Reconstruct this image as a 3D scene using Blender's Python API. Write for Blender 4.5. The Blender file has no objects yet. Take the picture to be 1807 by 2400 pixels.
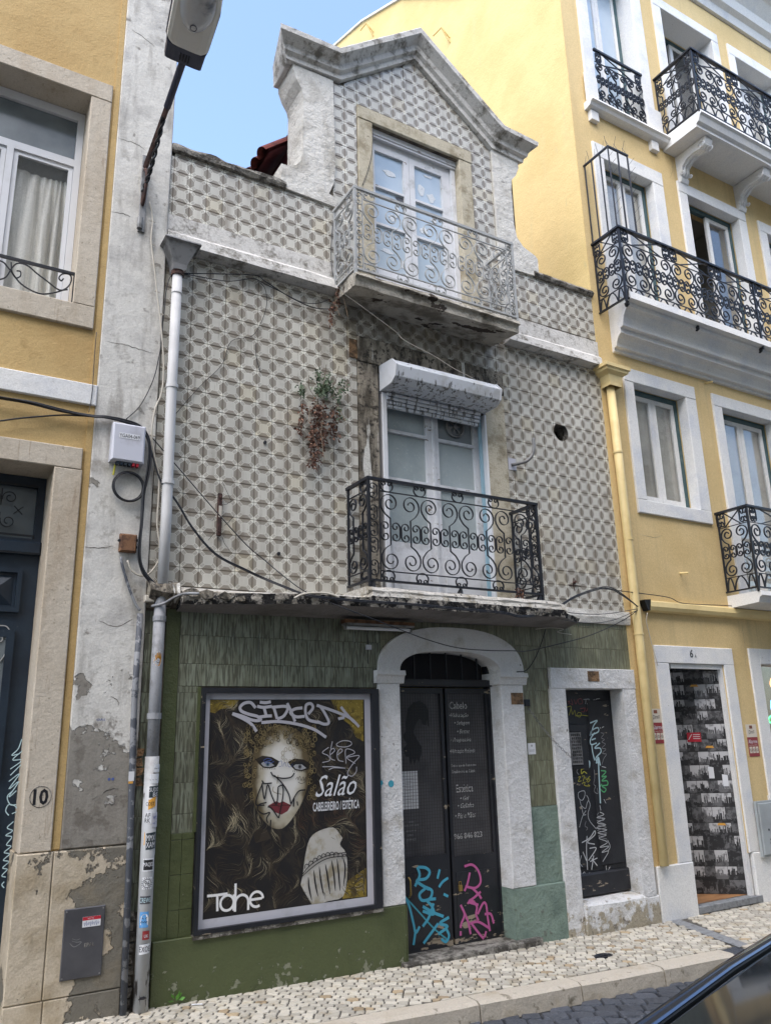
import bpy, math, random
from math import sin, cos, pi, radians
from mathutils import Vector, Matrix, noise
random.seed(7)
S = bpy.context.scene
COL = S.collection
# ---------------------------------------------------------------- camera, sky, sun, exposure
F = 1863.49; CX, CY = 903.5, 1200.0; D = 5.62; EYE = 1.6
RT = Vector((0.85998352, -0.50974737, -0.02420654))
DN = Vector((0.1176153, 0.24413662, -0.96258192))
FW = Vector((0.49658331, 0.82495753, 0.26990756))
cam = bpy.data.cameras.new('camera'); camo = bpy.data.objects.new('camera', cam); COL.objects.link(camo)
cam.sensor_fit = 'VERTICAL'; cam.sensor_height = 36; cam.lens = F * 36 / 2400
cam.clip_start = 0.05; cam.clip_end = 600
m = Matrix((( RT.x, -DN.x, -FW.x, 0), (RT.y, -DN.y, -FW.y, -D), (RT.z, -DN.z, -FW.z, EYE), (0, 0, 0, 1)))
camo.matrix_world = m
S.camera = camo
SUN_EL, SUN_AZ = radians(56), radians(230)      # azimuth clockwise from +Y
w = bpy.data.worlds.new('World'); S.world = w; w.use_nodes = True
nt = w.node_tree; bg = nt.nodes['Background']
sky = nt.nodes.new('ShaderNodeTexSky'); sky.sky_type = 'NISHITA'; sky.sun_disc = False
sky.sun_elevation = SUN_EL; sky.sun_rotation = SUN_AZ
sky.air_density = 1.0; sky.dust_density = 1.6; sky.ozone_density = 1.0; sky.altitude = 50
nt.links.new(sky.outputs[0], bg.inputs[0]); bg.inputs[1].default_value = 0.15
sl = bpy.data.lights.new('sun', 'SUN'); sl.energy = 1.35; sl.angle = radians(75); sl.color = (1.0, 0.945, 0.86)
so = bpy.data.objects.new('sun', sl); COL.objects.link(so)
sd = Vector((sin(SUN_AZ) * cos(SUN_EL), cos(SUN_AZ) * cos(SUN_EL), sin(SUN_EL)))
so.rotation_euler = sd.to_track_quat('Z', 'Y').to_euler(); so.location = (0, -8, 20)
S.view_settings.view_transform = 'Standard'; S.view_settings.look = 'None'
S.view_settings.exposure = 1.72; S.view_settings.gamma = 1; S.view_settings.use_curve_mapping = False
S.cycles.max_bounces = 8; S.cycles.transparent_max_bounces = 12

# ---------------------------------------------------------------- survey: a point seen in the photograph -> its place on a real plane
CR = dict(n=(0, 0, 1.0), z1=(0, 0, 2.765), z2=(600, 0, 2.765), z3=(1200, 0, 2.743), z4=(0, 800, 2.765), z5=(600, 800, 2.765),
          z6=(1200, 800, 2.743), z7=(0, 1600, 2.765), z8=(600, 1600, 2.765), z9=(1200, 1600, 2.743), a=(780, 420, 3.62),
          b=(800, 1100, 3.398), c=(1360, 80, 3.725), d=(1360, 480, 3.725), g=(330, 1400, 5.53), h=(1600, 2000, 5.53), k=(300, 0, 3.95),
          p=(480, 1600, 4.061), s=(260, 1850, 4.514), dr=(900, 1600, 4.809), sd=(1290, 1600, 4.174), y=(1540, 1540, 3.685))
def ray(c, x, y):
    o = CR[c]
    return RT * ((o[0] + x / o[2] - CX) / F) + DN * ((o[1] + y / o[2] - CY) / F) + FW
def W(c, x, y, Y=0.0):
    r = ray(c, x, y); t = (D + Y) / r.y
    return Vector((r.x * t, Y, EYE + r.z * t))
def WX(c, pts, Y=0.0):
    return [(lambda q: (q.x, q.z))(W(c, x, y, Y)) for x, y in pts]

# ---------------------------------------------------------------- objects
def setp(o, label=None, cat=None, group=None, kind=None):
    if label: o['label'] = label
    if cat: o['category'] = cat
    if group: o['group'] = group
    if kind: o['kind'] = kind
    return o
def thing(name, loc, label, cat, group=None):
    o = bpy.data.objects.new(name, None); COL.objects.link(o); o.location = loc; o.empty_display_size = 0.2
    return setp(o, label, cat, group)
def link(name, me, mat=None, parent=None, loc=None, label=None, kind=None):
    o = bpy.data.objects.new(name, me); COL.objects.link(o)
    if mat and len(me.materials) == 0: me.materials.append(mat)
    if loc is not None: o.location = loc
    if parent is not None:
        o.parent = parent
        o.matrix_parent_inverse = Matrix.Translation(-parent.location)
    return setp(o, label=label, kind=kind)
class MB:
    def __init__(s): s.v = []; s.f = []; s.uv = {}; s.t = {}
    def quad(s, *p, uv=None, t=None):
        i = len(s.v); s.v += [tuple(q) for q in p]; s.f.append(tuple(range(i, i + len(p))))
        if uv: s.uv[len(s.f) - 1] = uv
        if t is not None: s.t[len(s.f) - 1] = t
    def box(s, x0, x1, y0, y1, z0, z1, b=0.0, t=None):
        if b:
            pts = []
            for z in (z0, z1):
                for (x, y) in ((x0, y0), (x1, y0), (x1, y1), (x0, y1)): pts.append((x, y, z))
            # chamfer the front (-Y) rim
            A = [(x0 + b, y0, z0 + b), (x1 - b, y0, z0 + b), (x1 - b, y0, z1 - b), (x0 + b, y0, z1 - b)]
            B = [(x0, y0 + b, z0), (x1, y0 + b, z0), (x1, y0 + b, z1), (x0, y0 + b, z1)]
            C = [(x0, y1, z0), (x1, y1, z0), (x1, y1, z1), (x0, y1, z1)]
            i = len(s.v); s.v += A + B + C
            s.f.append((i, i + 1, i + 2, i + 3))
            for k in range(4):
                l = (k + 1) % 4
                s.f.append((i + 4 + k, i + 4 + l, i + l, i + k)); s.f.append((i + 8 + k, i + 8 + l, i + 4 + l, i + 4 + k))
            s.f.append((i + 11, i + 10, i + 9, i + 8))
        else:
            i = len(s.v)
            s.v += [(x0, y0, z0), (x1, y0, z0), (x1, y1, z0), (x0, y1, z0), (x0, y0, z1), (x1, y0, z1), (x1, y1, z1), (x0, y1, z1)]
            for q in ((3, 2, 1, 0), (4, 5, 6, 7), (0, 1, 5, 4), (1, 2, 6, 5), (2, 3, 7, 6), (3, 0, 4, 7)): s.f.append(tuple(i + k for k in q))
        return s
    def prism(s, poly, y0, y1, t=None):          # poly: (x, z) list, front at y0
        a = sum(poly[i][0] * poly[(i + 1) % len(poly)][1] - poly[(i + 1) % len(poly)][0] * poly[i][1] for i in range(len(poly)))
        if a < 0: poly = poly[::-1]
        n = len(poly); i = len(s.v)
        s.v += [(x, y0, z) for x, z in poly] + [(x, y1, z) for x, z in poly]
        s.f.append(tuple(range(i, i + n)))
        s.f.append(tuple(range(i + 2 * n - 1, i + n - 1, -1)))
        for k in range(n):
            l = (k + 1) % n; s.f.append((i + n + k, i + n + l, i + l, i + k))
        return s
    def prismx(s, poly, x0, x1):                 # poly: (y, z) list swept along X
        n = len(poly); i = len(s.v)
        s.v += [(x0, y, z) for y, z in poly] + [(x1, y, z) for y, z in poly]
        s.f.append(tuple(range(i + n - 1, i - 1, -1))); s.f.append(tuple(range(i + n, i + 2 * n)))
        for k in range(n):
            l = (k + 1) % n; s.f.append((i + k, i + l, i + n + l, i + n + k))
        return s
    def tube(s, path, r, n=8, rr=None):
        P = [Vector(p) for p in path]; i0 = len(s.v); up = Vector((0.13, 0.31, 0.94)).normalized(); prev = None
        for k, p in enumerate(P):
            d = (P[min(k + 1, len(P) - 1)] - P[max(k - 1, 0)]).normalized()
            if prev is None: u = d.cross(up).normalized() if abs(d.dot(up)) < 0.98 else d.cross(Vector((1, 0, 0))).normalized()
            else:
                u = (prev - d * prev.dot(d)); u = u.normalized() if u.length > 1e-6 else d.orthogonal().normalized()
            prev = u; v = d.cross(u)
            q = r if rr is None else rr[k]
            for j in range(n):
                a = 2 * pi * j / n; s.v.append(tuple(p + (u * cos(a) + v * sin(a)) * q))
        for k in range(len(P) - 1):
            for j in range(n):
                l = (j + 1) % n; a = i0 + k * n; s.f.append((a + j, a + n + j, a + n + l, a + l))
        s.f.append(tuple(i0 + j for j in range(n))); a = i0 + (len(P) - 1) * n; s.f.append(tuple(a + j for j in range(n - 1, -1, -1)))
        return s
    def bar(s, path, w, y0, y1, plane='xz', const=None):   # flat bar bent in a plane, w = width in plane
        n = len(path); L = []; R = []
        for k in range(n):
            a = path[max(k - 1, 0)]; b = path[min(k + 1, n - 1)]
            dx, dz = b[0] - a[0], b[1] - a[1]; l = math.hypot(dx, dz) or 1
            nx, nz = -dz / l * w / 2, dx / l * w / 2
            L.append((path[k][0] + nx, path[k][1] + nz)); R.append((path[k][0] - nx, path[k][1] - nz))
        i = len(s.v)
        def P(q, y): return (q[0], y, q[1]) if plane == 'xz' else (y, q[0], q[1])
        for k in range(n): s.v += [P(L[k], y0), P(R[k], y0), P(R[k], y1), P(L[k], y1)]
        for k in range(n - 1):
            a = i + 4 * k
            for j in range(4):
                l = (j + 1) % 4; s.f.append((a + j, a + l, a + 4 + l, a + 4 + j))
        s.f.append((i, i + 3, i + 2, i + 1)); a = i + 4 * (n - 1); s.f.append((a, a + 1, a + 2, a + 3))
        return s
    def ribbon(s, path, w, y, taper=False):       # paint stroke lying on a wall plane, faces -Y
        n = len(path); i = len(s.v)
        for k in range(n):
            a = path[max(k - 1, 0)]; b = path[min(k + 1, n - 1)]
            dx, dz = b[0] - a[0], b[1] - a[1]; l = math.hypot(dx, dz) or 1
            q = w / 2 * ((sin(pi * (k + .35) / (n - .3)) ** 0.6) if taper else 1)
            nx, nz = -dz / l * q, dx / l * q
            s.v += [(path[k][0] + nx, y, path[k][1] + nz), (path[k][0] - nx, y, path[k][1] - nz)]
        for k in range(n - 1): a = i + 2 * k; s.f.append((a, a + 1, a + 3, a + 2))
        return s
    def disc(s, cx, cz, r, y, n=14, rz=None):
        i = len(s.v); rz = rz or r
        s.v += [(cx + r * cos(2 * pi * k / n), y, cz + rz * sin(2 * pi * k / n)) for k in range(n)]; s.f.append(tuple(range(i, i + n))); return s
    def cyl(s, c, ax, r, l, n=12, r2=None):
        c = Vector(c); a = Vector(ax).normalized(); return s.tube([c, c + a * l], r, n, rr=[r, r if r2 is None else r2])
    def ring(s, c, r, tr, axis='y', n=24, m=6, arc=(0, 2 * pi)):
        P = []
        for k in range(n + 1):
            t = arc[0] + (arc[1] - arc[0]) * k / n
            P.append((c[0] + r * cos(t), c[1], c[2] + r * sin(t)) if axis == 'y' else (c[0] + r * cos(t), c[1] + r * sin(t), c[2]))
        return s.tube(P, tr, m)
    def plate(s, x0, x1, z0, z1, holes, y0, y1):
        xs = sorted(set([x0, x1] + [min(max(h[k], x0), x1) for h in holes for k in (0, 1)]))
        zs = sorted(set([z0, z1] + [min(max(h[k], z0), z1) for h in holes for k in (2, 3)]))
        def solid(i, j):
            if i < 0 or j < 0 or i >= len(xs) - 1 or j >= len(zs) - 1: return False
            cx = (xs[i] + xs[i + 1]) / 2; cz = (zs[j] + zs[j + 1]) / 2
            return not any(h[0] < cx < h[1] and h[2] < cz < h[3] for h in holes)
        for i in range(len(xs) - 1):
            for j in range(len(zs) - 1):
                if not solid(i, j): continue
                a, b, c, d = xs[i], xs[i + 1], zs[j], zs[j + 1]
                s.quad((a, y0, c), (b, y0, c), (b, y0, d), (a, y0, d)); s.quad((a, y1, d), (b, y1, d), (b, y1, c), (a, y1, c))
                if not solid(i - 1, j): s.quad((a, y1, c), (a, y0, c), (a, y0, d), (a, y1, d))
                if not solid(i + 1, j): s.quad((b, y0, c), (b, y1, c), (b, y1, d), (b, y0, d))
                if not solid(i, j - 1): s.quad((a, y0, c), (a, y1, c), (b, y1, c), (b, y0, c))
                if not solid(i, j + 1): s.quad((a, y1, d), (a, y0, d), (b, y0, d), (b, y1, d))
        return s
    def mesh(s, name='mesh', smooth=False, tint=None, merge=False):
        me = bpy.data.meshes.new(name); me.from_pydata(s.v, [], s.f)
        if s.uv:
            ul = me.uv_layers.new(name='UVMap')
            for fi, uv in s.uv.items():
                pl = me.polygons[fi]
                for k, li in enumerate(pl.loop_indices): ul.data[li].uv = uv[k]
        if s.t or tint is not None:
            at = me.attributes.new('tint', 'FLOAT', 'FACE')
            at.data.foreach_set('value', [s.t.get(i, tint if tint is not None else 0.5) for i in range(len(s.f))])
        if smooth: me.polygons.foreach_set('use_smooth', [True] * len(me.polygons))
        me.update(); return me
    def ob(s, name, mat, parent=None, label=None, kind=None, smooth=False, tint=None, loc=None, bevel=0):
        o = link(name, s.mesh(name, smooth, tint), mat, parent, loc, label, kind)
        if bevel:
            b = o.modifiers.new('bevel', 'BEVEL'); b.width = bevel; b.segments = 2; b.limit_method = 'ANGLE'; b.angle_limit = radians(40)
        return o
def smooth_path(pts, n=6):                        # Catmull-Rom through 2D or 3D points
    P = [Vector(p) for p in pts]
    if len(P) < 3: return [tuple(p) for p in P]
    out = []
    for i in range(len(P) - 1):
        a = P[i - 1] if i else P[0] * 2 - P[1]; b = P[i]; c = P[i + 1]; d = P[i + 2] if i + 2 < len(P) else P[-1] * 2 - P[-2]
        for k in range(n):
            t = k / n; out.append(tuple(0.5 * ((2 * b) + (c - a) * t + (2 * a - 5 * b + 4 * c - d) * t * t + (3 * b - a - 3 * c + d) * t ** 3)))
    out.append(tuple(P[-1])); return out
FONT_CACHE = {}
def text_mesh(body, x, z, h, y, width=None, shear=0.0, rot=0.0, mat=None, name='lettering', parent=None, align='LEFT', offset=0.0, vert=False):
    cu = bpy.data.curves.new('t', 'FONT'); cu.body = body; cu.size = 1.0; cu.shear = shear; cu.resolution_u = 2; cu.offset = offset
    t = bpy.data.objects.new('t', cu); COL.objects.link(t)
    dg = bpy.context.evaluated_depsgraph_get(); me = bpy.data.meshes.new_from_object(t.evaluated_get(dg))
    bpy.data.objects.remove(t); bpy.data.curves.remove(cu)
    xs = [v.co.x for v in me.vertices]; ys = [v.co.y for v in me.vertices]
    if not xs: return None
    x0, x1, y0, y1 = min(xs), max(xs), min(ys), max(ys)
    sz = h / (y1 - y0); sx = sz if width is None else width / (x1 - x0)
    W_ = (x1 - x0) * sx; off = {'LEFT': 0, 'CENTER': -W_ / 2, 'RIGHT': -W_}[align]
    c, s_ = cos(rot), sin(rot)
    for v in me.vertices:
        a = (v.co.x - x0) * sx + off; b = (v.co.y - y0) * sz
        v.co = (x + a * c - b * s_, y, z + a * s_ + b * c)
    me.materials.clear(); me.name = name
    return link(name, me, mat, parent)
# ---------------------------------------------------------------- materials
def srgb(r, g, b, k=1.0):
    f = lambda c: ((c / 255) / 12.92 if c / 255 <= 0.04045 else ((c / 255 + 0.055) / 1.055) ** 2.4) * k
    return (f(r), f(g), f(b), 1)
class NT:
    def __init__(s, name):
        s.m = bpy.data.materials.new(name); s.m.use_nodes = True; s.n = s.m.node_tree.nodes; s.l = s.m.node_tree.links
        s.b = s.n['Principled BSDF']; s.tc = None
    def node(s, t, **k):
        n = s.n.new(t)
        for a, b in k.items(): setattr(n, a, b)
        return n
    def put(s, sock, v):
        if hasattr(v, 'is_linked') or isinstance(v, bpy.types.NodeSocket): s.l.new(v, sock)
        else: sock.default_value = v
    def math(s, op, a, b=0.0, c=0.0, clamp=False):
        n = s.node('ShaderNodeMath', operation=op); n.use_clamp = clamp
        s.put(n.inputs[0], a); s.put(n.inputs[1], b)
        if op in ('MULTIPLY_ADD', 'COMPARE', 'SMOOTH_MIN'): s.put(n.inputs[2], c)
        return n.outputs[0]
    def obj(s):
        if not s.tc: s.tc = s.node('ShaderNodeTexCoord')
        return s.tc.outputs['Object']
    def uv(s):
        if not s.tc: s.tc = s.node('ShaderNodeTexCoord')
        return s.tc.outputs['UV']
    def pos(s):
        return s.node('ShaderNodeNewGeometry').outputs['Position']
    def noise(s, scale, detail=4, rough=0.55, stretch=None, vec=None, dist=0.0):
        v = vec or s.pos()
        if stretch:
            mp = s.node('ShaderNodeMapping'); mp.inputs['Scale'].default_value = stretch; s.l.new(v, mp.inputs[0]); v = mp.outputs[0]
        n = s.node('ShaderNodeTexNoise'); s.l.new(v, n.inputs['Vector']); n.inputs['Scale'].default_value = scale
        n.inputs['Detail'].default_value = detail; n.inputs['Roughness'].default_value = rough; n.inputs['Distortion'].default_value = dist
        return n.outputs[0]
    def rng(s, v, a, b, c=0.0, d=1.0, smooth=True):
        n = s.node('ShaderNodeMapRange'); n.interpolation_type = 'SMOOTHSTEP' if smooth else 'LINEAR'
        s.put(n.inputs[0], v)
        for i, q in enumerate((a, b, c, d)): n.inputs[i + 1].default_value = q
        return n.outputs[0]
    def mix(s, f, a, b, mode='MIX'):
        n = s.node('ShaderNodeMix', data_type='RGBA', blend_type=mode)
        s.put(n.inputs[0], f); s.put(n.inputs[6], a); s.put(n.inputs[7], b); return n.outputs[2]
    def sep(s, v):
        n = s.node('ShaderNodeSeparateXYZ'); s.l.new(v, n.inputs[0]); return n.outputs
    def attr(s, name):
        n = s.node('ShaderNodeAttribute'); n.attribute_name = name; return n.outputs['Fac']
def mat(name, col, rough=0.85, layers=(), bump=None, metal=0.0, tint=0.0, spec=0.5, bumps=()):
    """layers: dicts col, scale, lo, hi, [amt, stretch, z=(z0,z1,k), x=(x0,x1,k), detail, dist]"""
    t = NT(name); c = col; hh = []
    for L in layers:
        n = t.noise(L['scale'], L.get('detail', 5), L.get('rough', 0.6), L.get('stretch'), dist=L.get('dist', 0.0))
        for ax, i in (('z', 2), ('x', 0)):
            if ax in L:
                z0, z1, k = L[ax]; g = t.rng(t.sep(t.pos())[i], z0, z1, 0, 1, False); n = t.math('ADD', n, t.math('MULTIPLY', g, k))
        f = t.rng(n, L['lo'], L['hi'])
        if L.get('amt', 1) != 1: f = t.math('MULTIPLY', f, L['amt'])
        c = t.mix(f, c, L['col'])
        if 'h' in L: hh.append((f, L['h']))
    if rough >= .74:      # fine mineral grain
        gr = t.rng(t.noise(85, 3, .7), .3, .7, .86, 1.1, False); gc = t.node('ShaderNodeCombineXYZ')
        for i in range(3): t.l.new(gr, gc.inputs[i])
        c = t.mix(1.0, c, gc.outputs[0], 'MULTIPLY')
    if tint:
        a = t.attr('tint'); v = t.math('MULTIPLY_ADD', a, 2 * tint, 1 - tint)
        cb = t.node('ShaderNodeCombineXYZ')
        for i in range(3): t.l.new(v, cb.inputs[i])
        c = t.mix(1.0, c, cb.outputs[0], 'MULTIPLY')
    t.put(t.b.inputs['Base Color'], c)
    t.b.inputs['Roughness'].default_value = rough; t.b.inputs['Metallic'].default_value = metal
    t.b.inputs['Specular IOR Level'].default_value = spec
    bl = list(bumps) + ([bump] if bump else [])
    prev = None
    for q in bl:
        sc, st, di = q[:3]; n = t.noise(sc, 6, 0.65, q[3] if len(q) > 3 else None)
        b = t.node('ShaderNodeBump'); b.inputs['Strength'].default_value = min(1, st * 1.3); b.inputs['Distance'].default_value = di * 1.8
        t.l.new(n, b.inputs['Height'])
        if prev: t.l.new(prev, b.inputs['Normal'])
        prev = b.outputs[0]
    for f, d in hh:          # flaked layers sit lower than the sound surface
        b = t.node('ShaderNodeBump'); b.invert = True; b.inputs['Strength'].default_value = 1; b.inputs['Distance'].default_value = d; t.l.new(f, b.inputs['Height'])
        if prev: t.l.new(prev, b.inputs['Normal'])
        prev = b.outputs[0]
    if prev: t.l.new(prev, t.b.inputs['Normal'])
    return t.m
def glassy(name, tint=(0.8, 0.85, 0.86, 1), dirt=0.12, rough=0.02, dirtcol=(0.5, 0.52, 0.52, 1), refl=1.2):
    t = NT(name); t.n.remove(t.b); out = t.n['Material Output']
    tr = t.node('ShaderNodeBsdfTransparent'); tr.inputs[0].default_value = tint
    gl = t.node('ShaderNodeBsdfGlossy'); gl.inputs['Roughness'].default_value = rough
    df = t.node('ShaderNodeBsdfDiffuse'); df.inputs[0].default_value = dirtcol
    fr = t.node('ShaderNodeLayerWeight'); fr.inputs[0].default_value = .5
    f = t.math('MULTIPLY', t.math('MULTIPLY_ADD', t.math('POWER', fr.outputs[1], 4.0), .9, .06), refl, clamp=True)
    a = t.node('ShaderNodeMixShader'); t.l.new(f, a.inputs[0]); t.l.new(tr.outputs[0], a.inputs[1]); t.l.new(gl.outputs[0], a.inputs[2])
    b = t.node('ShaderNodeMixShader'); d = t.rng(t.noise(3.0, 5), 0.35, 0.75, dirt * .5, dirt * 1.5); t.l.new(d, b.inputs[0])
    t.l.new(a.outputs[0], b.inputs[1]); t.l.new(df.outputs[0], b.inputs[2]); t.l.new(b.outputs[0], out.inputs[0]); return t.m

def tile_material():
    t = NT('patterned_glazed_tile'); x, y, _ = t.sep(t.uv())
    a = t.math('ABSOLUTE', t.math('SUBTRACT', x, 0.5)); b = t.math('ABSOLUTE', t.math('SUBTRACT', y, 0.5))
    mx = t.math('MAXIMUM', a, b); sm = t.math('ADD', a, b); df = t.math('ABSOLUTE', t.math('SUBTRACT', a, b))
    lt = lambda p, q: t.math('LESS_THAN', p, q)
    gt = lambda p, q: t.math('GREATER_THAN', p, q)
    octo = t.math('MULTIPLY', lt(mx, 0.275), lt(sm, 0.445))
    band = t.math('MULTIPLY', lt(df, 0.142), gt(sm, 0.445))
    fr1 = t.math('FRACT', t.math('DIVIDE', t.math('SUBTRACT', sm, 0.455), 0.085))
    stroke = t.math('MULTIPLY', t.math('MULTIPLY', lt(fr1, 0.45), lt(df, 0.105)), lt(sm, 0.79))
    fr2 = t.math('FRACT', t.math('DIVIDE', t.math('SUBTRACT', mx, 0.275), 0.056))
    line = t.math('MULTIPLY', lt(fr2, 0.42), lt(mx, 0.485))
    white = srgb(222, 220, 210); octc = srgb(200, 198, 189); mid = srgb(176, 171, 160); dark = srgb(104, 97, 87)
    deep = t.mix(t.rng(mx, 0.40, 0.49), mid, srgb(146, 137, 125))
    c = t.mix(line, deep, dark)
    c = t.mix(band, c, white); c = t.mix(t.math('MULTIPLY', band, stroke), c, dark); c = t.mix(octo, c, white); inner = t.math('MULTIPLY', lt(mx, 0.252), lt(sm, 0.41)); c = t.mix(inner, c, octc)
    # tile to tile shift of the glaze, and grime runs
    wn = t.attr('tint')
    hv = t.node('ShaderNodeHueSaturation'); t.l.new(c, hv.inputs['Color'])
    t.put(hv.inputs['Value'], t.rng(wn, 0, 1, 0.86, 1.06, False)); c = hv.outputs[0]
    warm = t.mix(1.0, c, srgb(236, 226, 200), 'MULTIPLY')
    c = t.mix(t.math('MULTIPLY', t.rng(wn, 0.90, 0.95), 0.45), c, warm)
    run = t.rng(t.noise(5.0, 5, 0.6, (1.6, 1, 0.22)), 0.5, 0.72); c = t.mix(t.math('MULTIPLY', run, 0.5), c, srgb(116, 104, 90))
    run2 = t.rng(t.noise(16, 5, 0.7, (1.8, 1, 0.12)), 0.56, 0.68); c = t.mix(t.math('MULTIPLY', run2, 0.45), c, srgb(96, 84, 72))
    chip = t.rng(t.noise(38, 3, .6), .69, .71); c = t.mix(t.math('MULTIPLY', chip, .8), c, srgb(120, 92, 72))
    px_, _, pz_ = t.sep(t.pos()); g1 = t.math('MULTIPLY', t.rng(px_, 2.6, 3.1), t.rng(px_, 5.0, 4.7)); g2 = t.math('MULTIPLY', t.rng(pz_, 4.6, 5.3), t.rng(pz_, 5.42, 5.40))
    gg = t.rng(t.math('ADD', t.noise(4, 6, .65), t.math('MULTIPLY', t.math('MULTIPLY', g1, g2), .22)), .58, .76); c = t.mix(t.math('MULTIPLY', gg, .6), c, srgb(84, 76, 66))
    pat = t.rng(t.noise(1.1, 5, 0.6), 0.5, 0.75); c = t.mix(t.math('MULTIPLY', pat, 0.35), c, srgb(128, 120, 106))
    t.put(t.b.inputs['Base Color'], c); t.b.inputs['Roughness'].default_value = 0.28
    bp = t.node('ShaderNodeBump'); bp.inputs['Strength'].default_value = 0.25; bp.inputs['Distance'].default_value = 0.004; t.l.new(t.noise(9, 2), bp.inputs['Height'])
    t.l.new(bp.outputs[0], t.b.inputs['Normal']); return t.m
def green_tile_material(base, dark, name, amt=0.95):
    t = NT(name); a = t.attr('tint')
    cb = t.node('ShaderNodeCombineXYZ'); t.l.new(t.math('MULTIPLY', a, 37.0), cb.inputs[0]); t.l.new(t.math('MULTIPLY', a, 11.0), cb.inputs[2])
    ad = t.node('ShaderNodeVectorMath', operation='ADD'); t.l.new(t.pos(), ad.inputs[0]); t.l.new(cb.outputs[0], ad.inputs[1])
    n = t.noise(75, 2.5, 0.5, (1, 1, 0.08), vec=ad.outputs[0], dist=0.6); f = t.rng(n, 0.47, 0.56)
    n2 = t.rng(t.noise(14, 3, 0.5, (1, 1, .4), vec=ad.outputs[0]), 0.45, 0.62)
    c = t.mix(n2, base, (base[0] * 1.3, base[1] * 1.33, base[2] * 1.4, 1)); c = t.mix(t.math('MULTIPLY', f, amt), c, dark)
    g = t.rng(t.noise(2.0, 5), 0.48, 0.7); c = t.mix(t.math('MULTIPLY', g, 0.5), c, (dark[0], dark[1], dark[2], 1))
    t.put(t.b.inputs['Base Color'], c); t.b.inputs['Roughness'].default_value = 0.35
    bp = t.node('ShaderNodeBump'); bp.inputs['Strength'].default_value = 0.4; bp.inputs['Distance'].default_value = 0.003; t.l.new(n, bp.inputs['Height']); bp.invert = True
    t.l.new(bp.outputs[0], t.b.inputs['Normal']); return t.m
soot = srgb(70, 66, 60); lichen = srgb(120, 116, 106)
M = {}
M['tile'] = tile_material()
M['green'] = green_tile_material(srgb(118, 123, 106), srgb(66, 65, 54), 'green_streaked_tile', .72)
M['greenB'] = green_tile_material(srgb(118, 119, 96), srgb(82, 80, 64), 'olive_ribbed_tile', 0.6)
M['bed'] = mat('tile_bed_mortar', srgb(104, 96, 84), 0.95, [dict(col=srgb(62, 56, 50), scale=8, lo=.45, hi=.65)], (60, .4, .003))
M['olive'] = mat('olive_paint', srgb(80, 88, 56), 0.5, [dict(col=srgb(70, 78, 48), scale=2.5, lo=.45, hi=.7), dict(col=srgb(136, 138, 118), scale=17, lo=.70, hi=.715, z=(0.30, -.05, .14), amt=.85, h=.01, detail=8),
      dict(col=srgb(60, 66, 44), scale=4, lo=.6, hi=.75, stretch=(1, 1, .3), amt=.6)], bumps=((7, .35, .02), (70, .3, .003)))
M['teal'] = mat('teal_paint', srgb(122, 140, 128), 0.75, [dict(col=srgb(104, 122, 112), scale=3, lo=.45, hi=.65), dict(col=srgb(92, 92, 84), scale=9, lo=.68, hi=.70, z=(0.5, 0.0, .08), amt=.6)], bumps=((9, .6, .02), (50, .4, .004)))
M['white'] = mat('weathered_white_plaster', srgb(212, 210, 204), 0.92, [dict(col=srgb(176, 172, 164), scale=3, lo=.45, hi=.7), dict(col=soot, scale=7, lo=.6, hi=.68, amt=.55, detail=9, rough=.7), dict(col=srgb(130, 124, 112), scale=2.2, lo=.58, hi=.72, stretch=(1.5, 1, .35), amt=.6)],
      bumps=((12, .55, .02), (60, .4, .004)))
M['doorwhite'] = mat('rough_white_door_surround', srgb(214, 214, 214), 0.92, [dict(col=srgb(178, 174, 166), scale=4, lo=.5, hi=.75), dict(col=srgb(160, 150, 128), scale=9, lo=.64, hi=.72, z=(0.30, -.1, .26), amt=.9, detail=8, rough=.7), dict(col=srgb(96, 88, 74), scale=14, lo=.68, hi=.73, z=(0.3, -.1, .12), amt=.7)],
      bumps=((10, .5, .02), (45, .6, .006)))
M['cornice'] = mat('lichen_stained_cornice', srgb(206, 204, 200), 0.95, [dict(col=srgb(122, 118, 110), scale=6, lo=.48, hi=.64, detail=9, rough=.75, stretch=(1, 1, 1)), dict(col=srgb(58, 54, 50), scale=16, lo=.62, hi=.69, detail=8, rough=.7, amt=.65)], bumps=((14, .4, .01), (50, .5, .003)))
M['cap'] = mat('blackened_cap_mortar', srgb(150, 146, 138), 0.95, [dict(col=srgb(74, 70, 64), scale=9, lo=.42, hi=.58, detail=9, rough=.75)], bumps=((16, .8, .02), (70, .6, .005)))
M['limestone'] = mat('weathered_limestone', srgb(188, 180, 160), 0.9, [dict(col=srgb(150, 140, 118), scale=5, lo=.45, hi=.65), dict(col=srgb(96, 88, 74), scale=22, lo=.6, hi=.7, detail=8, rough=.7, amt=.8)], bumps=((30, .5, .008), (120, .5, .002)))
M['sootstone'] = mat('sooty_limestone', srgb(150, 142, 128), 0.93, [dict(col=srgb(82, 76, 66), scale=5, lo=.42, hi=.6, detail=8, rough=.7, stretch=(1.4, 1, .5)), dict(col=srgb(46, 42, 38), scale=22, lo=.52, hi=.62, detail=8, amt=.9), dict(col=srgb(205, 203, 196), scale=4, lo=.6, hi=.64, stretch=(3, 1, .3))], bumps=((30, .6, .01), (120, .5, .002)))
M['leftstone'] = mat('pale_building_stone', srgb(190, 180, 164), 0.8, [dict(col=srgb(172, 158, 138), scale=3, lo=.45, hi=.7, stretch=(1, 1, .3)), dict(col=srgb(146, 128, 108), scale=12, lo=.6, hi=.72, stretch=(2.5, 1, .2), amt=.6), dict(col=srgb(128, 118, 100), scale=40, lo=.62, hi=.7, amt=.6)], bumps=((18, .3, .01), (90, .35, .002)))
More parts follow.
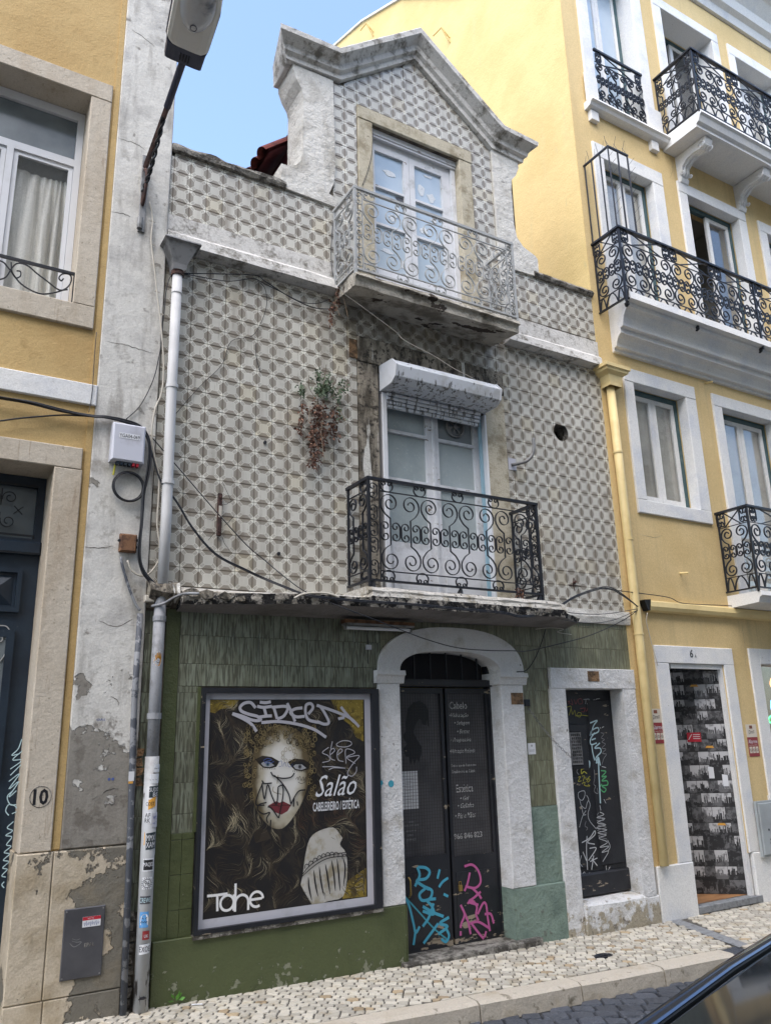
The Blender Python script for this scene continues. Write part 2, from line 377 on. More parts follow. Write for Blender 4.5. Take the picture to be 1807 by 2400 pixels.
M['plinth'] = mat('patched_plinth_stone', srgb(186, 174, 154), 0.85, [dict(col=srgb(164, 150, 126), scale=3.5, lo=.45, hi=.7), dict(col=srgb(146, 126, 96), scale=9, lo=.6, hi=.75, stretch=(2, 1, .3), amt=.5), dict(col=srgb(112, 108, 98), scale=2.6, lo=.585, hi=.605, x=(0.95, 1.12, .1), detail=9, rough=.65, h=.02), dict(col=srgb(134, 122, 100), scale=5, lo=.5, hi=.72, detail=9, amt=.45)], bumps=((14, .4, .012), (90, .4, .002)))
M['yl'] = mat('ochre_painted_render', srgb(192, 164, 112), 0.85, [dict(col=srgb(182, 152, 100), scale=1.3, lo=.4, hi=.65), dict(col=srgb(150, 124, 76), scale=5, lo=.6, hi=.75, amt=.5)], bumps=((3, .2, .03), (45, .45, .004)))
M['yr'] = mat('yellow_painted_render', srgb(212, 187, 136), 0.85, [dict(col=srgb(176, 156, 116), scale=3, lo=.50, hi=.72, amt=.5, stretch=(3, 1, .09)), dict(col=srgb(204, 178, 126), scale=1.2, lo=.4, hi=.65), dict(col=srgb(196, 170, 120), scale=6, lo=.6, hi=.78, amt=.4, stretch=(1, 1, .3))], bumps=((2.2, .2, .02), (50, .45, .002)))
M['yside'] = mat('pale_yellow_gable_render', srgb(222, 196, 136), 0.9, [dict(col=srgb(210, 184, 124), scale=0.8, lo=.4, hi=.65), dict(col=srgb(206, 190, 140), scale=2.5, lo=.55, hi=.75, amt=.5, stretch=(1, 1, .15)), dict(col=srgb(190, 176, 134), scale=12, lo=.64, hi=.72, amt=.4, stretch=(1, 1, .2))], bumps=((1.5, .25, .03), (40, .5, .003)))
M['wr'] = mat('fresh_white_trim', srgb(224, 223, 220), 0.8, [dict(col=srgb(206, 208, 212), scale=2.5, lo=.45, hi=.7), dict(col=srgb(150, 148, 142), scale=30, lo=.68, hi=.72, amt=.7)], bumps=((20, .3, .006), (70, .35, .002)))
M['strip'] = mat('peeling_grey_white_plaster', srgb(208, 206, 200), 0.95, [dict(col=srgb(180, 178, 174), scale=3, lo=.45, hi=.68), dict(col=srgb(136, 130, 120), scale=5, lo=.58, hi=.72, detail=9, rough=.7, amt=.6, z=(7, 4, .03)),
      dict(col=srgb(138, 134, 126), scale=2.6, lo=.675, hi=.69, z=(2.6, 1.1, .31), detail=9, rough=.62, h=.02), dict(col=srgb(116, 110, 102), scale=4, lo=.5, hi=.7, z=(2.2, 1.4, .04), detail=9, amt=.55, stretch=(2.2, 1, .35)), dict(col=srgb(104, 98, 90), scale=8, lo=.62, hi=.7, z=(2.2, 1.2, .1), detail=8, amt=.7)], bumps=((2.6, .3, .02), (14, .3, .006), (70, .5, .002)))
M['pipe'] = mat('white_drainpipe', srgb(200, 200, 200), 0.6, [dict(col=srgb(186, 186, 186), scale=4, lo=.5, hi=.7), dict(col=srgb(140, 130, 110), scale=25, lo=.7, hi=.73, amt=.7)])
M['gpipe'] = mat('grey_drainpipe', srgb(142, 144, 148), 0.6, [dict(col=srgb(112, 112, 114), scale=7, lo=.45, hi=.65), dict(col=srgb(84, 80, 76), scale=20, lo=.6, hi=.7, amt=.6)], (30, .3, .004))
M['conduit'] = mat('chipped_grey_conduit', srgb(128, 130, 134), 0.6, [dict(col=srgb(72, 76, 84), scale=14, lo=.48, hi=.52, z=(2, .4, .08))])
M['ypipe'] = mat('yellow_drainpipe', srgb(224, 202, 146), 0.5, [dict(col=srgb(208, 184, 128), scale=3, lo=.45, hi=.7)])
M['zinc'] = mat('zinc_sheet', srgb(132, 132, 132), 0.55, [dict(col=srgb(92, 92, 92), scale=9, lo=.45, hi=.65)], metal=.3)
M['iron'] = mat('black_ironwork', srgb(34, 36, 42), 0.42, [dict(col=srgb(52, 46, 44), scale=18, lo=.6, hi=.7)], metal=.2)
M['greyiron'] = mat('pale_grey_ironwork', srgb(166, 168, 168), 0.6, [dict(col=srgb(146, 146, 144), scale=14, lo=.5, hi=.66), dict(col=srgb(104, 84, 70), scale=30, lo=.66, hi=.7, amt=.8)])
M['rust'] = mat('rusty_iron', srgb(78, 54, 48), 0.9, [dict(col=srgb(54, 40, 38), scale=15, lo=.42, hi=.6), dict(col=srgb(150, 116, 96), scale=30, lo=.62, hi=.7)], (60, .6, .003))
M['junction'] = mat('rust_brown_box', srgb(122, 88, 62), 0.85, [dict(col=srgb(84, 58, 42), scale=14, lo=.45, hi=.6)], (60, .5, .003))
M['paintwood'] = mat('flaking_white_wood', srgb(208, 210, 214), 0.7, [dict(col=srgb(178, 180, 182), scale=6, lo=.5, hi=.7), dict(col=srgb(112, 96, 78), scale=16, lo=.66, hi=.68, stretch=(.5, 1, 1.4), detail=7)], (40, .4, .003))
M['alu'] = mat('white_aluminium_frame', srgb(208, 210, 214), 0.4, [dict(col=srgb(186, 186, 186), scale=3, lo=.5, hi=.8)])
M['shutterbox'] = mat('streaked_shutter_box', srgb(206, 210, 216), 0.5, [dict(col=srgb(78, 76, 72), scale=34, lo=.63, hi=.69, stretch=(1, 1, .12), z=(4.78, 4.60, .10), detail=4, amt=.85), dict(col=srgb(150, 146, 138), scale=5, lo=.5, hi=.7, amt=.5)])
M['teal_frame'] = mat('dark_teal_frame', srgb(62, 88, 92), 0.6, [dict(col=srgb(84, 104, 104), scale=6, lo=.5, hi=.7)])
M['bluestripe'] = mat('light_blue_strip', srgb(138, 170, 186), 0.6)
M['frost'] = mat('frosted_glass', srgb(166, 176, 178), 0.22, [dict(col=srgb(142, 154, 156), scale=1.5, lo=.4, hi=.7), dict(col=srgb(188, 196, 196), scale=30, lo=.6, hi=.7, amt=.4)], spec=.8)
M['frost2'] = mat('dim_frosted_glass', srgb(112, 120, 124), 0.2, [dict(col=srgb(90, 98, 102), scale=2, lo=.4, hi=.7)], spec=.8)
M['skyglass'] = mat('whitened_glass', srgb(178, 192, 204), 0.14, [dict(col=srgb(158, 176, 192), scale=1.6, lo=.4, hi=.7)], spec=.9)
M['paper'] = mat('torn_white_paper', srgb(206, 212, 218), 0.9, [dict(col=srgb(150, 160, 172), scale=40, lo=.62, hi=.66)])
M['glass'] = glassy('window_glass', (0.93, 0.94, 0.94, 1), .06); M['glassdk'] = glassy('door_glass', (0.35, 0.36, 0.38, 1), .05)
M['glassL'] = glassy('curtained_window_glass', (0.95, 0.96, 0.97, 1), .03, refl=.7)
M['curtain'] = mat('sheer_curtain', srgb(236, 232, 222), 0.95, [dict(col=srgb(206, 202, 192), scale=14, lo=.45, hi=.6, stretch=(1, 1, .06))])
M['reflection_backing'] = mat('beige_reflection_tone', srgb(214, 206, 192), 0.9, [dict(col=srgb(176, 168, 156), scale=1.2, lo=.4, hi=.65), dict(col=srgb(228, 222, 208), scale=2.2, lo=.55, hi=.7)])  # beige tones stand in for reflections in the right hand panes
M['dark'] = mat('dark_interior', srgb(38, 38, 42), 0.95)
M['roomwall'] = mat('interior_wall_paint', srgb(176, 172, 166), 0.95)
M['wood'] = mat('brown_interior_door', srgb(126, 70, 44), 0.6, [dict(col=srgb(84, 44, 30), scale=9, lo=.45, hi=.7, stretch=(1, 1, .2))])
M['blackpaint'] = mat('black_painted_door', srgb(34, 36, 42), 0.45, [dict(col=srgb(24, 26, 32), scale=4, lo=.45, hi=.7), dict(col=srgb(90, 84, 78), scale=24, lo=.72, hi=.74, amt=.6, stretch=(.5, 1, 1)), dict(col=srgb(150, 138, 120), scale=12, lo=.66, hi=.68, z=(.36, .0, .13), stretch=(.5, 1, 1.6), detail=7)], (30, .3, .003))
M['bluedoor'] = mat('dark_blue_door_paint', srgb(30, 44, 58), 0.42, [dict(col=srgb(22, 34, 48), scale=4, lo=.45, hi=.7), dict(col=srgb(74, 84, 88), scale=18, lo=.66, hi=.72, amt=.5)], (14, .25, .004))
M['meshwire'] = mat('dull_wire_mesh', srgb(64, 62, 62), 0.55, metal=.4)
M['doorpanel'] = mat('smoky_door_panel', srgb(86, 86, 90), 0.35, [dict(col=srgb(64, 64, 68), scale=3, lo=.4, hi=.7)])
M['signwhite'] = mat('white_vinyl_letters', srgb(222, 222, 222), 0.6)
M['posterwhite'] = mat('white_poster_margin', srgb(186, 186, 194), 0.6, [dict(col=srgb(160, 160, 166), scale=5, lo=.5, hi=.75)])
M['posterhair'] = mat('poster_dark_hair', srgb(28, 27, 28), 0.5, [dict(col=srgb(44, 40, 36), scale=7, lo=.5, hi=.65)])
M['gold'] = mat('poster_gold', srgb(132, 114, 44), 0.5, [dict(col=srgb(84, 70, 26), scale=16, lo=.45, hi=.65), dict(col=srgb(172, 152, 78), scale=60, lo=.6, hi=.66)])
M['skin0'] = mat('poster_skin', srgb(176, 174, 168), 0.5, [dict(col=srgb(158, 152, 136), scale=5, lo=.5, hi=.75)])
M['skinsh'] = mat('poster_skin_tone', srgb(140, 130, 108), 0.5)
M['lip'] = mat('poster_red_lips', srgb(112, 50, 56), 0.4, [dict(col=srgb(104, 40, 48), scale=20, lo=.5, hi=.65)])
M['lace'] = mat('poster_lace', srgb(128, 114, 78), 0.5); M['laced'] = mat('poster_lace_dark', srgb(44, 38, 30), 0.5)
M['hairA'] = mat('poster_hair_brown', srgb(58, 50, 42), 0.5); M['hairB'] = mat('poster_hair_tan', srgb(94, 87, 72), 0.5)
M['hairC'] = mat('poster_hair_cream', srgb(176, 166, 138), 0.5); M['hairR'] = mat('poster_hair_russet', srgb(84, 62, 50), 0.5)
M['ink'] = mat('black_marker', srgb(28, 28, 32), 0.5); M['eyeblue'] = mat('poster_eye_blue', srgb(84, 110, 122), 0.5)
M['silver'] = mat('silver_spray', srgb(170, 170, 178), 0.45); M['spraywhite'] = mat('white_spray', srgb(196, 200, 204), 0.6)
M['sprayblue'] = mat('cyan_spray', srgb(70, 160, 188), 0.6); M['spraypink'] = mat('pink_spray', srgb(184, 92, 148), 0.6)
M['sprayteal'] = mat('teal_spray_dot', srgb(62, 150, 170), 0.7); M['sprayyellow'] = mat('yellow_marker', srgb(176, 172, 60), 0.6)
M['spraygreen'] = mat('green_marker', srgb(84, 168, 112), 0.6); M['sprayred'] = mat('red_marker', srgb(150, 76, 80), 0.6)
M['spraylight'] = mat('pale_blue_spray', srgb(176, 204, 212), 0.6); M['chalk'] = mat('thin_grey_marker', srgb(150, 152, 156), 0.6)
M['brass'] = mat('brass', srgb(190, 160, 96), 0.35, metal=.8)
M['boxgrey'] = mat('light_grey_plastic', srgb(192, 194, 204), 0.5, [dict(col=srgb(168, 168, 176), scale=6, lo=.5, hi=.75)])
M['cable'] = mat('black_cable', srgb(30, 32, 38), 0.5); M['wcable'] = mat('off_white_cable', srgb(186, 180, 168), 0.6)
M['meter'] = mat('grey_meter_cover', srgb(88, 88, 92), 0.5, [dict(col=srgb(74, 74, 78), scale=3, lo=.4, hi=.7)], metal=.3)
M['cabinet'] = mat('pale_grey_cabinet', srgb(160, 166, 168), 0.5, [dict(col=srgb(146, 150, 152), scale=3, lo=.4, hi=.7)])
M['stk_white'] = mat('white_sticker', srgb(212, 214, 218), 0.5); M['stk_red'] = mat('red_sticker', srgb(176, 36, 52), 0.5); M['stk_maroon'] = mat('maroon_sticker', srgb(138, 44, 46), 0.5)
M['stk_cream'] = mat('cream_sticker', srgb(206, 196, 180), 0.5)
M['stk_orange'] = mat('orange_sticker', srgb(206, 152, 66), 0.5); M['stk_navy'] = mat('dark_sticker', srgb(40, 50, 56), 0.5); M['stk_blue'] = mat('blue_sticker', srgb(92, 150, 204), 0.5)
M['marker_blue'] = mat('blue_marker', srgb(70, 90, 150), 0.6)
M['rooftile'] = mat('red_clay_roof_tile', srgb(112, 50, 44), 0.85, [dict(col=srgb(74, 34, 36), scale=10, lo=.45, hi=.65)], tint=.25)
M['shadow_redwall'] = mat('shadow_toned_red_wall', srgb(84, 30, 34), 0.9, [dict(col=srgb(50, 26, 50), scale=3, lo=.4, hi=.65)])  # red wall with the dark blue shadow under the eave put into its colour
M['cal'] = mat('limestone_paving_stone', srgb(182, 176, 163), 0.7, [dict(col=srgb(168, 158, 138), scale=7, lo=.5, hi=.7), dict(col=srgb(140, 130, 112), scale=70, lo=.6, hi=.7, amt=.5)], tint=.26, bumps=((30, .4, .006), (140, .3, .002)))
M['calb'] = mat('brown_paving_stone', srgb(164, 146, 118), 0.75, [dict(col=srgb(120, 106, 86), scale=9, lo=.5, hi=.7)], (40, .4, .006), tint=.2)
M['joint'] = mat('sandy_joint_filler', srgb(88, 84, 77), 0.95, [dict(col=srgb(62, 58, 53), scale=20, lo=.45, hi=.65)], (60, .7, .006))
M['kerb'] = mat('limestone_kerb', srgb(184, 175, 160), 0.75, [dict(col=srgb(170, 158, 138), scale=4, lo=.5, hi=.75), dict(col=srgb(120, 112, 96), scale=12, lo=.6, hi=.72, z=(-.1, -.25, .12))], bumps=((10, .35, .015), (90, .3, .002)))
M['sett'] = mat('dark_basalt_sett', srgb(74, 78, 86), 0.5, [dict(col=srgb(70, 74, 82), scale=6, lo=.45, hi=.65), dict(col=srgb(112, 116, 124), scale=40, lo=.6, hi=.7, amt=.5)], tint=.25, bumps=((14, .8, .02), (60, .6, .006)))
M['roadbed'] = mat('road_joint_dirt', srgb(40, 39, 38), 0.95, [], (40, .6, .006))
M['concrete'] = mat('grey_concrete_strip', srgb(132, 134, 136), 0.9, [dict(col=srgb(110, 112, 114), scale=20, lo=.45, hi=.65)], (120, .6, .004))
M['ledge'] = mat('crumbling_ledge_concrete', srgb(172, 166, 156), 0.95, [dict(col=srgb(132, 126, 116), scale=5, lo=.45, hi=.65), dict(col=srgb(32, 31, 32), scale=11, lo=.46, hi=.52, detail=9, rough=.75, z=(2.6, 2.54, .0)), ], bumps=((12, .9, .03), (60, .6, .006)))
M['ledgetop'] = mat('streaked_ledge_lip', srgb(190, 186, 178), 0.95, [dict(col=srgb(148, 140, 124), scale=6, lo=.5, hi=.65, stretch=(1, 1, .5)), dict(col=srgb(60, 56, 52), scale=16, lo=.6, hi=.66, stretch=(1.5, 1, .5), detail=8)], bumps=((14, .9, .02), (60, .6, .006)))
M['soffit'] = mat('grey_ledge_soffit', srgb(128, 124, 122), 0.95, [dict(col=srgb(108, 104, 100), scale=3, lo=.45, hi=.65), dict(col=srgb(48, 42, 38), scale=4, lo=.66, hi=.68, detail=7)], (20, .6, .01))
M['slab'] = mat('weathered_balcony_slab', srgb(186, 180, 168), 0.95, [dict(col=srgb(116, 110, 98), scale=5, lo=.42, hi=.65, detail=8), dict(col=srgb(62, 54, 46), scale=6, lo=.6, hi=.63, detail=5, stretch=(.7, 1, 1))], bumps=((10, .8, .03), (60, .5, .005)))
M['rubble'] = mat('exposed_rubble', srgb(142, 112, 82), 0.95, [dict(col=srgb(92, 74, 56), scale=16, lo=.45, hi=.6)], bumps=((20, 1, .03),))
M['leafgreen'] = mat('dusty_green_leaf', srgb(92, 108, 84), 0.7); M['leafdead'] = mat('dry_brown_leaf', srgb(86, 60, 50), 0.85, [dict(col=srgb(140, 104, 82), scale=30, lo=.5, hi=.6)]); M['stem'] = mat('dry_stem', srgb(122, 104, 84), 0.9)
M['weed'] = mat('bright_weed_leaf', srgb(84, 140, 50), 0.6)
M['carpaint'] = mat('black_car_paint', srgb(26, 28, 34), 0.12, spec=.8); M['carglass'] = mat('dark_car_glass', (0.018, 0.022, 0.026, 1), 0.06, spec=.32)
M['frit'] = mat('black_dot_print', (0.03, 0.033, 0.04, 1), 0.35); M['rubber'] = mat('black_rubber', srgb(26, 26, 28), 0.7); M['chrome'] = mat('bright_trim', srgb(96, 104, 120), 0.3, metal=1.0)
M['lampgrey'] = mat('grey_lamp_housing', srgb(40, 46, 66), 0.5); M['lampshell'] = mat('pale_lamp_rim', srgb(200, 200, 196), 0.5); M['lampglass'] = mat('cloudy_lamp_lens', srgb(168, 172, 178), 0.15, [dict(col=srgb(164, 166, 168), scale=12, lo=.45, hi=.7, stretch=(1, .3, 1)), dict(col=srgb(92, 98, 108), scale=5, lo=.5, hi=.7)], spec=.8)
M['woodfloor'] = mat('wood_floor', srgb(160, 118, 80), 0.5, [dict(col=srgb(126, 88, 58), scale=14, lo=.45, hi=.65, stretch=(.25, 1, 1))], tint=.2)
M['wp0'] = mat('wallpaper_black', srgb(40, 40, 42), 0.6, [dict(col=srgb(84, 84, 86), scale=24, lo=.5, hi=.62)]); M['wp1'] = mat('wallpaper_pale', srgb(186, 186, 188), 0.6, [dict(col=srgb(120, 120, 122), scale=14, lo=.5, hi=.66)]); M['wp2'] = mat('wallpaper_grey', srgb(104, 104, 106), 0.6, [dict(col=srgb(66, 66, 68), scale=20, lo=.45, hi=.6)])
M['opp'] = mat('cream_stone_cladding', srgb(206, 196, 178), 0.8, [dict(col=srgb(186, 174, 156), scale=2, lo=.4, hi=.7)], tint=.08)
M['neonG'] = mat('green_neon', srgb(60, 220, 110), .5)
for k_, c_ in (('neonG', (0.05, 0.9, 0.25, 1)), ('neonO', (1.0, 0.4, 0.12, 1)), ('neonB', (0.15, 0.5, 1.0, 1))):
    M[k_] = mat('lit_' + k_, c_, .5); b_ = M[k_].node_tree.nodes['Principled BSDF']; b_.inputs['Emission Color'].default_value = c_; b_.inputs['Emission Strength'].default_value = 1.6

def face_material():
    t = NT('poster_printed_face'); x, y, z = t.sep(t.pos()); c = W('p', 730, 900, -.0225)
    dx = t.math('DIVIDE', t.math('SUBTRACT', x, c.x), .155); dz = t.math('DIVIDE', t.math('SUBTRACT', z, c.z - .02), .29)
    d = t.math('SQRT', t.math('ADD', t.math('MULTIPLY', dx, dx), t.math('MULTIPLY', dz, dz)))
    d = t.math('ADD', d, t.math('MULTIPLY', t.math('SUBTRACT', t.noise(9, 3), .5), .5))
    c1 = t.mix(t.rng(d, .65, 1.05), srgb(206, 205, 200), srgb(168, 162, 144)); c1 = t.mix(t.rng(d, 1.0, 1.3), c1, srgb(92, 80, 56))
    t.put(t.b.inputs['Base Color'], c1); t.b.inputs['Roughness'].default_value = .5; return t.m
M['face'] = face_material()
M['skin'] = mat('poster_printed_hand', srgb(178, 176, 170), 0.5, [dict(col=srgb(146, 138, 116), scale=7, lo=.45, hi=.65)])
# ================================================================ SETTING: ground
def gz(x): return -0.021 * (x - 1.4) if x < 6.2 else -0.1 - 0.004 * (x - 6.2)
def kerbY(x): return -0.85 - 0.036 * (x - 3.0) if x > 1.5 else -0.8
g = MB(); xs = [-300, -40, -6, 0, 1.4, 3, 4.5, 6.2, 9, 14, 40, 300]
for i in range(len(xs) - 1):
    a, b = xs[i], xs[i + 1]
    g.quad((a, -300, gz(max(-6, min(a, 14))) - .19), (b, -300, gz(max(-6, min(b, 14))) - .19), (b, 300, gz(max(-6, min(b, 14))) - .19), (a, 300, gz(max(-6, min(a, 14))) - .19))
setp(g.ob('ground', M['roadbed']), kind='structure')
# pavement body (joint filler level) with a slight lift to the wall
pv = MB(); xs = [-6 + .5 * i for i in range(41)]
for i in range(len(xs) - 1):
    a, b = xs[i], xs[i + 1]
    pv.quad((a, kerbY(a), gz(a) - .008), (b, kerbY(b), gz(b) - .008), (b, .4, gz(b) - .008), (a, .4, gz(a) - .008))
pavement = setp(pv.ob('pavement', M['joint']), kind='structure')
rd = MB()
for i in range(len(xs) - 1):
    a, b = xs[i], xs[i + 1]
    rd.quad((a, -6.6, gz(a) - .14), (b, -6.6, gz(b) - .14), (b, kerbY(b) - .05, gz(b) - .125), (a, kerbY(a) - .05, gz(a) - .125))
road = setp(rd.ob('road', M['roadbed']), kind='structure')
fs = MB()
for i in range(len(xs) - 1):
    a, b = xs[i], xs[i + 1]; fs.quad((a, -8.2, gz(a)), (b, -8.2, gz(b)), (b, -6.6, gz(b)), (a, -6.6, gz(a))); fs.quad((a, -6.6, gz(a)), (b, -6.6, gz(b)), (b, -6.6, gz(b) - .2), (a, -6.6, gz(a) - .2))
setp(fs.ob('far_pavement', M['concrete']), kind='structure')

def stone_mesh(mb, q, z, h, ch, t):
    """q: 4 corners (x, y) counter-clockwise; a chamfered block with its top at z"""
    cx = sum(a for a, b in q) / 4; cy = sum(b for a, b in q) / 4
    r = []
    for a, b in q: r.append((a, b))
    i = len(mb.v); n = []
    for k in range(4):               # octagonal outline: cut the corners
        a = r[k]; p = r[k - 1]; nx = r[(k + 1) % 4]; c = random.uniform(.07, .17)
        n.append((a[0] + (p[0] - a[0]) * c, a[1] + (p[1] - a[1]) * c)); n.append((a[0] + (nx[0] - a[0]) * c, a[1] + (nx[1] - a[1]) * c))
    tx = random.uniform(-.035, .035); ty = random.uniform(-.035, .035)
    for a, b in n: mb.v.append((a, b, z - h))
    for a, b in n: mb.v.append((a, b, z - ch + (a - cx) * tx + (b - cy) * ty))
    for a, b in n:
        u, v = cx + (a - cx) * .91, cy + (b - cy) * .91; mb.v.append((u, v, z + (a - cx) * tx + (b - cy) * ty))
    for lv in (0, 8):
        for k in range(8):
            l = (k + 1) % 8; mb.f.append((i + lv + k, i + lv + l, i + lv + 8 + l, i + lv + 8 + k)); mb.t[len(mb.f) - 1] = t
    mb.f.append(tuple(range(i + 16, i + 24))); mb.t[len(mb.f) - 1] = t
def lay(region, cell, ang, gap, jit, zf, h, ch, name, matf, parent, limit, groupcol=None, zj=.003):
    """lay jittered quads over region(x, y) -> bool; nearest `limit` as single pieces, the rest joined"""
    c, s_ = cos(ang), sin(ang); cells = []
    X0, X1, Y0, Y1 = region['box']; R = 14; nx = int(R / cell[0]); ny = int(R / cell[1]); ox, oy = (X0 + X1) / 2, (Y0 + Y1) / 2
    def P(i, j):
        rr = random.Random(i * 7919 + j * 104729 + int(ang * 100))
        off = (cell[0] * .5 if j % 2 else 0) if region.get('brick') else 0
        u = i * cell[0] + rr.uniform(-jit, jit) * cell[0]; v = j * cell[1] + rr.uniform(-jit, jit) * cell[1]
        return u, v
    for j in range(-ny // 2, ny // 2):
        for i in range(-nx // 2, nx // 2):
            if region.get('brick'):
                rr = random.Random(i * 31 + j * 977); o = cell[0] * (.5 * (j % 2) + .15 * sin(j * 2.3))
                j0 = .0
                u0 = i * cell[0] + o + random.Random(i * 13 + j * 7).uniform(-jit, jit) * cell[0]; u1 = (i + 1) * cell[0] + o + random.Random((i + 1) * 13 + j * 7).uniform(-jit, jit) * cell[0]
                ww = lambda i_, j_: j_ * cell[1] + .11 * cell[1] * sin(i_ * 1.7 + j_ * 2.1)
                q = [(u0, ww(i, j)), (u1, ww(i + 1, j)), (u1, ww(i + 1, j + 1)), (u0, ww(i, j + 1))]
            else: q = [P(i, j), P(i + 1, j), P(i + 1, j + 1), P(i, j + 1)]
            cu = sum(a for a, b in q) / 4; cv = sum(b for a, b in q) / 4
            x, y = ox + cu * c - cv * s_, oy + cu * s_ + cv * c
            if not (X0 - .1 < x < X1 + .1 and Y0 - .3 < y < Y1 + .3): continue
            qq = []
            for a, b in q:
                l = math.hypot(a - cu, b - cv); k = 1 - gap / l
                a2, b2 = cu + (a - cu) * k, cv + (b - cv) * k
                qq.append([ox + a2 * c - b2 * s_, oy + a2 * s_ + b2 * c])
            lo, hi = region['y'](x)
            for k in qq: k[1] = min(max(k[1], lo + .004), hi - .004); k[0] = min(max(k[0], X0), X1)
            ar = abs(sum(qq[k][0] * qq[(k + 1) % 4][1] - qq[(k + 1) % 4][0] * qq[k][1] for k in range(4))) / 2
            if ar < .3 * cell[0] * cell[1] or (region.get('skip') and region['skip'](x, y)): continue
            cells.append((x * x + (y + D) ** 2, x, y, qq))
    vis = [k for k in cells if visible(k[1], k[2], zf(k[1]))]; vis.sort(key=lambda k: k[0])
    keep = set(id(k) for k in vis[:limit]); stuff = {}
    for k in vis[:limit] + [k for k in cells if id(k) not in keep]:
        mb = MB() if id(k) in keep else stuff.setdefault(0, MB())
        mt = matf(k[1], k[2])
        if id(k) not in keep: mb = stuff.setdefault(mt.name, MB())
        stone_mesh(mb, [tuple(q) for q in k[3]], zf(k[1]) + random.uniform(-zj, zj), h, ch, random.random())
        if id(k) in keep: mb.ob(name, mt, parent)
    for mn, mb in stuff.items():
        if mb.f: mb.ob(name, bpy.data.materials[mn], parent, kind='stuff')
def visible(x, y, z, m_=60):
    v = Vector((x, y + D, z - EYE)); f = v.dot(FW)
    if f < .1: return False
    px, py = CX + F * v.dot(RT) / f, CY + F * v.dot(DN) / f
    return -m_ < px < 1807 + m_ and -m_ < py < 2400 + m_
lay(dict(box=(-1.0, 12, -1.2, .3), brick=True, y=lambda x: (kerbY(x) + .002, -.004), skip=lambda x, y: (abs((x - 6.36) - (y + .1) * .38) < .085) or ((x - 4.87) ** 2 + ((y + .6) * 1.6) ** 2 < .0016 * 3)),
    (.076, .060), radians(-33), .0056, .18, lambda x: gz(x), .03, .005, 'paving_stone', lambda x, y: M['calb'] if random.random() < .05 else M['cal'], pavement, 290, zj=.0015)
lay(dict(box=(1.0, 12, -2.9, -1.0), y=lambda x: (-2.9, kerbY(x) - .165), brick=True), (.16, .125), radians(-28), .007, .1, lambda x: gz(x) - .105 , .035, .012, 'basalt_sett', lambda x, y: M['sett'], road, 280, zj=.004)
lay(dict(box=(-3, 14, -6.5, -2.9), y=lambda x: (-6.5, -2.9), brick=True), (.34, .25), radians(-28), .013, .1, lambda x: gz(x) - .105 , .035, .012, 'basalt_sett', lambda x, y: M['sett'], road, 0, zj=.006)
# concrete strip across the pavement
cs = MB(); cs.v += [(6.27, -.02, gz(6.3) + .001), (6.41, -.02, gz(6.3) + .001), (6.12, -.98, gz(6.2) + .001), (5.98, -.98, gz(6.2) + .001)]; cs.f.append((3, 2, 1, 0))
setp(cs.ob('concrete_strip', M['concrete'], pavement))
kx = [-5, -3.6, -2.4, -1.2, 0, 1.1, 2.2, 3.38, 4.22, 5.0, 5.78]
for i in range(len(kx) - 1):
    a, b = kx[i] + .006, kx[i + 1] - .006; mb = MB(); n = 5; h = random.uniform(-.004, .004)
    for k in range(n + 1):
        x = a + (b - a) * k / n; y = kerbY(x); z = gz(x) + h + .006 * (noise.noise(Vector((x * 3, 1, 0)))); o = .02 * noise.noise(Vector((x * 2.5, 5, 1)))
        mb.v += [(x, y, z - .2), (x, y, z), (x, y - .115 + o, z - .002), (x, y - .145 + o, z - .02), (x, y - .16 + o, z - .2)]
    for k in range(n):
        for j in range(4): p = 5 * k + j; mb.f.append((p, p + 1, p + 6, p + 5))
    mb.f.append((4, 3, 2, 1, 0)); mb.f.append(tuple(5 * n + q for q in range(5)))
    mb.ob('kerb_stone', M['kerb'], pavement)
for a, b in ((6.02, 7.1), (7.12, 8.3), (8.32, 9.6), (9.62, 11)):
    mb = MB(); mb.prismx([(kerbY(6.2), gz(a) - .2), (kerbY(6.2), gz(a)), (kerbY(6.2) - .15, gz(a) - .002), (kerbY(6.2) - .18, gz(a) - .03), (kerbY(6.2) - .19, gz(a) - .2)], a, b); mb.ob('kerb_stone', M['kerb'], pavement)
mb = MB(); mb.v += [(5.8, -.96, gz(5.8) - .004), (6.0, -.94, gz(6) - .004), (6.02, -1.14, gz(6) - .03), (5.8, -1.14, gz(6) - .03), (5.8, -1.16, -.3), (6.02, -1.16, -.3)]; mb.f += [(3, 2, 1, 0), (4, 5, 2, 3)]; mb.ob('kerb_gap', M['sett'], pavement)
# oval iron cover in the paving
t = thing('valve_cover', (4.87, -.6, gz(4.87)), 'small oval dark iron valve cover set in the pale paving', 'valve cover')
mb = MB()
for r, z in ((.085, -.02), (.085, .004), (.072, .006), (.068, .001)):
    mb.v += [(4.87 + r * cos(2 * pi * k / 20), -.6 + r * .62 * sin(2 * pi * k / 20), gz(4.87) + z) for k in range(20)]
for l in range(3):
    for k in range(20): mb.f.append((l * 20 + k, l * 20 + (k + 1) % 20, l * 20 + 20 + (k + 1) % 20, l * 20 + 20 + k))
mb.f.append(tuple(range(60, 80))); mb.ob('rim', M['iron'], t)
mb = MB()
for k in range(4): mb.box(4.835 + k * .02, 4.845 + k * .02, -.615, -.585, gz(4.87) + .001, gz(4.87) + .006)
mb.ob('raised_mark', M['iron'], t)

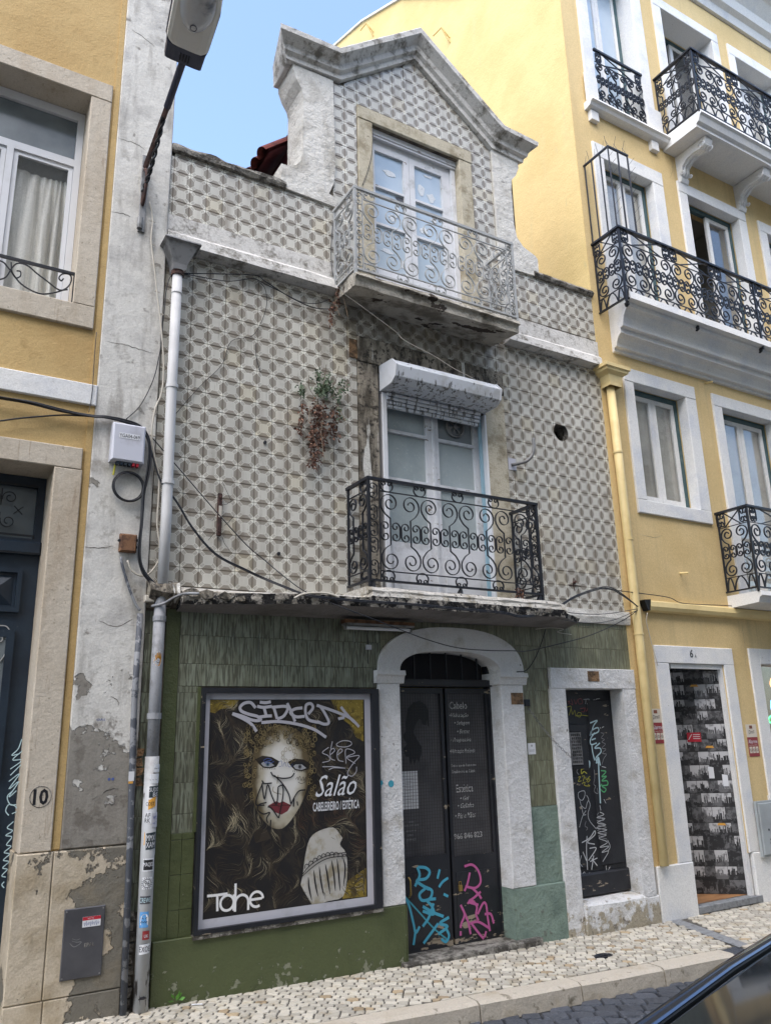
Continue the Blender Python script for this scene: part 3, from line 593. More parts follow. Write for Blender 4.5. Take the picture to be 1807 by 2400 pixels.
# ================================================================ tile laying on walls
def clip(poly, cl):
    out = poly; n = len(cl)
    for i in range(n):
        a, b = cl[i], cl[(i + 1) % n]; inp = out; out = []
        if not inp: break
        side = lambda p: (b[0] - a[0]) * (p[1] - a[1]) - (b[1] - a[1]) * (p[0] - a[0])
        for k in range(len(inp)):
            p, q = inp[k - 1], inp[k]; sp, sq = side(p), side(q)
            if sq >= 0:
                if sp < 0: u = sp / (sp - sq); out.append((p[0] + (q[0] - p[0]) * u, p[1] + (q[1] - p[1]) * u))
                out.append(q)
            elif sp >= 0: u = sp / (sp - sq); out.append((p[0] + (q[0] - p[0]) * u, p[1] + (q[1] - p[1]) * u))
    return out
def area(p): return sum(p[i - 1][0] * p[i][1] - p[i][0] * p[i - 1][1] for i in range(len(p))) / 2
def rect(x0, x1, z0, z1): return [(x0, z0), (x1, z0), (x1, z1), (x0, z1)]
TILES = []
def tiles(regions, ox, oz, p, gap=.0016, th=.010, y=0.0, mt=None, rnd=None, skip=None):
    for R in regions:
        xs = [a for a, b in R]; zs = [b for a, b in R]
        for i in range(int((min(xs) - ox) // p), int((max(xs) - ox) // p) + 1):
            for j in range(int((min(zs) - oz) // p), int((max(zs) - oz) // p) + 1):
                x0, z0 = ox + i * p, oz + j * p
                q = clip(rect(x0 + gap, x0 + p - gap, z0 + gap, z0 + p - gap), R)
                if len(q) < 3 or area(q) < .05 * p * p or (skip and skip(x0 + p / 2, z0 + p / 2)): continue
                TILES.append((x0, z0, p, q, y, th, mt))
def tile_piece(mb, T):
    x0, z0, p, q, y, th, mt = T; n = len(q); i = len(mb.v); tt = random.random()
    a, b = random.gauss(0, .006), random.gauss(0, .006); dy = random.gauss(0, .0005); cx = sum(c[0] for c in q) / n; cz = sum(c[1] for c in q) / n
    Y = lambda x, z: y + dy + (x - cx) * a + (z - cz) * b
    ch = .0013
    F_ = [(cx + (x - cx) * (1 - ch / p * 2.2), cz + (z - cz) * (1 - ch / p * 2.2)) for x, z in q]
    mb.v += [(x, Y(x, z), z) for x, z in F_] + [(x, Y(x, z) + .0015, z) for x, z in q] + [(x, y + th, z) for x, z in q]
    uv = lambda x, z: ((x - x0) / p, (z - z0) / p)
    mb.f.append(tuple(range(i, i + n))); k0 = len(mb.f) - 1; mb.uv[k0] = [uv(*c) for c in F_]; mb.t[k0] = tt
    for lv in (0, n):
        for k in range(n):
            l = (k + 1) % n; mb.f.append((i + lv + n + k, i + lv + n + l, i + lv + l, i + lv + k)); f = len(mb.f) - 1; mb.t[f] = tt
            mb.uv[f] = [uv(*q[k]), uv(*q[l]), uv(*q[l]), uv(*q[k])]
def flush_tiles(parent, name, limit):
    global TILES
    def key(T):
        x, z = T[0], T[1]; d = Vector((x, D, z - EYE)); return area(T[3]) * D / d.length ** 3
    TILES.sort(key=key, reverse=True); st = {}
    for k, T in enumerate(TILES):
        if k < limit: mb = MB(); tile_piece(mb, T); mb.ob(name, T[6], parent)
        else: tile_piece(st.setdefault(T[6].name, MB()), T)
    for mn, mb in st.items(): mb.ob(name, bpy.data.materials[mn], parent, kind='stuff')
    TILES = []

# ================================================================ ironwork
def spiral(cx, cz, R, r, a0, a1, n=26):
    return [(cx + (R + (r - R) * (k / n) ** .8) * cos(a0 + (a1 - a0) * k / n), cz + (R + (r - R) * (k / n) ** .8) * sin(a0 + (a1 - a0) * k / n)) for k in range(n + 1)]
IRON = {}
def scroll_meshes(u, hL, hR, tw, dy, mn=''):
    """local meshes at origin: lobe (a volute on a necked stem), curl pair, heart"""
    key = (round(u, 3), round(hL, 3), round(hR, 3), tw, dy, mn)
    if key in IRON: return IRON[key]
    R = u / 4 * .96
    mb = MB()            # lobe, centre at origin, neck to the inner side (+x) below; stem runs down to -hL
    sp = spiral(0, 0, R, R * .22, radians(212), radians(212 - 560), 34)
    neck = smooth_path([(0, -hL), (0, -max(hL * .6, R * 1.5)), (-R * .04, -R * 1.34), (-R * .5, -R * 1.0), (-R * .848, -R * .53)], 5)
    mb.bar(neck[:-1] + sp, tw, -dy, dy); lobe = mb.mesh('scroll', tint=.5)
    mb = MB()            # C curl: opens to +x, height hR
    r = hR / 4; up = spiral(r * .55, r, r * 1.05, r * .3, radians(180), radians(180 - 400), 20); dn = [(x, -z) for x, z in up]
    mb.bar(dn[::-1] + up, tw, -dy, dy); curl = mb.mesh('scroll', tint=.5)
    if 'heart' + mn not in IRON:
        mb = MB(); hp = [(.056 * cos(radians(-90 - 12 * q)), .05 * sin(radians(-90 - 12 * q))) for q in range(11)]; mb.bar(hp + spiral(-.030, .022, .024, .008, radians(150), radians(150 - 400), 18), tw, -dy, dy); IRON['heart' + mn] = mb.mesh('scroll', tint=.5)
    IRON[key] = (lobe, curl); return IRON[key]
def inst(me, mat_, parent, x, y, z, sx=1, sz=1, rz=0, name='scroll'):
    o = link(name, me, mat_, parent); o.location = (x, y, z); o.scale = (sx, 1, sz); o.rotation_euler = (0, 0, rz); return o
def rail_panel(par, mt, x0, x1, z0, z1, y, n, along='x', side_x=0, tw=.006, cross=False, fill=True, dy=.007):
    """one face of a railing; along 'x': x0..x1 at depth y; along 'y': y0=x0..x1 at X=side_x"""
    L = x1 - x0; u = L / n; H = z1 - z0; zt = z1 - H * .115; zb = z0 + H * .095
    if cross: zt = z1 - H * .2; zb = z0 + H * .17
    mid = (zt + zb) / 2; hR = min(u * .42, H * .2); R = u / 4 * .96
    lobe, curl = scroll_meshes(u, (zt - mid) - R, hR, tw, dy, mt.name); heart = IRON['heart' + mt.name]
    rz = 0 if along == 'x' else pi / 2
    P = (lambda s, z: (x0 + s, y, z)) if along == 'x' else (lambda s, z: (side_x, x0 + s, z))
    for z in (zt, zb):
        mb = MB()
        if along == 'x': mb.box(x0, x1, y - .006, y + .006, z - .004, z + .004)
        else: mb.box(side_x - .006, side_x + .006, x0, x1, z - .004, z + .004)
        mb.ob('rail', mt, par)
    for k in range(n):
        for s in (-1, 1):
            cx = (k + .5) * u + s * u / 4
            # lobes up and down
            for v in (1, -1):
                p = P(cx, mid + v * ((zt - mid) - R)); inst(lobe, mt, par, p[0], p[1], p[2], sx=-s * 1.0, sz=v, rz=rz)
            for e in (-1, 1):
                p = P(cx + e * (hR * .43), mid); inst(curl, mt, par, p[0], p[1], p[2], sx=-e * -1 if False else (1 if e < 0 else -1), sz=1, rz=rz)
        if not cross:
            for zc, v in ((z1 - H * .06, 1), (z0 + H * .05, -1)):
                for s in (-1, 1):
                    p = P(k * u + (0 if k else u * .18), zc); inst(heart, mt, par, p[0], p[1], p[2], sx=s, sz=v * H * .055 / .05, rz=rz)
    if cross:
        nc = max(1, n // 2); cw = L / nc
        for k in range(nc):
            for i_, (a, b) in enumerate((((k * cw + cw * .2), (k + 1) * cw - cw * .2), ((k + 1) * cw - cw * .2, k * cw + cw * .2))):
                mb = MB(); e = .001 * i_; d2 = dy - .002 * i_
                if along == 'x': mb.bar([(x0 + a, zt), (x0 + b, z1 - .01)], tw, y - d2, y + d2)
                else: mb.bar([(x0 + a, zt), (x0 + b, z1 - .01)], tw, side_x - d2, side_x + d2, 'yz')
                mb.ob('cross_bar', mt, par)
        for k in range(nc):
            for s in (.08, .92):
                for e in (-1, 1): p = P(k * cw + cw * s + e * .035, (zt + z1) / 2); inst(curl, mt, par, p[0], p[1], p[2], sx=.8 if e < 0 else -.8, sz=(z1 - zt) / hR * .9, rz=rz)
        arch = MB(); na = n * 2; aw = L / na
        for k in range(na + 1):
            a = max(0, (k - .5) * aw); b = min(L, (k + .5) * aw); c = (a + b) / 2
            pts = [(x0 + a + (b - a) * q / 8, z0 + (zb - z0) * sin(pi * q / 8) ** .7) for q in range(9)]
            if along == 'x': arch.bar(pts, tw, y - dy, y + dy)
            else: arch.bar(pts, tw, side_x - dy, side_x + dy, 'yz')
        arch.ob('arch_row', mt, par)
def balcony_rail(root, mt, x0, x1, yw, yf, z0, z1, n, ns, cross=False, right=True, margin=.1, hand=.022, mid_posts=(), tw=.006):
    par = root
    def bx(name, *a):
        mb = MB(); mb.box(*a); return mb.ob(name, mt, par)
    bx('handrail', x0 - hand, x1 + hand, yf - hand, yf + hand, z1 - .012, z1 + .012)
    bx('handrail', x0 - hand, x0 + hand, yf + hand, yw, z1 - .012, z1 + .012)
    bx('bottom_rail', x0 - .012, x1 + .012, yf - .012, yf + .012, z0 - .008, z0 + .008)
    bx('bottom_rail', x0 - .012, x0 + .012, yf + .012, yw, z0 - .008, z0 + .008)
    for x in [x0, x1] + list(mid_posts): bx('post', x - .011, x + .011, yf - .011, yf + .011, z0 - .05, z1)
    if right:
        bx('handrail', x1 - hand, x1 + hand, yf + hand, yw, z1 - .012, z1 + .012); bx('bottom_rail', x1 - .012, x1 + .012, yf + .012, yw, z0 - .008, z0 + .008)
    for x in ([x0 + margin, x1 - margin] if margin > .03 else []): bx('bar', x - .004, x + .004, yf - .006, yf + .006, z0, z1)
    rail_panel(par, mt, x0 + margin, x1 - margin, z0, z1, yf, n, cross=cross, tw=tw)
    for x in ([x0, x1] if right else [x0]):
        bx('bar', x - .008, x + .008, yw - .03, yw - .014, z0, z1)
        rail_panel(par, mt, yf + .02, yw - .03, z0, z1, yf, ns, along='y', side_x=x, cross=cross, tw=tw)
    if margin > .03:
        lobe, curl = scroll_meshes(.37, .2, (z1 - z0) * .2, tw, .007, mt.name)
        for x, s in ((x0 + .015, -1), (x1 - .015, 1)):
            for q in (.12, .34, .5, .66, .88): inst(curl, mt, par, x - s * .045, yf, z0 + (z1 - z0) * q, sx=(s * .9), sz=.8)
# ================================================================ TILED HOUSE
H = thing('tiled_house', (3.8, .1, 0), 'narrow three storey house clad in grey and cream patterned tiles with a gabled dormer', 'house')
def blk(name, mt, par, *a, b=0.0, bevel=0, label=None):
    mb = MB(); mb.box(*a, b=b); return mb.ob(name, mt, par, label=label, bevel=bevel)
VH = (5.508, 4.55, .098)                                    # vent hole
wall = MB().plate(1.40, 6.20, 2.60, 6.30, [(3.345, 4.52, 2.60, 4.80), (VH[0] - .1, VH[0] + .1, VH[1] - .1, VH[1] + .1), (3.33, 4.39, 5.45, 6.30)], .0105, .25)
wall.plate(1.40, 6.20, -.3, 2.60, [(3.40, 4.56, -.3, 2.34), (5.20, 6.06, .10, 2.0)], .0105, .19)
wall_t = wall.ob('wall', M['bed'], H)
blk('side_wall', M['bed'], H, 1.42, 1.6, .36, 9, -.3, 6.2); blk('back_wall', M['bed'], H, 1.62, 6.1, 8.8, 9, -.3, 6.2)
mb = MB(); mb.quad((1.42, .26, 6.2), (6.14, .26, 6.2), (6.14, 9, 6.35), (1.42, 9, 6.35)); mb.quad((1.42, .26, 6.12), (1.42, 9, 6.2), (6.14, 9, 6.2), (6.14, .26, 6.12)); mb.ob('roof_slab', M['cap'], H)
# gable wall core
GAB = [(2.60, 6.30), (3.33, 6.30), (3.33, 7.42), (4.39, 7.42), (4.39, 6.30), (5.13, 6.30), (5.13, 7.72), (4.82, 7.72), (3.87, 8.45), (2.98, 7.75), (2.60, 7.70)]
gb = MB()
for q in (rect(2.62, 3.33, 6.30, 7.42), rect(4.39, 5.12, 6.30, 7.42), [(2.62, 7.42), (5.12, 7.42), (5.12, 7.74), (4.82, 7.74), (3.87, 8.46), (2.98, 7.76), (2.62, 7.72)]): gb.prism(q, .0105, .3)
gb.ob('gable_wall', M['bed'], H)
# --- patterned tiles
mt = M['tile']; ox, oz = 1.63, 5.05
def slabskip(x, z): return abs(x - VH[0]) < .14 and abs(z - VH[1]) < .14
tiles([rect(1.41, 3.125, 2.672, 5.375), rect(3.125, 4.775, 5.055, 5.36), rect(4.775, 6.165, 2.70, 5.375), rect(2.87, 3.125, 5.375, 5.42), rect(4.53, 4.775, 5.375, 5.42)], ox, oz, .14, mt=mt, skip=slabskip)
tiles([rect(1.405, 2.92, 5.712, 6.305)], 1.571, 6.272 - .14 * 5, .14, mt=mt)
tiles([rect(5.0, 6.155, 5.75, 6.31)], 5.063 - .14, 6.106 - .14 * 3, .14, mt=mt)
tiles([rect(2.905, 3.165, 5.43, 7.715), rect(4.555, 4.825, 5.43, 7.70), [(3.165, 7.58), (4.555, 7.58), (4.555, 7.715), (4.82, 7.715), (3.85, 8.44), (2.98, 7.735), (3.165, 7.735)][:0] or [(2.965, 7.717), (3.165, 7.58), (4.555, 7.58), (4.82, 7.702), (3.85, 8.43)]], 3.17, 7.871 - .14 * 20, .14, mt=mt)
# the two small corner pieces between the strips and the pediment
# --- green tiles
gx, gzo = 1.654, 2.32 - .2 * 20
tiles([rect(1.656, 3.30, 1.965, 2.52), rect(1.656, 1.80, 1.0, 1.963)], gx, gzo, .20, mt=M['green'], gap=.001, th=.008)
tiles([rect(1.41, 1.48, .55, 2.48)], gx, gzo, .20, mt=M['green'], gap=.001, th=.006, y=.004)
tiles([rect(3.30, 4.765, 2.30, 2.56), rect(3.27, 3.45, 1.965, 2.30), rect(4.51, 4.765, 1.965, 2.30), rect(4.765, 5.065, .975, 2.58), rect(5.07, 6.17, 2.16, 2.60)], gx + .05, gzo + .03, .20, mt=M['greenB'], gap=.001, th=.008)
# circular cut tiles round the vent hole
mb = MB(); x0, z0 = 1.63 + .14 * 27, 5.05 - .14 * 4
xs0, xs1 = ox + .14 * math.floor((VH[0] - .14 - ox) / .14 + .5), 0
cells = [(i, j) for i in range(20, 34) for j in range(-10, 2) if slabskip(ox + i * .14 + .07, oz + j * .14 + .07)]
hx0 = min(ox + i * .14 for i, j in cells); hx1 = max(ox + (i + 1) * .14 for i, j in cells); hz0 = min(oz + j * .14 for i, j in cells); hz1 = max(oz + (j + 1) * .14 for i, j in cells)
N_ = 48; rim = []; out = []
for k in range(N_):
    a = 2 * pi * k / N_; c, s_ = cos(a), sin(a); rim.append((VH[0] + VH[2] * c, VH[1] + VH[2] * s_))
    tx = ((hx1 if c > 0 else hx0) - VH[0]) / c if abs(c) > 1e-6 else 9; tz = ((hz1 if s_ > 0 else hz0) - VH[1]) / s_ if abs(s_) > 1e-6 else 9
    t_ = min(tx, tz); out.append((VH[0] + c * t_, VH[1] + s_ * t_))
uvf = lambda q: ((q[0] - ox) / .14 % 1 if 0 else (q[0] - ox) / .14, (q[1] - oz) / .14)
for (i, j) in cells:
    cl = rect(ox + i * .14 + .0012, ox + (i + 1) * .14 - .0012, oz + j * .14 + .0012, oz + (j + 1) * .14 - .0012); tt = random.random()
    mb = MB()
    for k in range(N_):
        l = (k + 1) % N_; q = clip([rim[k], out[k], out[l], rim[l]], cl)
        if len(q) < 3:  continue
        mb.quad(*[(a, 0, b) for a, b in q], uv=[(((a - ox) / .14) - i, ((b - oz) / .14) - j) for a, b in q], t=tt)
    for (cx_, cz_) in ((hx0, hz0), (hx1, hz0), (hx0, hz1), (hx1, hz1)):   # corner left by the fan
        pass
    if mb.f: mb.ob('tile', mt, wall_t)
mb = MB()
for k in range(N_):
    l = (k + 1) % N_; mb.quad((rim[k][0], 0, rim[k][1]), (rim[l][0], 0, rim[l][1]), (rim[l][0], .3, rim[l][1]), (rim[k][0], .3, rim[k][1]))
mb.ob('vent_liner', M['cap'], H); mb = MB().disc(VH[0], VH[1], VH[2] + .01, .2); mb.ob('vent_back', M['dark'], H)
flush_tiles(wall_t, 'tile', 299)
# --- olive and teal painted render
blk('painted_base', M['olive'], H, 1.56, 3.455, -.034, .01, -.2, .365, b=.004, bevel=0)
blk('painted_edge', M['olive'], H, 1.556, 1.652, -.004, .01, .366, 2.50); 
pb = MB()
for z in (.367, .532, .745, .96):
    z2 = {.367: .529, .532: .742, .745: .957, .96: .999}[z]
    pb.box(1.655, 1.729, -.006, .01, z, z2, b=.0015); pb.box(1.732, 1.814, -.006, .01, z, z2, b=.0015)
pb.ob('painted_tile', M['olive'], H)
blk('painted_edge', M['olive'], H, 1.80, 1.822, -.012, .01, 1.0, 1.96)
blk('painted_panel', M['teal'], H, 4.74, 5.07, -.006, .01, .36, .972); blk('painted_panel', M['teal'], H, 4.515, 5.06, -.03, .01, -.3, .358, b=.006)
# --- plaster bands, parapet caps
def rough_bar(x0, x1, prof, seg=.06, amp=.006, freq=6):
    """profile of (y, z) swept along X with uneven edges"""
    n = max(2, int((x1 - x0) / seg)); mb = MB(); m_ = len(prof)
    for k in range(n + 1):
        x = x0 + (x1 - x0) * k / n
        for j, (y, z) in enumerate(prof):
            a = amp if 0 < j < m_ - 1 else 0
            mb.v.append((x, y + a * noise.noise(Vector((x * freq, j * 3.1, .5))), z + a * noise.noise(Vector((x * freq, j * 3.1, 9.5)))))
    for k in range(n):
        for j in range(m_ - 1): a = k * m_ + j; mb.f.append((a, a + 1, a + m_ + 1, a + m_))
    mb.f.append(tuple(range(m_ - 1, -1, -1))); mb.f.append(tuple(n * m_ + j for j in range(m_))); return mb
bandp = [(.01, 5.715), (-.004, 5.712), (-.006, 5.56), (-.045, 5.52), (-.05, 5.46), (-.10, 5.43), (-.105, 5.395), (-.03, 5.385), (.01, 5.38)]
rough_bar(1.402, 2.90, bandp).ob('plaster_band', M['cornice'], H, smooth=False)
rough_bar(4.83, 6.17, [(y, z + (.02 if z > 5.6 else 0)) for y, z in bandp]).ob('plaster_band', M['cornice'], H)
capp = [(.3, 6.30), (.3, 6.37), (.12, 6.395), (-.03, 6.375), (-.045, 6.34), (-.03, 6.312), (-.002, 6.306)]
rough_bar(1.402, 2.42, capp, .04, .014, 9).ob('parapet_cap', M['cap'], H); rough_bar(5.30, 6.16, [(y, z - .02) for y, z in capp], .04, .008, 9).ob('parapet_cap', M['cap'], H)
# --- scrolled plaster shoulders of the dormer
def arc(cx, cz, r, a0, a1, n=8): return [(cx + r * cos(radians(a0 + (a1 - a0) * k / n)), cz + r * sin(radians(a0 + (a1 - a0) * k / n))) for k in range(n + 1)]
shL = [(2.90, 7.72), (2.478, 7.72)] + [(2.48, 7.66), (2.515, 7.56), (2.57, 7.47), (2.585, 7.40), (2.585, 6.78), (2.57, 6.68), (2.52, 6.60), (2.45, 6.565), (2.374, 6.56), (2.374, 6.40)] + [(2.15, 6.385), (2.16, 6.33), (2.50, 6.315), (2.93, 6.30), (2.93, 6.39), (2.85, 6.42), (2.90, 6.55), (2.92, 6.75)]
def ear(poly, y0, y1, dens=1):
    from mathutils.geometry import tessellate_polygon
    mb = MB(); n = len(poly); i = 0
    mb.v += [(x, y0, z) for x, z in poly] + [(x, y1, z) for x, z in poly]
    for tri in tessellate_polygon([[Vector((x, z, 0)) for x, z in poly]]):
        a = [poly[t_] for t_ in tri]; ccw = (a[1][0] - a[0][0]) * (a[2][1] - a[0][1]) - (a[2][0] - a[0][0]) * (a[1][1] - a[0][1]) > 0
        tr = tri if ccw else tri[::-1]; mb.f.append(tuple(tr)); mb.f.append(tuple(n + t_ for t_ in tr[::-1]))
    ar = sum(poly[k - 1][0] * poly[k][1] - poly[k][0] * poly[k - 1][1] for k in range(n))
    for k in range(n):
        l = (k + 1) % n; mb.f.append((n + k, n + l, l, k) if ar > 0 else (k, l, n + l, n + k))
    return mb
ear(shL, -.022, .33).ob('dormer_shoulder', M['white'], H)
shR = [(4.828, 7.72), (5.19, 7.72), (5.20, 7.62), (5.15, 7.50), (5.085, 7.42), (5.07, 7.30), (5.07, 6.85), (5.10, 6.70), (5.18, 6.61), (5.34, 6.55), (5.37, 6.52), (5.37, 6.36), (5.42, 6.33), (5.42, 6.302), (5.02, 6.29), (4.985, 6.29), (4.985, 5.76), (4.94, 5.76), (4.94, 5.40), (4.845, 5.40), (4.83, 6.6)]
ear(shR, -.024, .33).ob('dormer_shoulder', M['white'], H)
# --- dormer cornice: mitred moulding
path = [(2.43, 7.715), (2.98, 7.745), (3.855, 8.43), (4.82, 7.715), (5.22, 7.69)]
prof = [(-.0, .0), (-.045, .005), (-.05, .055), (-.085, .075), (-.095, .13), (-.15, .17), (-.185, .19), (-.19, .245), (-.17, .262), (.33, .262), (.33, .0)]    # (y, offset up)
mb = MB(); NP = len(prof); n = len(path); ends = []
dirs = [Vector((path[k + 1][0] - path[k][0], path[k + 1][1] - path[k][1])).normalized() for k in range(n - 1)]
for k in range(n):
    a = dirs[max(k - 1, 0)]; b = dirs[min(k, n - 2)]; na = Vector((-a.y, a.x)); nb = Vector((-b.y, b.x)); mi = (na + nb).normalized(); sc = 1 / max(.3, mi.dot(na))
    for (y, o) in prof:
        ex = 0
        if k == 0: ex = -max(0, -y) * .75
        if k == n - 1: ex = max(0, -y) * .75
        o *= .90; mb.v.append((path[k][0] + mi.x * o * sc + ex, y, path[k][1] + mi.y * o * sc))
for k in range(n - 1):
    for j in range(NP): l = (j + 1) % NP; a = k * NP; mb.f.append((a + j, a + NP + j, a + NP + l, a + l))
mb.f.append(tuple(range(NP))); mb.f.append(tuple((n - 1) * NP + j for j in range(NP - 1, -1, -1)))
co = mb.ob('dormer_cornice', M['cornice'], H)
sb = co.modifiers.new('sub', 'SUBSURF'); sb.subdivision_type = 'SIMPLE'; sb.levels = 4; sb.render_levels = 4
dp = co.modifiers.new('disp', 'DISPLACE'); tx = bpy.data.textures.new('erosion', 'CLOUDS'); tx.noise_scale = .07; dp.texture = tx; dp.strength = .007; dp.texture_coords = 'GLOBAL'
# --- dormer body and its red tiled roof
blk('dormer_side_wall', M['shadow_redwall'], H, 2.62, 2.72, .34, 3.6, 6.3, 7.12); blk('dormer_side_wall', M['shadow_redwall'], H, 5.0, 5.1, .34, 3.6, 6.3, 7.12)
mb = MB()
mb.quad((2.40, .34, 7.0), (2.40, 3.7, 7.0), (3.86, 3.7, 8.32), (3.86, .34, 8.32)); mb.quad((5.30, 3.7, 7.0), (5.30, .34, 7.0), (3.86, .34, 8.32), (3.86, 3.7, 8.32))
mb.quad((2.40, .34, 6.96), (3.86, .34, 8.28), (3.86, 3.7, 8.28), (2.40, 3.7, 6.96)); mb.quad((5.30, 3.7, 6.96), (3.86, 3.7, 8.28), (3.86, .34, 8.28), (5.30, .34, 6.96)); roof = mb.ob('dormer_roof', M['shadow_redwall'], H)
rt = MB()
for k in range(9):
    a = pi * k / 8; rt.v += [(-.02, -.085 * cos(a), .07 * sin(a)), (.40, -.07 * cos(a), .06 * sin(a) )]
for k in range(8): a = 2 * k; rt.f.append((a, a + 1, a + 3, a + 2)); rt.f.append((a + 2, a + 3, a + 1, a)) if 0 else None
rtm = rt.mesh('roof_tile', tint=.5); sl_ = math.atan2(1.32, 1.46)
for i in range(20):
    for r_ in range(5):
        for side in (0, 1):
            d_ = r_ * .39 - .03
            o = link('roof_tile', rtm, M['rooftile'], roof)
            x = (2.40 + d_ * cos(sl_)) if side == 0 else (5.32 - d_ * cos(sl_)); o.location = (x, .42 + i * .165, 7.005 + d_ * sin(sl_))
            o.rotation_euler = (0, -sl_, 0) if side == 0 else (0, -sl_, pi)
            if side: o.rotation_euler = (0, -sl_, pi)
# --- upper door: surround, frame, leaves
blk('lintel', M['limestone'], H, 3.168, 4.55, -.018, .2, 7.425, 7.575, b=.006); blk('jamb', M['limestone'], H, 3.172, 3.335, -.014, .2, 5.43, 7.422, b=.005); blk('jamb', M['limestone'], H, 4.385, 4.545, -.014, .2, 5.43, 7.422, b=.005)
up = MB().plate(3.338, 4.382, 5.43, 7.42, [(3.375, 4.33, 5.46, 7.345)], .07, .16)
up.box(3.34, 4.38, .045, .069, 7.36, 7.418); up.box(3.34, 4.38, .055, .069, 7.335, 7.358)
wd = up.ob('upper_door', M['paintwood'], H)
leafm = []
for x0, x1 in ((3.378, 3.823), (3.827, 4.327)):
    ho = []
    a, b = (3.42, 3.757) if x0 < 3.5 else (3.89, 4.228)
    for z0, z1 in ((6.825, 7.225), (6.40, 6.80), (5.90, 6.375)): ho.append((a, b, z0, z1))
    lf = MB().plate(x0, x1, 5.462, 7.342, ho, .10, .145); lf.box(a, b, .088, .0995, 5.56, 5.84); l_ = lf.ob('leaf', M['paintwood'], wd)
    for h_ in ho:
        mb = MB(); mb.box(h_[0], h_[1], .125, .13, h_[2], h_[3]); mb.ob('pane', M['skyglass'], wd)
rr = random.Random(5)
for (cx, cz, wx, wz) in ((3.60, 7.03, .17, .07), (3.98, 6.98, .13, .15), (4.10, 6.93, .12, .13), (3.68, 6.60, .06, .18), (3.62, 6.52, .10, .10), (4.12, 6.66, .10, .07), (4.0, 6.50, .12, .10), (3.55, 6.12, .16, .06), (3.72, 6.03, .07, .10), (4.05, 6.10, .13, .05), (4.08, 7.17, .13, .04)):
    pts = []
    for k in range(11):
        a = 2 * pi * k / 11; r_ = rr.uniform(.55, 1.05); pts.append((cx + wx / 2 * r_ * cos(a), cz + wz / 2 * r_ * sin(a)))
    MB().prism(pts, .1215, .1238).ob('torn_paper', M['paper'], wd)
ribbed = MB()
for k in range(3): ribbed.prism([(3.66 + .05 * k, 6.78), (3.72 + .03 * k, 6.70), (3.752, 6.66 - .02 * k), (3.752, 6.79)], .1195 + .0003 * k, .1208 + .0003 * k)
ribbed.ob('dark_scrap', M['doorpanel'], wd)
# --- upper balcony
sl = MB(); sp_ = [(.0, 5.50), (-.44, 5.385), (-.455, 5.35), (-.425, 5.34), (-.42, 5.265), (.0, 5.335)]
sl = rough_bar(2.885, 4.665, sp_, .05, .008, 7)
for k, v in enumerate(sl.v):      # the right end sits lower, as the slab has tipped
    u = (v[0] - 2.885) / 1.78; sl.v[k] = (v[0] + (.03 if v[0] < 2.9 and v[1] > -.1 else 0), v[1], v[2] - .02 * u * (1 if v[1] > -.1 else .3))
ub = sl.ob('balcony', M['slab'], H, label='upper balcony slab with pale grey scrolled railing')
balcony_rail(ub, M['greyiron'], 2.895, 4.655, -.02, -.42, 5.425, 6.235, 4, 1, margin=.075, tw=.0055, hand=.014)
# --- first floor window-door: stone surround
blk('lintel', M['sootstone'], H, 3.128, 4.772, -.02, .2, 4.80, 5.045, b=.006)
blk('jamb', M['sootstone'], H, 3.132, 3.335, -.012, .2, 2.66, 4.797, b=.005); blk('jamb', M['limestone'], H, 4.53, 4.768, -.012, .2, 2.66, 4.797, b=.005, label='cleaner right stone jamb')
blk('broken_corner', M['rubble'], H, 3.05, 3.126, -.012, .009, 4.82, 5.0)
fr = MB().plate(3.36, 4.53, 2.68, 4.76, [(3.455, 4.50, 2.70, 4.72)], .06, .15); wf = fr.ob('balcony_door', M['alu'], H)
for x0, x1, a, b in ((3.458, 3.965, 3.48, 3.893), (3.968, 4.498, 4.032, 4.44)):
    ho = [(a, b, 4.255, 4.60), (a, b, 3.80, 4.225), (a, b, 3.215, 3.765)]
    lf = MB().plate(x0, x1, 2.70, 4.66, ho, .09, .14); lf.box(a + .02, b - .02, .078, .0895, 2.80, 3.12); lf.ob('leaf', M['paintwood'], wf)
    for i_, h_ in enumerate(ho):
        mb = MB(); mb.box(h_[0], h_[1], .118, .123, h_[2], h_[3]); mb.ob('pane', M['frost2'] if (x0 > 3.9 and i_ == 0) else M['frost'], wf)
blk('cover_strip', M['paintwood'], wf, 3.955, 3.98, .075, .0895, 2.72, 4.62)
blk('edge_strip', M['bluestripe'], wf, 4.478, 4.512, .045, .0595, 2.70, 4.60)
fan = MB().ring((4.243, .105, 4.41), .098, .012, n=24); fan.ring((4.243, .105, 4.41), .075, .005, n=24)
for k in range(6):
    a = k * pi / 3; fan.prism([(4.243 + .02 * cos(a), 4.41 + .02 * sin(a)), (4.243 + .075 * cos(a + .1), 4.41 + .075 * sin(a + .1)), (4.243 + .07 * cos(a + .55), 4.41 + .07 * sin(a + .55))], .1, .108)
fan.cyl((4.243, .112, 4.41), (0, -1, 0), .026, .02, 12); fan.ob('extractor_fan', M['zinc'], wf)
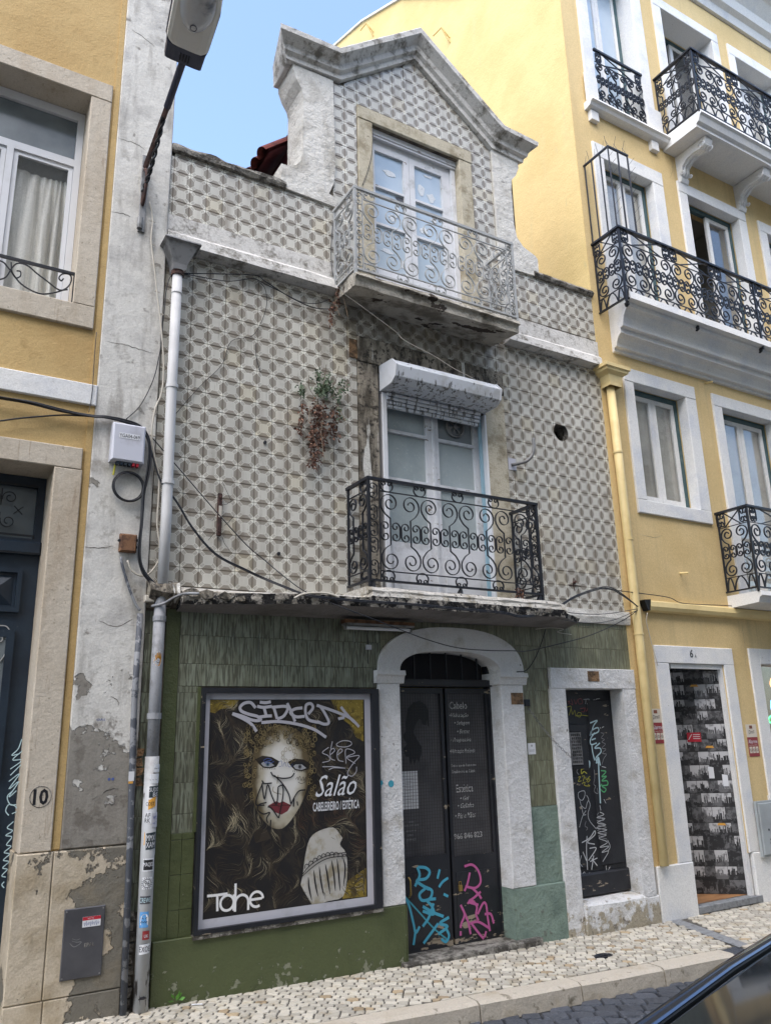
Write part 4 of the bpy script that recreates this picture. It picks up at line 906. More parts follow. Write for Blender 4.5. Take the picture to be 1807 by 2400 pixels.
# --- roller shutter box
RS = thing('roller_shutter', (3.9, -.15, 4.65), 'white roller shutter box streaked with black grime over the first floor balcony door', 'shutter')
pf = [(-.0, 4.80), (-.22, 4.775), (-.29, 4.70), (-.265, 4.60), (-.20, 4.56), (0, 4.56)]
mb = MB(); mb.prismx(pf, 3.37, 4.50); mb.ob('box', M['shutterbox'], RS, bevel=.006)
mb = MB(); mb.prismx([(y * 1.02, 4.68 + (z - 4.68) * 1.03) for y, z in pf], 3.352, 3.369); mb.ob('end_plate', M['alu'], RS); mb = MB(); mb.prismx([(y * 1.02, 4.68 + (z - 4.68) * 1.03) for y, z in pf], 4.501, 4.518); mb.ob('end_plate', M['alu'], RS)
for k in range(4): blk('slat', M['shutterbox'], RS, 3.42, 4.46, -.03 + .012 * k, -.004 + .012 * k, 4.555 - .033 * (k + 1), 4.555 - .033 * k - .004, b=.006)
blk('guide', M['alu'], RS, 3.372, 3.42, -.01, .055, 2.72, 4.55, b=.004); blk('guide', M['alu'], RS, 4.514, 4.555, -.01, .055, 2.72, 4.55, b=.004)
# --- ledge and lower balcony
def ledge_y(x): return -.16 - .28 * min(1, max(0, (x - 1.7) / .8)) if x < 4.95 else -.42 + .30 * min(1, (x - 4.95) / .5)
mb = MB(); n = 90; X0, X1 = 1.62, 5.35
for k in range(n + 1):
    x = X0 + (X1 - X0) * k / n; y = ledge_y(x); nz = lambda a: noise.noise(Vector((x * 9, a, 3)))
    zb = 2.485 + .012 * (x - 1.7); b_ = .02 if 2.95 < x < 4.95 else 0
    mb.v += [(x, .0, 2.665 + b_), (x, y + .02 + .01 * nz(1), 2.665 + b_ * 2 - (.03 if x > 2.95 and x < 4.95 else .055) + .008 * nz(2)), (x, y - .006 + .012 * nz(3), 2.60 + b_ + .008 * nz(4)), (x, y - .0 + .014 * nz(5), zb + .07 + .010 * nz(6)), (x, y + .012 + .012 * nz(7), zb + .035 + .008 * nz(8)), (x, .0, zb)]
for k in range(n):
    for j in range(5): a = 6 * k + j; mb.f.append((a, a + 1, a + 7, a + 6))
mb.f.append((5, 4, 3, 2, 1, 0)); mb.f.append(tuple(6 * n + j for j in range(6)))
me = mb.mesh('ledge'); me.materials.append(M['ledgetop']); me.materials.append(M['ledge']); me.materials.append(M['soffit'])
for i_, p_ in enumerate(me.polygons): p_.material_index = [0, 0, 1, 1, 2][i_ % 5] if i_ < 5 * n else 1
ledge = link('ledge', me, None, H, label='crumbling concrete ledge with black tarred edge')
rough_bar(5.352, 6.20, [(.008, 2.735), (-.02, 2.73), (-.03, 2.66), (-.02, 2.60), (.008, 2.595)]).ob('plaster_band', M['white'], H)
rough_bar(1.40, 1.615, [(.008, 2.70), (-.10, 2.67), (-.13, 2.60), (-.05, 2.52), (.008, 2.50)], .02, .03, 14).ob('broken_ledge_end', M['sootstone'], H)
for k, (x, z, r_) in enumerate(((1.68, 2.60, .045), (1.78, 2.585, .05), (1.90, 2.575, .04), (2.0, 2.56, .03))):
    mb = MB(); rr = random.Random(k); mb.prism([(x + r_ * 1.3 * rr.uniform(.6, 1.1) * cos(2 * pi * q / 7), z + r_ * rr.uniform(.5, 1) * sin(2 * pi * q / 7)) for q in range(7)], ledge_y(x) - .022, ledge_y(x) + .03); mb.ob('broken_edge', M['sootstone'], ledge)
lb = rough_bar(2.955, 4.90, [(-.02, 2.70), (-.40, 2.695), (-.435, 2.665), (-.43, 2.64), (-.02, 2.64)], .05, .008, 8).ob('balcony', M['ledgetop'], H, label='lower balcony lip with black scrolled railing')
balcony_rail(lb, M['iron'], 3.0, 4.74, -.02, -.38, 2.755, 3.58, 4, 1, margin=.1, tw=.0062, hand=.015)
for x in (3.03, 3.86, 4.71):
    mb = MB(); mb.tube([(x, -.38, 2.745), (x, -.37, 2.72), (x, -.365, 2.70)], .02, 8, rr=[.012, .022, .03]); mb.ob('foot', M['iron'], lb)
# --- shop doorway: piers, imposts, arch
def stone_arch(xo0, xo1, xi0, xi1, zs, zo, zi, y0, y1, n=24, ex=.42):
    mb = MB(); co_, ci_ = (xo0 + xo1) / 2, (xi0 + xi1) / 2; ro, ri = (xo1 - xo0) / 2, (xi1 - xi0) / 2
    def sq(c, r, h, t): # super-ellipse: flat top, rounded shoulders
        e = ex; c_, s_ = cos(t), sin(t); return (c + r * (abs(c_) ** (2 * e) * (1 if c_ >= 0 else -1)), zs + h * abs(s_) ** (2 * e))
    for k in range(n + 1):
        t = pi * k / n; a = sq(co_, ro, zo - zs, t); b = sq(ci_, ri, zi - zs, t)
        mb.v += [(a[0], y1, a[1]), (a[0], y0 + .006, a[1]), (a[0] * .99 + .01 * b[0], y0, a[1] * .99 + b[1] * .01), (b[0], y0, b[1]), (b[0], y1, b[1])]
    for k in range(n):
        for j in range(4): a = 5 * k + j; mb.f.append((a, a + 5, a + 6, a + 1))
    return mb
stone_arch(3.265, 4.765, 3.462, 4.495, 2.10, 2.475, 2.275, -.035, .2).ob('arch', M['doorwhite'], H)
for x0, x1 in ((3.262, 3.46), (4.497, 4.745)):
    blk('pier', M['doorwhite'], H, x0, x1, -.03, .2, .368 if x0 < 4 else .36, 2.0, b=.006)
    ip = [(.2, 2.10), (-.065, 2.10), (-.07, 2.065), (-.05, 2.055), (-.045, 2.03), (-.035, 2.0), (.2, 2.0)]
    rough_bar(x0 - .03, x1 + .035, ip, .03, .003).ob('impost', M['doorwhite'], H)
blk('stone_patch', M['rubble'], H, 4.60, 4.735, -.033, -.0305, 1.83, 1.93)
blk('pier_foot', M['teal'], H, 4.495, 4.514, -.028, .2, -.3, .358); blk('pier_foot', M['olive'], H, 3.4565, 3.466, -.0335, .2, -.3, .36)
mb = MB(); mb.box(3.40, 4.72, -.10, .3, gz(4) - .1, gz(4) + .035, b=.01); mb.ob('threshold', M['cap'], H)
SD = thing('salon_door', (4.0, .12, 0), 'black double shop door with wire mesh over grey panels listing salon services', 'door')
fr = MB().plate(3.462, 4.498, -.04, 2.40, [(3.48, 4.475, -.03, 1.985), (3.49, 4.47, 2.05, 2.32)], .125, .20); fr.ob('frame', M['blackpaint'], SD)
blk('transom_bar', M['blackpaint'], SD, 3.464, 4.496, .09, .124, 1.99, 2.045, b=.006)
for k in range(6): blk('grille_bar', M['blackpaint'], SD, 3.53 + .165 * k, 3.541 + .165 * k, .12, .134, 2.05, 2.30)
blk('fanlight', M['dark'], SD, 3.49, 4.47, .205, .21, 2.0, 2.4)
for x0, x1, zb in ((3.483, 3.99, .63), (4.015, 4.472, .60)):
    ho = [(x0 + .022, x1 - .03, zb + .03, 1.93)]
    lf = MB().plate(x0, x1, -.02, 1.975, ho, .135, .175); lf.box(x0 + .03, x1 - .03, .13, .134, .05, zb - .09); l_ = lf.ob('leaf', M['blackpaint'], SD)
    mb = MB(); mb.box(x0 + .02, x1 - .028, .158, .164, zb + .02, 1.94); mb.ob('panel', M['doorpanel'], l_)
    mb = MB(); a, b = x0 + .024, x1 - .032; k = 0
    while a + k * .0255 < b: mb.box(a + k * .0255 - .0011, a + k * .0255 + .0011, .1385, .1407, zb + .03, 1.93); k += 1
    k = 0
    while zb + .03 + k * .0255 < 1.93: mb.box(a, b, .1362, .1384, zb + .03 + k * .0255 - .0011, zb + .03 + k * .0255 + .0011); k += 1
    mb.ob('wire_mesh', M['meshwire'], l_, kind='stuff')
yl = .1572
mb = MB(); mb.box(3.548, 3.722, .1545, .1565, 1.02, 1.31); mb.ob('paper_notice', M['stk_white'], SD)
ln = MB()
for k in range(9): ln.box(3.60, 3.68 - .02 * (k % 3), .1538, .1543, 1.25 - .022 * k, 1.253 - .022 * k)
ln.ob('notice_text', M['chalk'], SD)
for s_, x, z, h_, wd_, sh in (('Cabelo', 4.07, 1.80, .062, .185, 0), ('Estética', 4.10, 1.12, .062, .175, 0), ('966 846 823', 4.06, .755, .045, .285, 0), ('•Hidratação', 4.065, 1.725, .042, .20, .35), ('• Selagem', 4.115, 1.66, .042, .16, .35), ('• Botox', 4.14, 1.595, .038, .13, .35),
      ('• Progressiva', 4.07, 1.52, .042, .21, .35), ('•Hidratação Profunda', 4.055, 1.43, .04, .26, .35), ('Todo o tipo de Tratamento', 4.06, 1.32, .026, .26, 0), ('Brasileiro no seu Cabelo', 4.07, 1.275, .026, .24, 0), ('• Gel', 4.14, 1.055, .035, .09, .35), ('• Gelinho', 4.11, .995, .038, .165, .35), ('• Pés e Mãos', 4.08, .915, .042, .21, .35),
      ('HORÁRIO', 3.62, .915, .016, .05, 0), ('SEGUNDA A SEXTA : 10H-20H', 3.575, .885, .016, .14, 0), ('SÁBADO 9H-18H', 3.59, .85, .016, .10, 0), ('DOMINGO', 3.61, .815, .016, .05, 0), ('ENCERRADO', 3.595, .78, .016, .09, 0)):
    text_mesh(s_, x, z, h_, yl, wd_, sh, 0, M['signwhite'] if h_ > .02 else M['chalk'], 'lettering', SD)
sil = WX('dr', [(240, 480), (270, 290), (330, 220), (400, 205), (470, 250), (500, 330), (505, 500), (490, 480), (485, 400), (470, 480), (430, 470), (425, 420), (390, 410), (350, 480), (330, 560), (370, 640), (420, 720), (420, 800), (390, 900), (370, 850), (340, 930), (320, 850), (300, 930), (280, 840), (240, 830), (220, 740), (260, 690), (225, 640), (215, 590), (250, 540)], .157)
ear(sil, .1555, .1578).ob('hair_silhouette', M['blackpaint'], SD)
mb = MB(); mb.tube([(3.585, .125, .52), (3.585, .10, .50), (3.585, .10, .40), (3.585, .125, .38)], .007); mb.ob('handle', M['brass'], SD)
mb = MB(); mb.box(4.06, 4.09, .115, .133, .37, .415); mb.tube([(4.065, .125, .415), (4.065, .125, .44), (4.085, .125, .44), (4.085, .125, .415)], .003, 6); mb.ob('padlock', M['brass'], SD)
# --- small black door on the right
blk('lintel', M['doorwhite'], H, 5.08, 6.17, -.03, .3, 1.972, 2.158, b=.006); blk('jamb', M['doorwhite'], H, 5.06, 5.25, -.03, .3, -.15, 1.97, b=.006)
mb = MB(); mb.v += [(5.985, -.03, .13), (6.155, -.03, .13), (6.155, -.03, 1.97), (5.985, -.03, 1.97), (6.02, .3, .13), (6.155, .3, .13), (6.155, .3, 1.97), (6.02, .3, 1.97)]
mb.f += [(0, 1, 2, 3), (4, 0, 3, 7), (1, 5, 6, 2), (7, 3, 2, 6), (0, 4, 5, 1)]; mb.ob('jamb', M['doorwhite'], H)
blk('jamb_foot', M['doorwhite'], H, 5.995, 6.19, -.032, .3, -.2, .128, b=.01)
mb = rough_bar(5.252, 5.99, [(.3, .165), (-.02, .15), (-.06, .135), (-.065, .08), (-.05, -.2), (.3, -.2)], .05, .012, 7); mb.ob('doorstep', M['doorwhite'], H)
blk('number_plate', M['rubble'], H, 5.54, 5.685, -.034, -.0305, 2.04, 2.135)
BD = thing('graffiti_door', (5.6, .2, .15), 'narrow black wooden door with ventilated hatch covered in white and green scribbles', 'door')
dr = MB().plate(5.253, 6.018, .165, 1.968, [(5.40, 5.60, 1.28, 1.60)], .16, .21)
dr.box(5.30, 5.64, .145, .1595, 1.24, 1.66, b=.012); dr.box(5.30, 5.62, .148, .1595, .40, 1.18, b=.01); dr.box(5.68, 5.97, .148, .1595, .40, 1.88, b=.01); dr.box(5.27, 6.01, .125, .1595, .17, .36, b=.015)
dr.ob('leaf', M['blackpaint'], BD)
gr = MB().plate(5.40, 5.54, 1.29, 1.58, [(5.415 + .024 * i + (.006 if j % 2 else 0), 5.431 + .024 * i + (.006 if j % 2 else 0), 1.305 + .03 * j, 1.327 + .03 * j) for i in range(5) for j in range(9)], .128, .14)
gr.ob('hatch_grille', M['zinc'], BD); blk('hatch_back', M['dark'], BD, 5.39, 5.55, .141, .144, 1.28, 1.59)
# ================================================================ LEFT BUILDING (ochre, with stone surrounds)
L = thing('ochre_house', (0, .3, 0), 'ochre rendered house with pale stone surrounds and a peeling white edge strip', 'house')
lw = MB().plate(-4, .955, .96, 9.5, [(-.63, .752, 4.69, 6.55), (-.51, .752, .96, 3.44), (-3.2, -1.8, 4.7, 6.54), (-3.2, -1.9, 1.2, 3.43)], -.012, .4)
lw.ob('wall', M['yl'], L)
blk('wall_groove', M['yl'], L, .915, .957, -.022, -.0125, .97, 9.5)
ws = rough_bar(0, 1, [(0, 0), (0, 1)])     # placeholder profile maker (unused)
blk('edge_strip', M['strip'], L, .959, 1.398, -.03, .38, .963, 9.5, b=.008)
blk('body', M['strip'], L, -4, 1.39, .41, 9, -.3, 9.5)
blk('parapet', M['strip'], L, -4.1, 1.43, -.15, 9, 9.52, 9.8)
# string course
blk('string_course', M['wr'], L, -4, .962, -.04, -.0125, 3.925, 4.085, b=.006)
# window surround
def surround(par, mt, xo0, xo1, zo0, zo1, xi0, xi1, zi0, zi1, yf, yb, bev=.006, sill=True, names=('lintel', 'jamb', 'sill')):
    blk(names[0], mt, par, xo0, xo1, yf, yb, zi1, zo1, b=bev)
    blk(names[1], mt, par, xo0, xi0, yf + .001, yb, zi0 if sill else zo0, zi1 - .002, b=bev); blk(names[1], mt, par, xi1, xo1, yf + .001, yb, zi0 if sill else zo0, zi1 - .002, b=bev)
    if sill: blk(names[2], mt, par, xo0, xo1, yf - .002, yb, zo0, zi0 - .002, b=bev)
surround(L, M['leftstone'], -.78, .898, 4.52, 6.705, -.62, .742, 4.70, 6.54, -.04, .28)
wn = MB().plate(-.618, .740, 4.705, 6.535, [(-.57, .69, 6.085, 6.46), (-.57, .205, 4.80, 6.02), (.255, .69, 4.80, 6.02)], .20, .25); wl = wn.ob('window', M['alu'], L)
for a, b, c, d in ((.258, .688, 4.80, 6.02), (-.57, .203, 4.80, 6.02)):
    MB().plate(a, b, c, d, [(a + .033, b - .033, c + .035, d - .035)], .215, .24).ob('sash', M['alu'], wl); blk('pane', M['glassL'], wl, a + .03, b - .03, .228, .232, c + .03, d - .03)
blk('pane', M['frost2'], wl, -.568, .688, .228, .232, 6.087, 6.458)
cu = MB(); n = 160
for s_, (a, b) in enumerate(((-.56, .19), (.27, .70))):
    i0 = len(cu.v)
    for k in range(n + 1):
        u = k / n; x = a + (b - a) * u; ph = 2 * pi * (x * 10 + .6 * sin(x * 9)); y0 = .30 + .035 * sin(ph); sg = .02 * sin(pi * u)
        cu.v += [(x, .30 + .008 * sin(ph * 2.2), 5.93 - sg), (x, .30 + .010 * sin(ph * 2), 5.88), (x + .008 * sin(ph + 1), y0, 5.4), (x, .30 + .04 * sin(ph + .6), 4.72)]
    for k in range(n):
        for j in range(3): q = i0 + 4 * k + j; cu.f.append((q, q + 4, q + 5, q + 1))
cu.ob('curtain', M['curtain'], wl, smooth=True)
rmm = MB(); rmm.plate(-.62, .74, 4.69, 6.5, [], .385, .395); rmm.ob('room_back', M['roomwall'], wl)
# little window rail with scrolls
wr = blk('window_rail', M['iron'], L, -.62, .745, -.02, .0, 4.935, 4.955); blk('rail_foot', M['iron'], wr, -.62, .76, -.03, .03, 4.675, 4.697)
blk('rail_end', M['iron'], wr, .735, .75, -.018, -.004, 4.695, 4.955)
mb = MB(); mb.bar(smooth_path(WX('z1', [(-160, 1700), (0, 1690), (60, 1740), (140, 1840), (250, 1900), (340, 1900), (430, 1870), (465, 1820), (455, 1780), (410, 1775), (385, 1800), (400, 1820), (415, 1805)], -.01)), .009, -.014, -.006); mb.ob('scroll', M['iron'], wr)
mb = MB(); mb.bar(smooth_path(WX('z1', [(-20, 1820), (40, 1800), (80, 1740), (120, 1710), (180, 1725), (240, 1775), (300, 1820), (380, 1880), (440, 1880)], -.01)), .009, -.022, -.0145); mb.ob('scroll', M['iron'], wr)
mb = MB(); mb.bar(smooth_path(WX('z1', [(75, 1700), (80, 1760), (105, 1800), (135, 1790), (135, 1760), (110, 1755)], -.01)), .008, -.014, -.006); mb.ob('scroll', M['iron'], wr)
# door surround
blk('lintel', M['leftstone'], L, -.66, .898, -.04, .34, 3.432, 3.59, b=.006); blk('jamb', M['leftstone'], L, .722, .905, -.04, .34, .963, 3.43, b=.006); blk('jamb', M['leftstone'], L, -.66, -.50, -.04, .34, .2, 3.43, b=.006)
for a, b, c, d in ((.71, .918, .148, .958), (.922, 1.372, .148, .958), (.71, .925, -.2, .144), (.929, 1.372, -.2, .144), (-4, -.66, -.2, .958)): blk('plinth_stone', M['plinth'], L, a, b, -.055, .38, c, d, b=.006)
blk('edge_return', M['strip'], L, 1.36, 1.385, -.02, .38, -.2, .962)
DL = thing('blue_panelled_door', (.1, .3, 0), 'dark blue panelled door with carved mouldings and chalky scribbles, beside the number ten', 'door')
mb = MB().plate(-.50, .72, -.1, 3.43, [(-.44, .67, 2.98, 3.36)], .28, .34); mb.ob('frame', M['bluedoor'], DL)
blk('transom', M['bluedoor'], DL, -.5, .72, .22, .279, 2.86, 2.95, b=.012); blk('fanlight', M['frost2'], DL, -.45, .68, .33, .335, 2.98, 3.37)
for k in range(2):
    x = .44 - .23 * k * 1.0
    for v, zc in ((1, 3.26), (-1, 3.09)):
        mb = MB()
        for s_ in (-1, 1): mb.bar([(x + s_ * q[0], zc + v * q[1]) for q in spiral(.055, 0, .052, .016, radians(200), radians(200 - 470), 20)], .006, .27, .279)
        mb.bar([(x, zc - .06), (x, zc + .06)], .008, .268, .279); mb.ob('grille_scroll', M['iron'], DL)
    mb = MB()
    for a in (45, 135): mb.bar([(x + .115 + .04 * cos(radians(a)), 3.175 + .04 * sin(radians(a))), (x + .115 - .04 * cos(radians(a)), 3.175 - .04 * sin(radians(a)))], .006, .27, .279)
    mb.ob('grille_cross', M['iron'], DL)
for z in (3.36, 3.0): blk('grille_bar', M['iron'], DL, -.44, .67, .268, .28, z - .006, z + .006)
def panel(par, mt, x0, x1, z0, z1, y):
    MB().plate(x0, x1, z0, z1, [(x0 + .03, x1 - .03, z0 + .03, z1 - .03)], y - .03, y).ob('moulding', mt, par)
    mb = MB(); xm, zm = (x0 + x1) / 2, (z0 + z1) / 2; a, b, c, d = x0 + .05, x1 - .05, z0 + .05, z1 - .05
    mb.v += [(a, y - .002, c), (b, y - .002, c), (b, y - .002, d), (a, y - .002, d), (xm, y - .045, zm)]; mb.f += [(0, 1, 4), (1, 2, 4), (2, 3, 4), (3, 0, 4)]; mb.ob('raised_panel', mt, par)
panel(DL, M['bluedoor'], .30, .62, 2.46, 2.76, .28)
MB().plate(.22, .61, 1.40, 2.34, [(.27, .56, 1.45, 2.29)], .25, .279).ob('moulding', M['bluedoor'], DL); blk('glass_panel', M['frost2'], DL, .265, .565, .262, .278, 1.445, 2.295)
mb = MB(); mb.bar(smooth_path(WX('z4', [(0, 1840), (50, 1850), (75, 1910), (55, 1990), (20, 2050), (0, 2075)], .25)), .006, .252, .26); mb.bar(smooth_path(WX('z4', [(0, 1915), (18, 1920), (15, 1940), (0, 1945)], .25)), .006, .252, .26); mb.ob('grille_scroll', M['greyiron'], DL)
panel(DL, M['bluedoor'], .25, .61, .70, 1.22, .28); panel(DL, M['bluedoor'], .25, .61, .20, .62, .28)
# number 10 and wall extras
setp(text_mesh('10', .775, 1.235, .095, -.0415, .088, 0, 0, M['ink'], 'house_number', L, offset=.03))
mb = MB(); mb.ring((.818, -.040, 1.283), .062, .003, n=24, m=5); mb.ob('number_oval', M['cap'], L)
text_mesh('OAS', 1.12, 1.735, .014, -.0312, .055, 0, 0, M['marker_blue'], 'wall_writing', L)
mb = MB()
for x in (1.225, 1.248): mb.disc(x, 1.365 + .002, .009, -.0312)
mb.ob('wall_writing', M['marker_blue'], L)

# ================================================================ YELLOW BUILDING
Yb = thing('yellow_house', (10, .3, 0), 'tall yellow rendered building with white window surrounds and ornate black balconies', 'building')
holes = [(6.70, 7.55, -.3, 2.235), (8.20, 9.6, .9, 2.26), (6.66, 7.52, 3.965, 5.345), (8.18, 9.2, 3.03, 5.345), (6.60, 7.46, 6.18, 8.30), (8.12, 9.18, 6.18, 8.36), (9.8, 10.8, 6.18, 8.33),
         (6.625, 7.50, 9.10, 11.6), (8.13, 9.24, 9.12, 11.47), (9.78, 10.8, 9.12, 11.43), (11.3, 12.3, 9.12, 11.43), (11.3, 12.2, 6.18, 8.3), (9.7, 10.7, 3.9, 5.34)]
holes = [(a - .006, b + .006, c - .006, d + .006) for a, b, c, d in holes]
yw = MB().plate(6.16, 14, .36, 12.05, holes, -.004, .30); yw_o = yw.ob('wall', M['yr'], Yb)
sw = MB(); sp_ = [(-.002, .4), (-.002, 12.05), (1.97, 12.55), (3.6, 14.1), (5.0, 14.9), (6.5, 15.5), (6.9, 15.65), (6.9, .4)]
sw.v += [(6.155, y, z) for y, z in sp_] + [(6.45, y, z) for y, z in sp_]; n = len(sp_); sw.f.append(tuple(range(n - 1, -1, -1))); sw.f.append(tuple(range(n, 2 * n)))
for k in range(n): l = (k + 1) % n; sw.f.append((k, l, n + l, n + k))
sw.ob('gable_side_wall', M['yside'], Yb)
mb = MB()
for k in range(1, n - 2):
    (y0, z0), (y1, z1) = sp_[k], sp_[k + 1]; mb.quad((6.12, y0, z0 + .005), (6.12, y1, z1 + .005), (6.5, y1, z1 + .005), (6.5, y0, z0 + .005)); mb.quad((6.12, y0, z0 + .05), (6.5, y0, z0 + .05), (6.5, y1, z1 + .05), (6.12, y1, z1 + .05)); mb.quad((6.12, y0, z0 + .005), (6.12, y0, z0 + .05), (6.12, y1, z1 + .05), (6.12, y1, z1 + .005))
mb.ob('gable_coping', M['wr'], Yb)
blk('body', M['yside'], Yb, 6.5, 14, 6.0, 6.8, -.3, 12); blk('roof', M['rooftile'], Yb, 6.46, 14, .5, 6.8, 12.1, 12.2)
for yy, zz, s_ in ((4.6, 14.3, 1), (2.3, 12.05, 0)): # small fittings on the side wall
    mb = MB(); mb.tube([(6.15, yy, zz), (6.0, yy, zz + .12)], .012, 6); mb.tube([(6.15, yy, zz - .1), (6.0, yy, zz + .12), (6.0, yy + .22, zz + .16)], .012, 6); mb.ob('wall_bracket', M['yside'], Yb)
cor = [(.2, 12.06), (-.05, 12.06), (-.09, 12.16), (-.16, 12.20), (-.20, 12.32), (-.34, 12.46), (-.42, 12.50), (-.44, 12.64), (-.50, 12.70), (-.54, 12.86), (-.52, 12.9), (.3, 12.9)]
rough_bar(6.15, 14, cor, 1.0, 0).ob('top_cornice', M['wr'], Yb)
# ground floor white trim
for a, b, c, d in ((6.195, 6.70, -.3, .362), (7.60, 8.2, -.3, .362), (8.2, 14, -.3, .88)): blk('white_plinth', M['wr'], Yb, a, b, -.03, .3, c, d, b=.008)
blk('door_frame', M['wr'], Yb, 6.505, 7.733, -.022, .3, 2.237, 2.415, b=.006); blk('door_frame', M['wr'], Yb, 6.507, 6.698, -.022, .3, .364, 2.235, b=.006); blk('door_frame', M['wr'], Yb, 7.567, 7.73, -.022, .3, .364, 2.235, b=.006)
blk('shop_frame', M['wr'], Yb, 8.017, 8.2, -.022, .3, .89, 2.43, b=.006); blk('shop_frame', M['wr'], Yb, 8.2, 9.8, -.022, .3, 2.26, 2.43, b=.006); blk('shop_sill', M['wr'], Yb, 8.0, 9.8, -.03, .3, .80, .888)
nb = text_mesh('6', 7.03, 2.30, .085, -.024, .05, .1, 0, M['ink'], 'house_number', Yb, offset=.01); text_mesh('A', 7.10, 2.30, .035, -.024, .032, 0, 0, M['ink'], 'house_number', Yb)
# papered entrance lobby
blk('threshold', M['concrete'], Yb, 6.70, 7.66, -.035, .35, -.10, -.035, b=.006)
blk('inner_frame', M['wr'], Yb, 6.70, 6.745, .04, .30, -.034, 2.234); blk('inner_frame', M['wr'], Yb, 7.525, 7.572, .0, .045, -.034, 2.234); blk('inner_frame', M['wr'], Yb, 6.746, 7.524, .002, .05, 2.19, 2.234)
flo = []
for k in range(9):
    mb = MB(); y = .06 + k * .11; mb.quad((6.6, y, -.031), (9.4, y, -.031), (9.4, y + .107, -.031), (6.6, y + .107, -.031), t=random.random()); mb.quad((6.6, y, -.05), (6.6, y, -.031), (6.6, y + .107, -.031), (6.6, y + .107, -.05), t=.5); mb.ob('floor_board', M['woodfloor'], Yb)
blk('lobby_wall', M['roomwall'], Yb, 6.46, 6.55, .31, 1.1, -.1, 2.4); blk('lobby_ceiling', M['roomwall'], Yb, 6.5, 9.5, .31, 1.1, 2.30, 2.36)
PW0, PW1 = Vector((6.78, .74)), Vector((7.56, .055))          # the papered wall stands askew behind the door
dv = (PW1 - PW0); Lw = dv.length; dv = dv / Lw; nv = Vector((-dv.y, dv.x)) * -1
def pw(u, z, o=0.0): q = PW0 + dv * u + Vector((dv.y, -dv.x)) * o; return (q.x, q.y, z)
mb = MB(); mb.quad(pw(-.4, -.05), pw(Lw, -.05), pw(Lw, 2.3), pw(-.4, 2.3)); lobby = mb.ob('papered_wall', M['wp0'], Yb)
rr = random.Random(3); z = -.03; row = 0
while z < 2.28:
    h_ = (.135, .125, .155)[row % 3]; u = -.36 + .07 * (row % 4); widths = ((.11, .20, .10, .15), (.16, .10, .12, .09), (.10, .10, .13, .16))[row % 3]; q = row
    while u < Lw - .02:
        w_ = widths[q % 4]; q += 1; e = min(u + w_ - .004, Lw - .01); kind = q % 3; mb = MB(); o = .004
        mb.quad(pw(u, z + .003, o), pw(e, z + .003, o), pw(e, z + h_ - .003, o), pw(u, z + h_ - .003, o)); mb.ob('picture_block', M[('wp1', 'wp2', 'wp1')[kind]] if rr.random() < .85 else M['wp0'], lobby)
        sk = MB(); base_ = z + h_ * rr.uniform(.15, .45); sk.quad(pw(u, z + .003, o + .001), pw(e, z + .003, o + .001), pw(e, base_, o + .001), pw(u, base_, o + .001))
        x = u
        while x < e - .008:
            bw = rr.uniform(.004, .02); hh = min(z + h_ * .9, base_ + h_ * (rr.uniform(.05, .5) if kind != 1 else rr.uniform(.02, .15))); x2 = min(x + bw, e)
            sk.quad(pw(x, base_ - .002, o + .0015), pw(x2, base_ - .002, o + .0015), pw(x2, hh, o + .0015), pw(x, hh, o + .0015)); x = x2 + rr.uniform(0, .008)
        if kind == 0: xm = (u + e) / 2; sk.quad(pw(xm - .008, base_, o + .002), pw(xm + .008, base_, o + .002), pw(xm + .002, min(z + h_ - .01, base_ + h_ * .6), o + .002), pw(xm - .002, min(z + h_ - .01, base_ + h_ * .6), o + .002))
        sk.ob('printed_skyline', M['wp0'] if kind != 2 else M['wp2'], lobby); u += w_
    z += h_; row += 1
for u, zz in ((.72, 2.02), (.80, 1.385), (.82, .62)):
    mb = MB(); mb.quad(pw(u, zz, .008), pw(u + .09, zz, .008), pw(u + .075, zz + .022, .008), pw(u + .015, zz + .022, .008)); mb.ob('printed_taxi', M['stk_orange'], lobby)
mb = MB(); mb.quad(pw(.63, 1.45, .012), pw(.77, 1.45, .012), pw(.77, 1.545, .012), pw(.63, 1.545, .012)); NS = mb.ob('no_smoking_sign', M['stk_red']); setp(NS, 'small red no smoking notice on the black and white papered lobby wall', 'sign')
mb = MB()
for a in (0, 1): mb.quad(pw(.64, 1.526 - .05 * a, .014), pw(.644, 1.52 - .05 * a, .014), pw(.68, 1.475 + .05 * a, .014), pw(.676, 1.48 + .05 * a, .014))
for k in range(3): mb.quad(pw(.69, 1.52 - .02 * k, .014), pw(.76, 1.52 - .02 * k, .014), pw(.76, 1.526 - .02 * k, .014), pw(.69, 1.526 - .02 * k, .014))
for (x, y, z) in mb.v[:0]: pass
mb.ob('lettering', M['stk_white'], NS)
mb = MB()
for a, b in ((.80, 1.08), (.93, 1.0)): mb.quad(pw(a, b, .012), pw(a + .055, b, .012), pw(a + .055, b + .11, .012), pw(a, b + .12, .012))
mb.ob('paper_note', M['stk_white'], lobby)
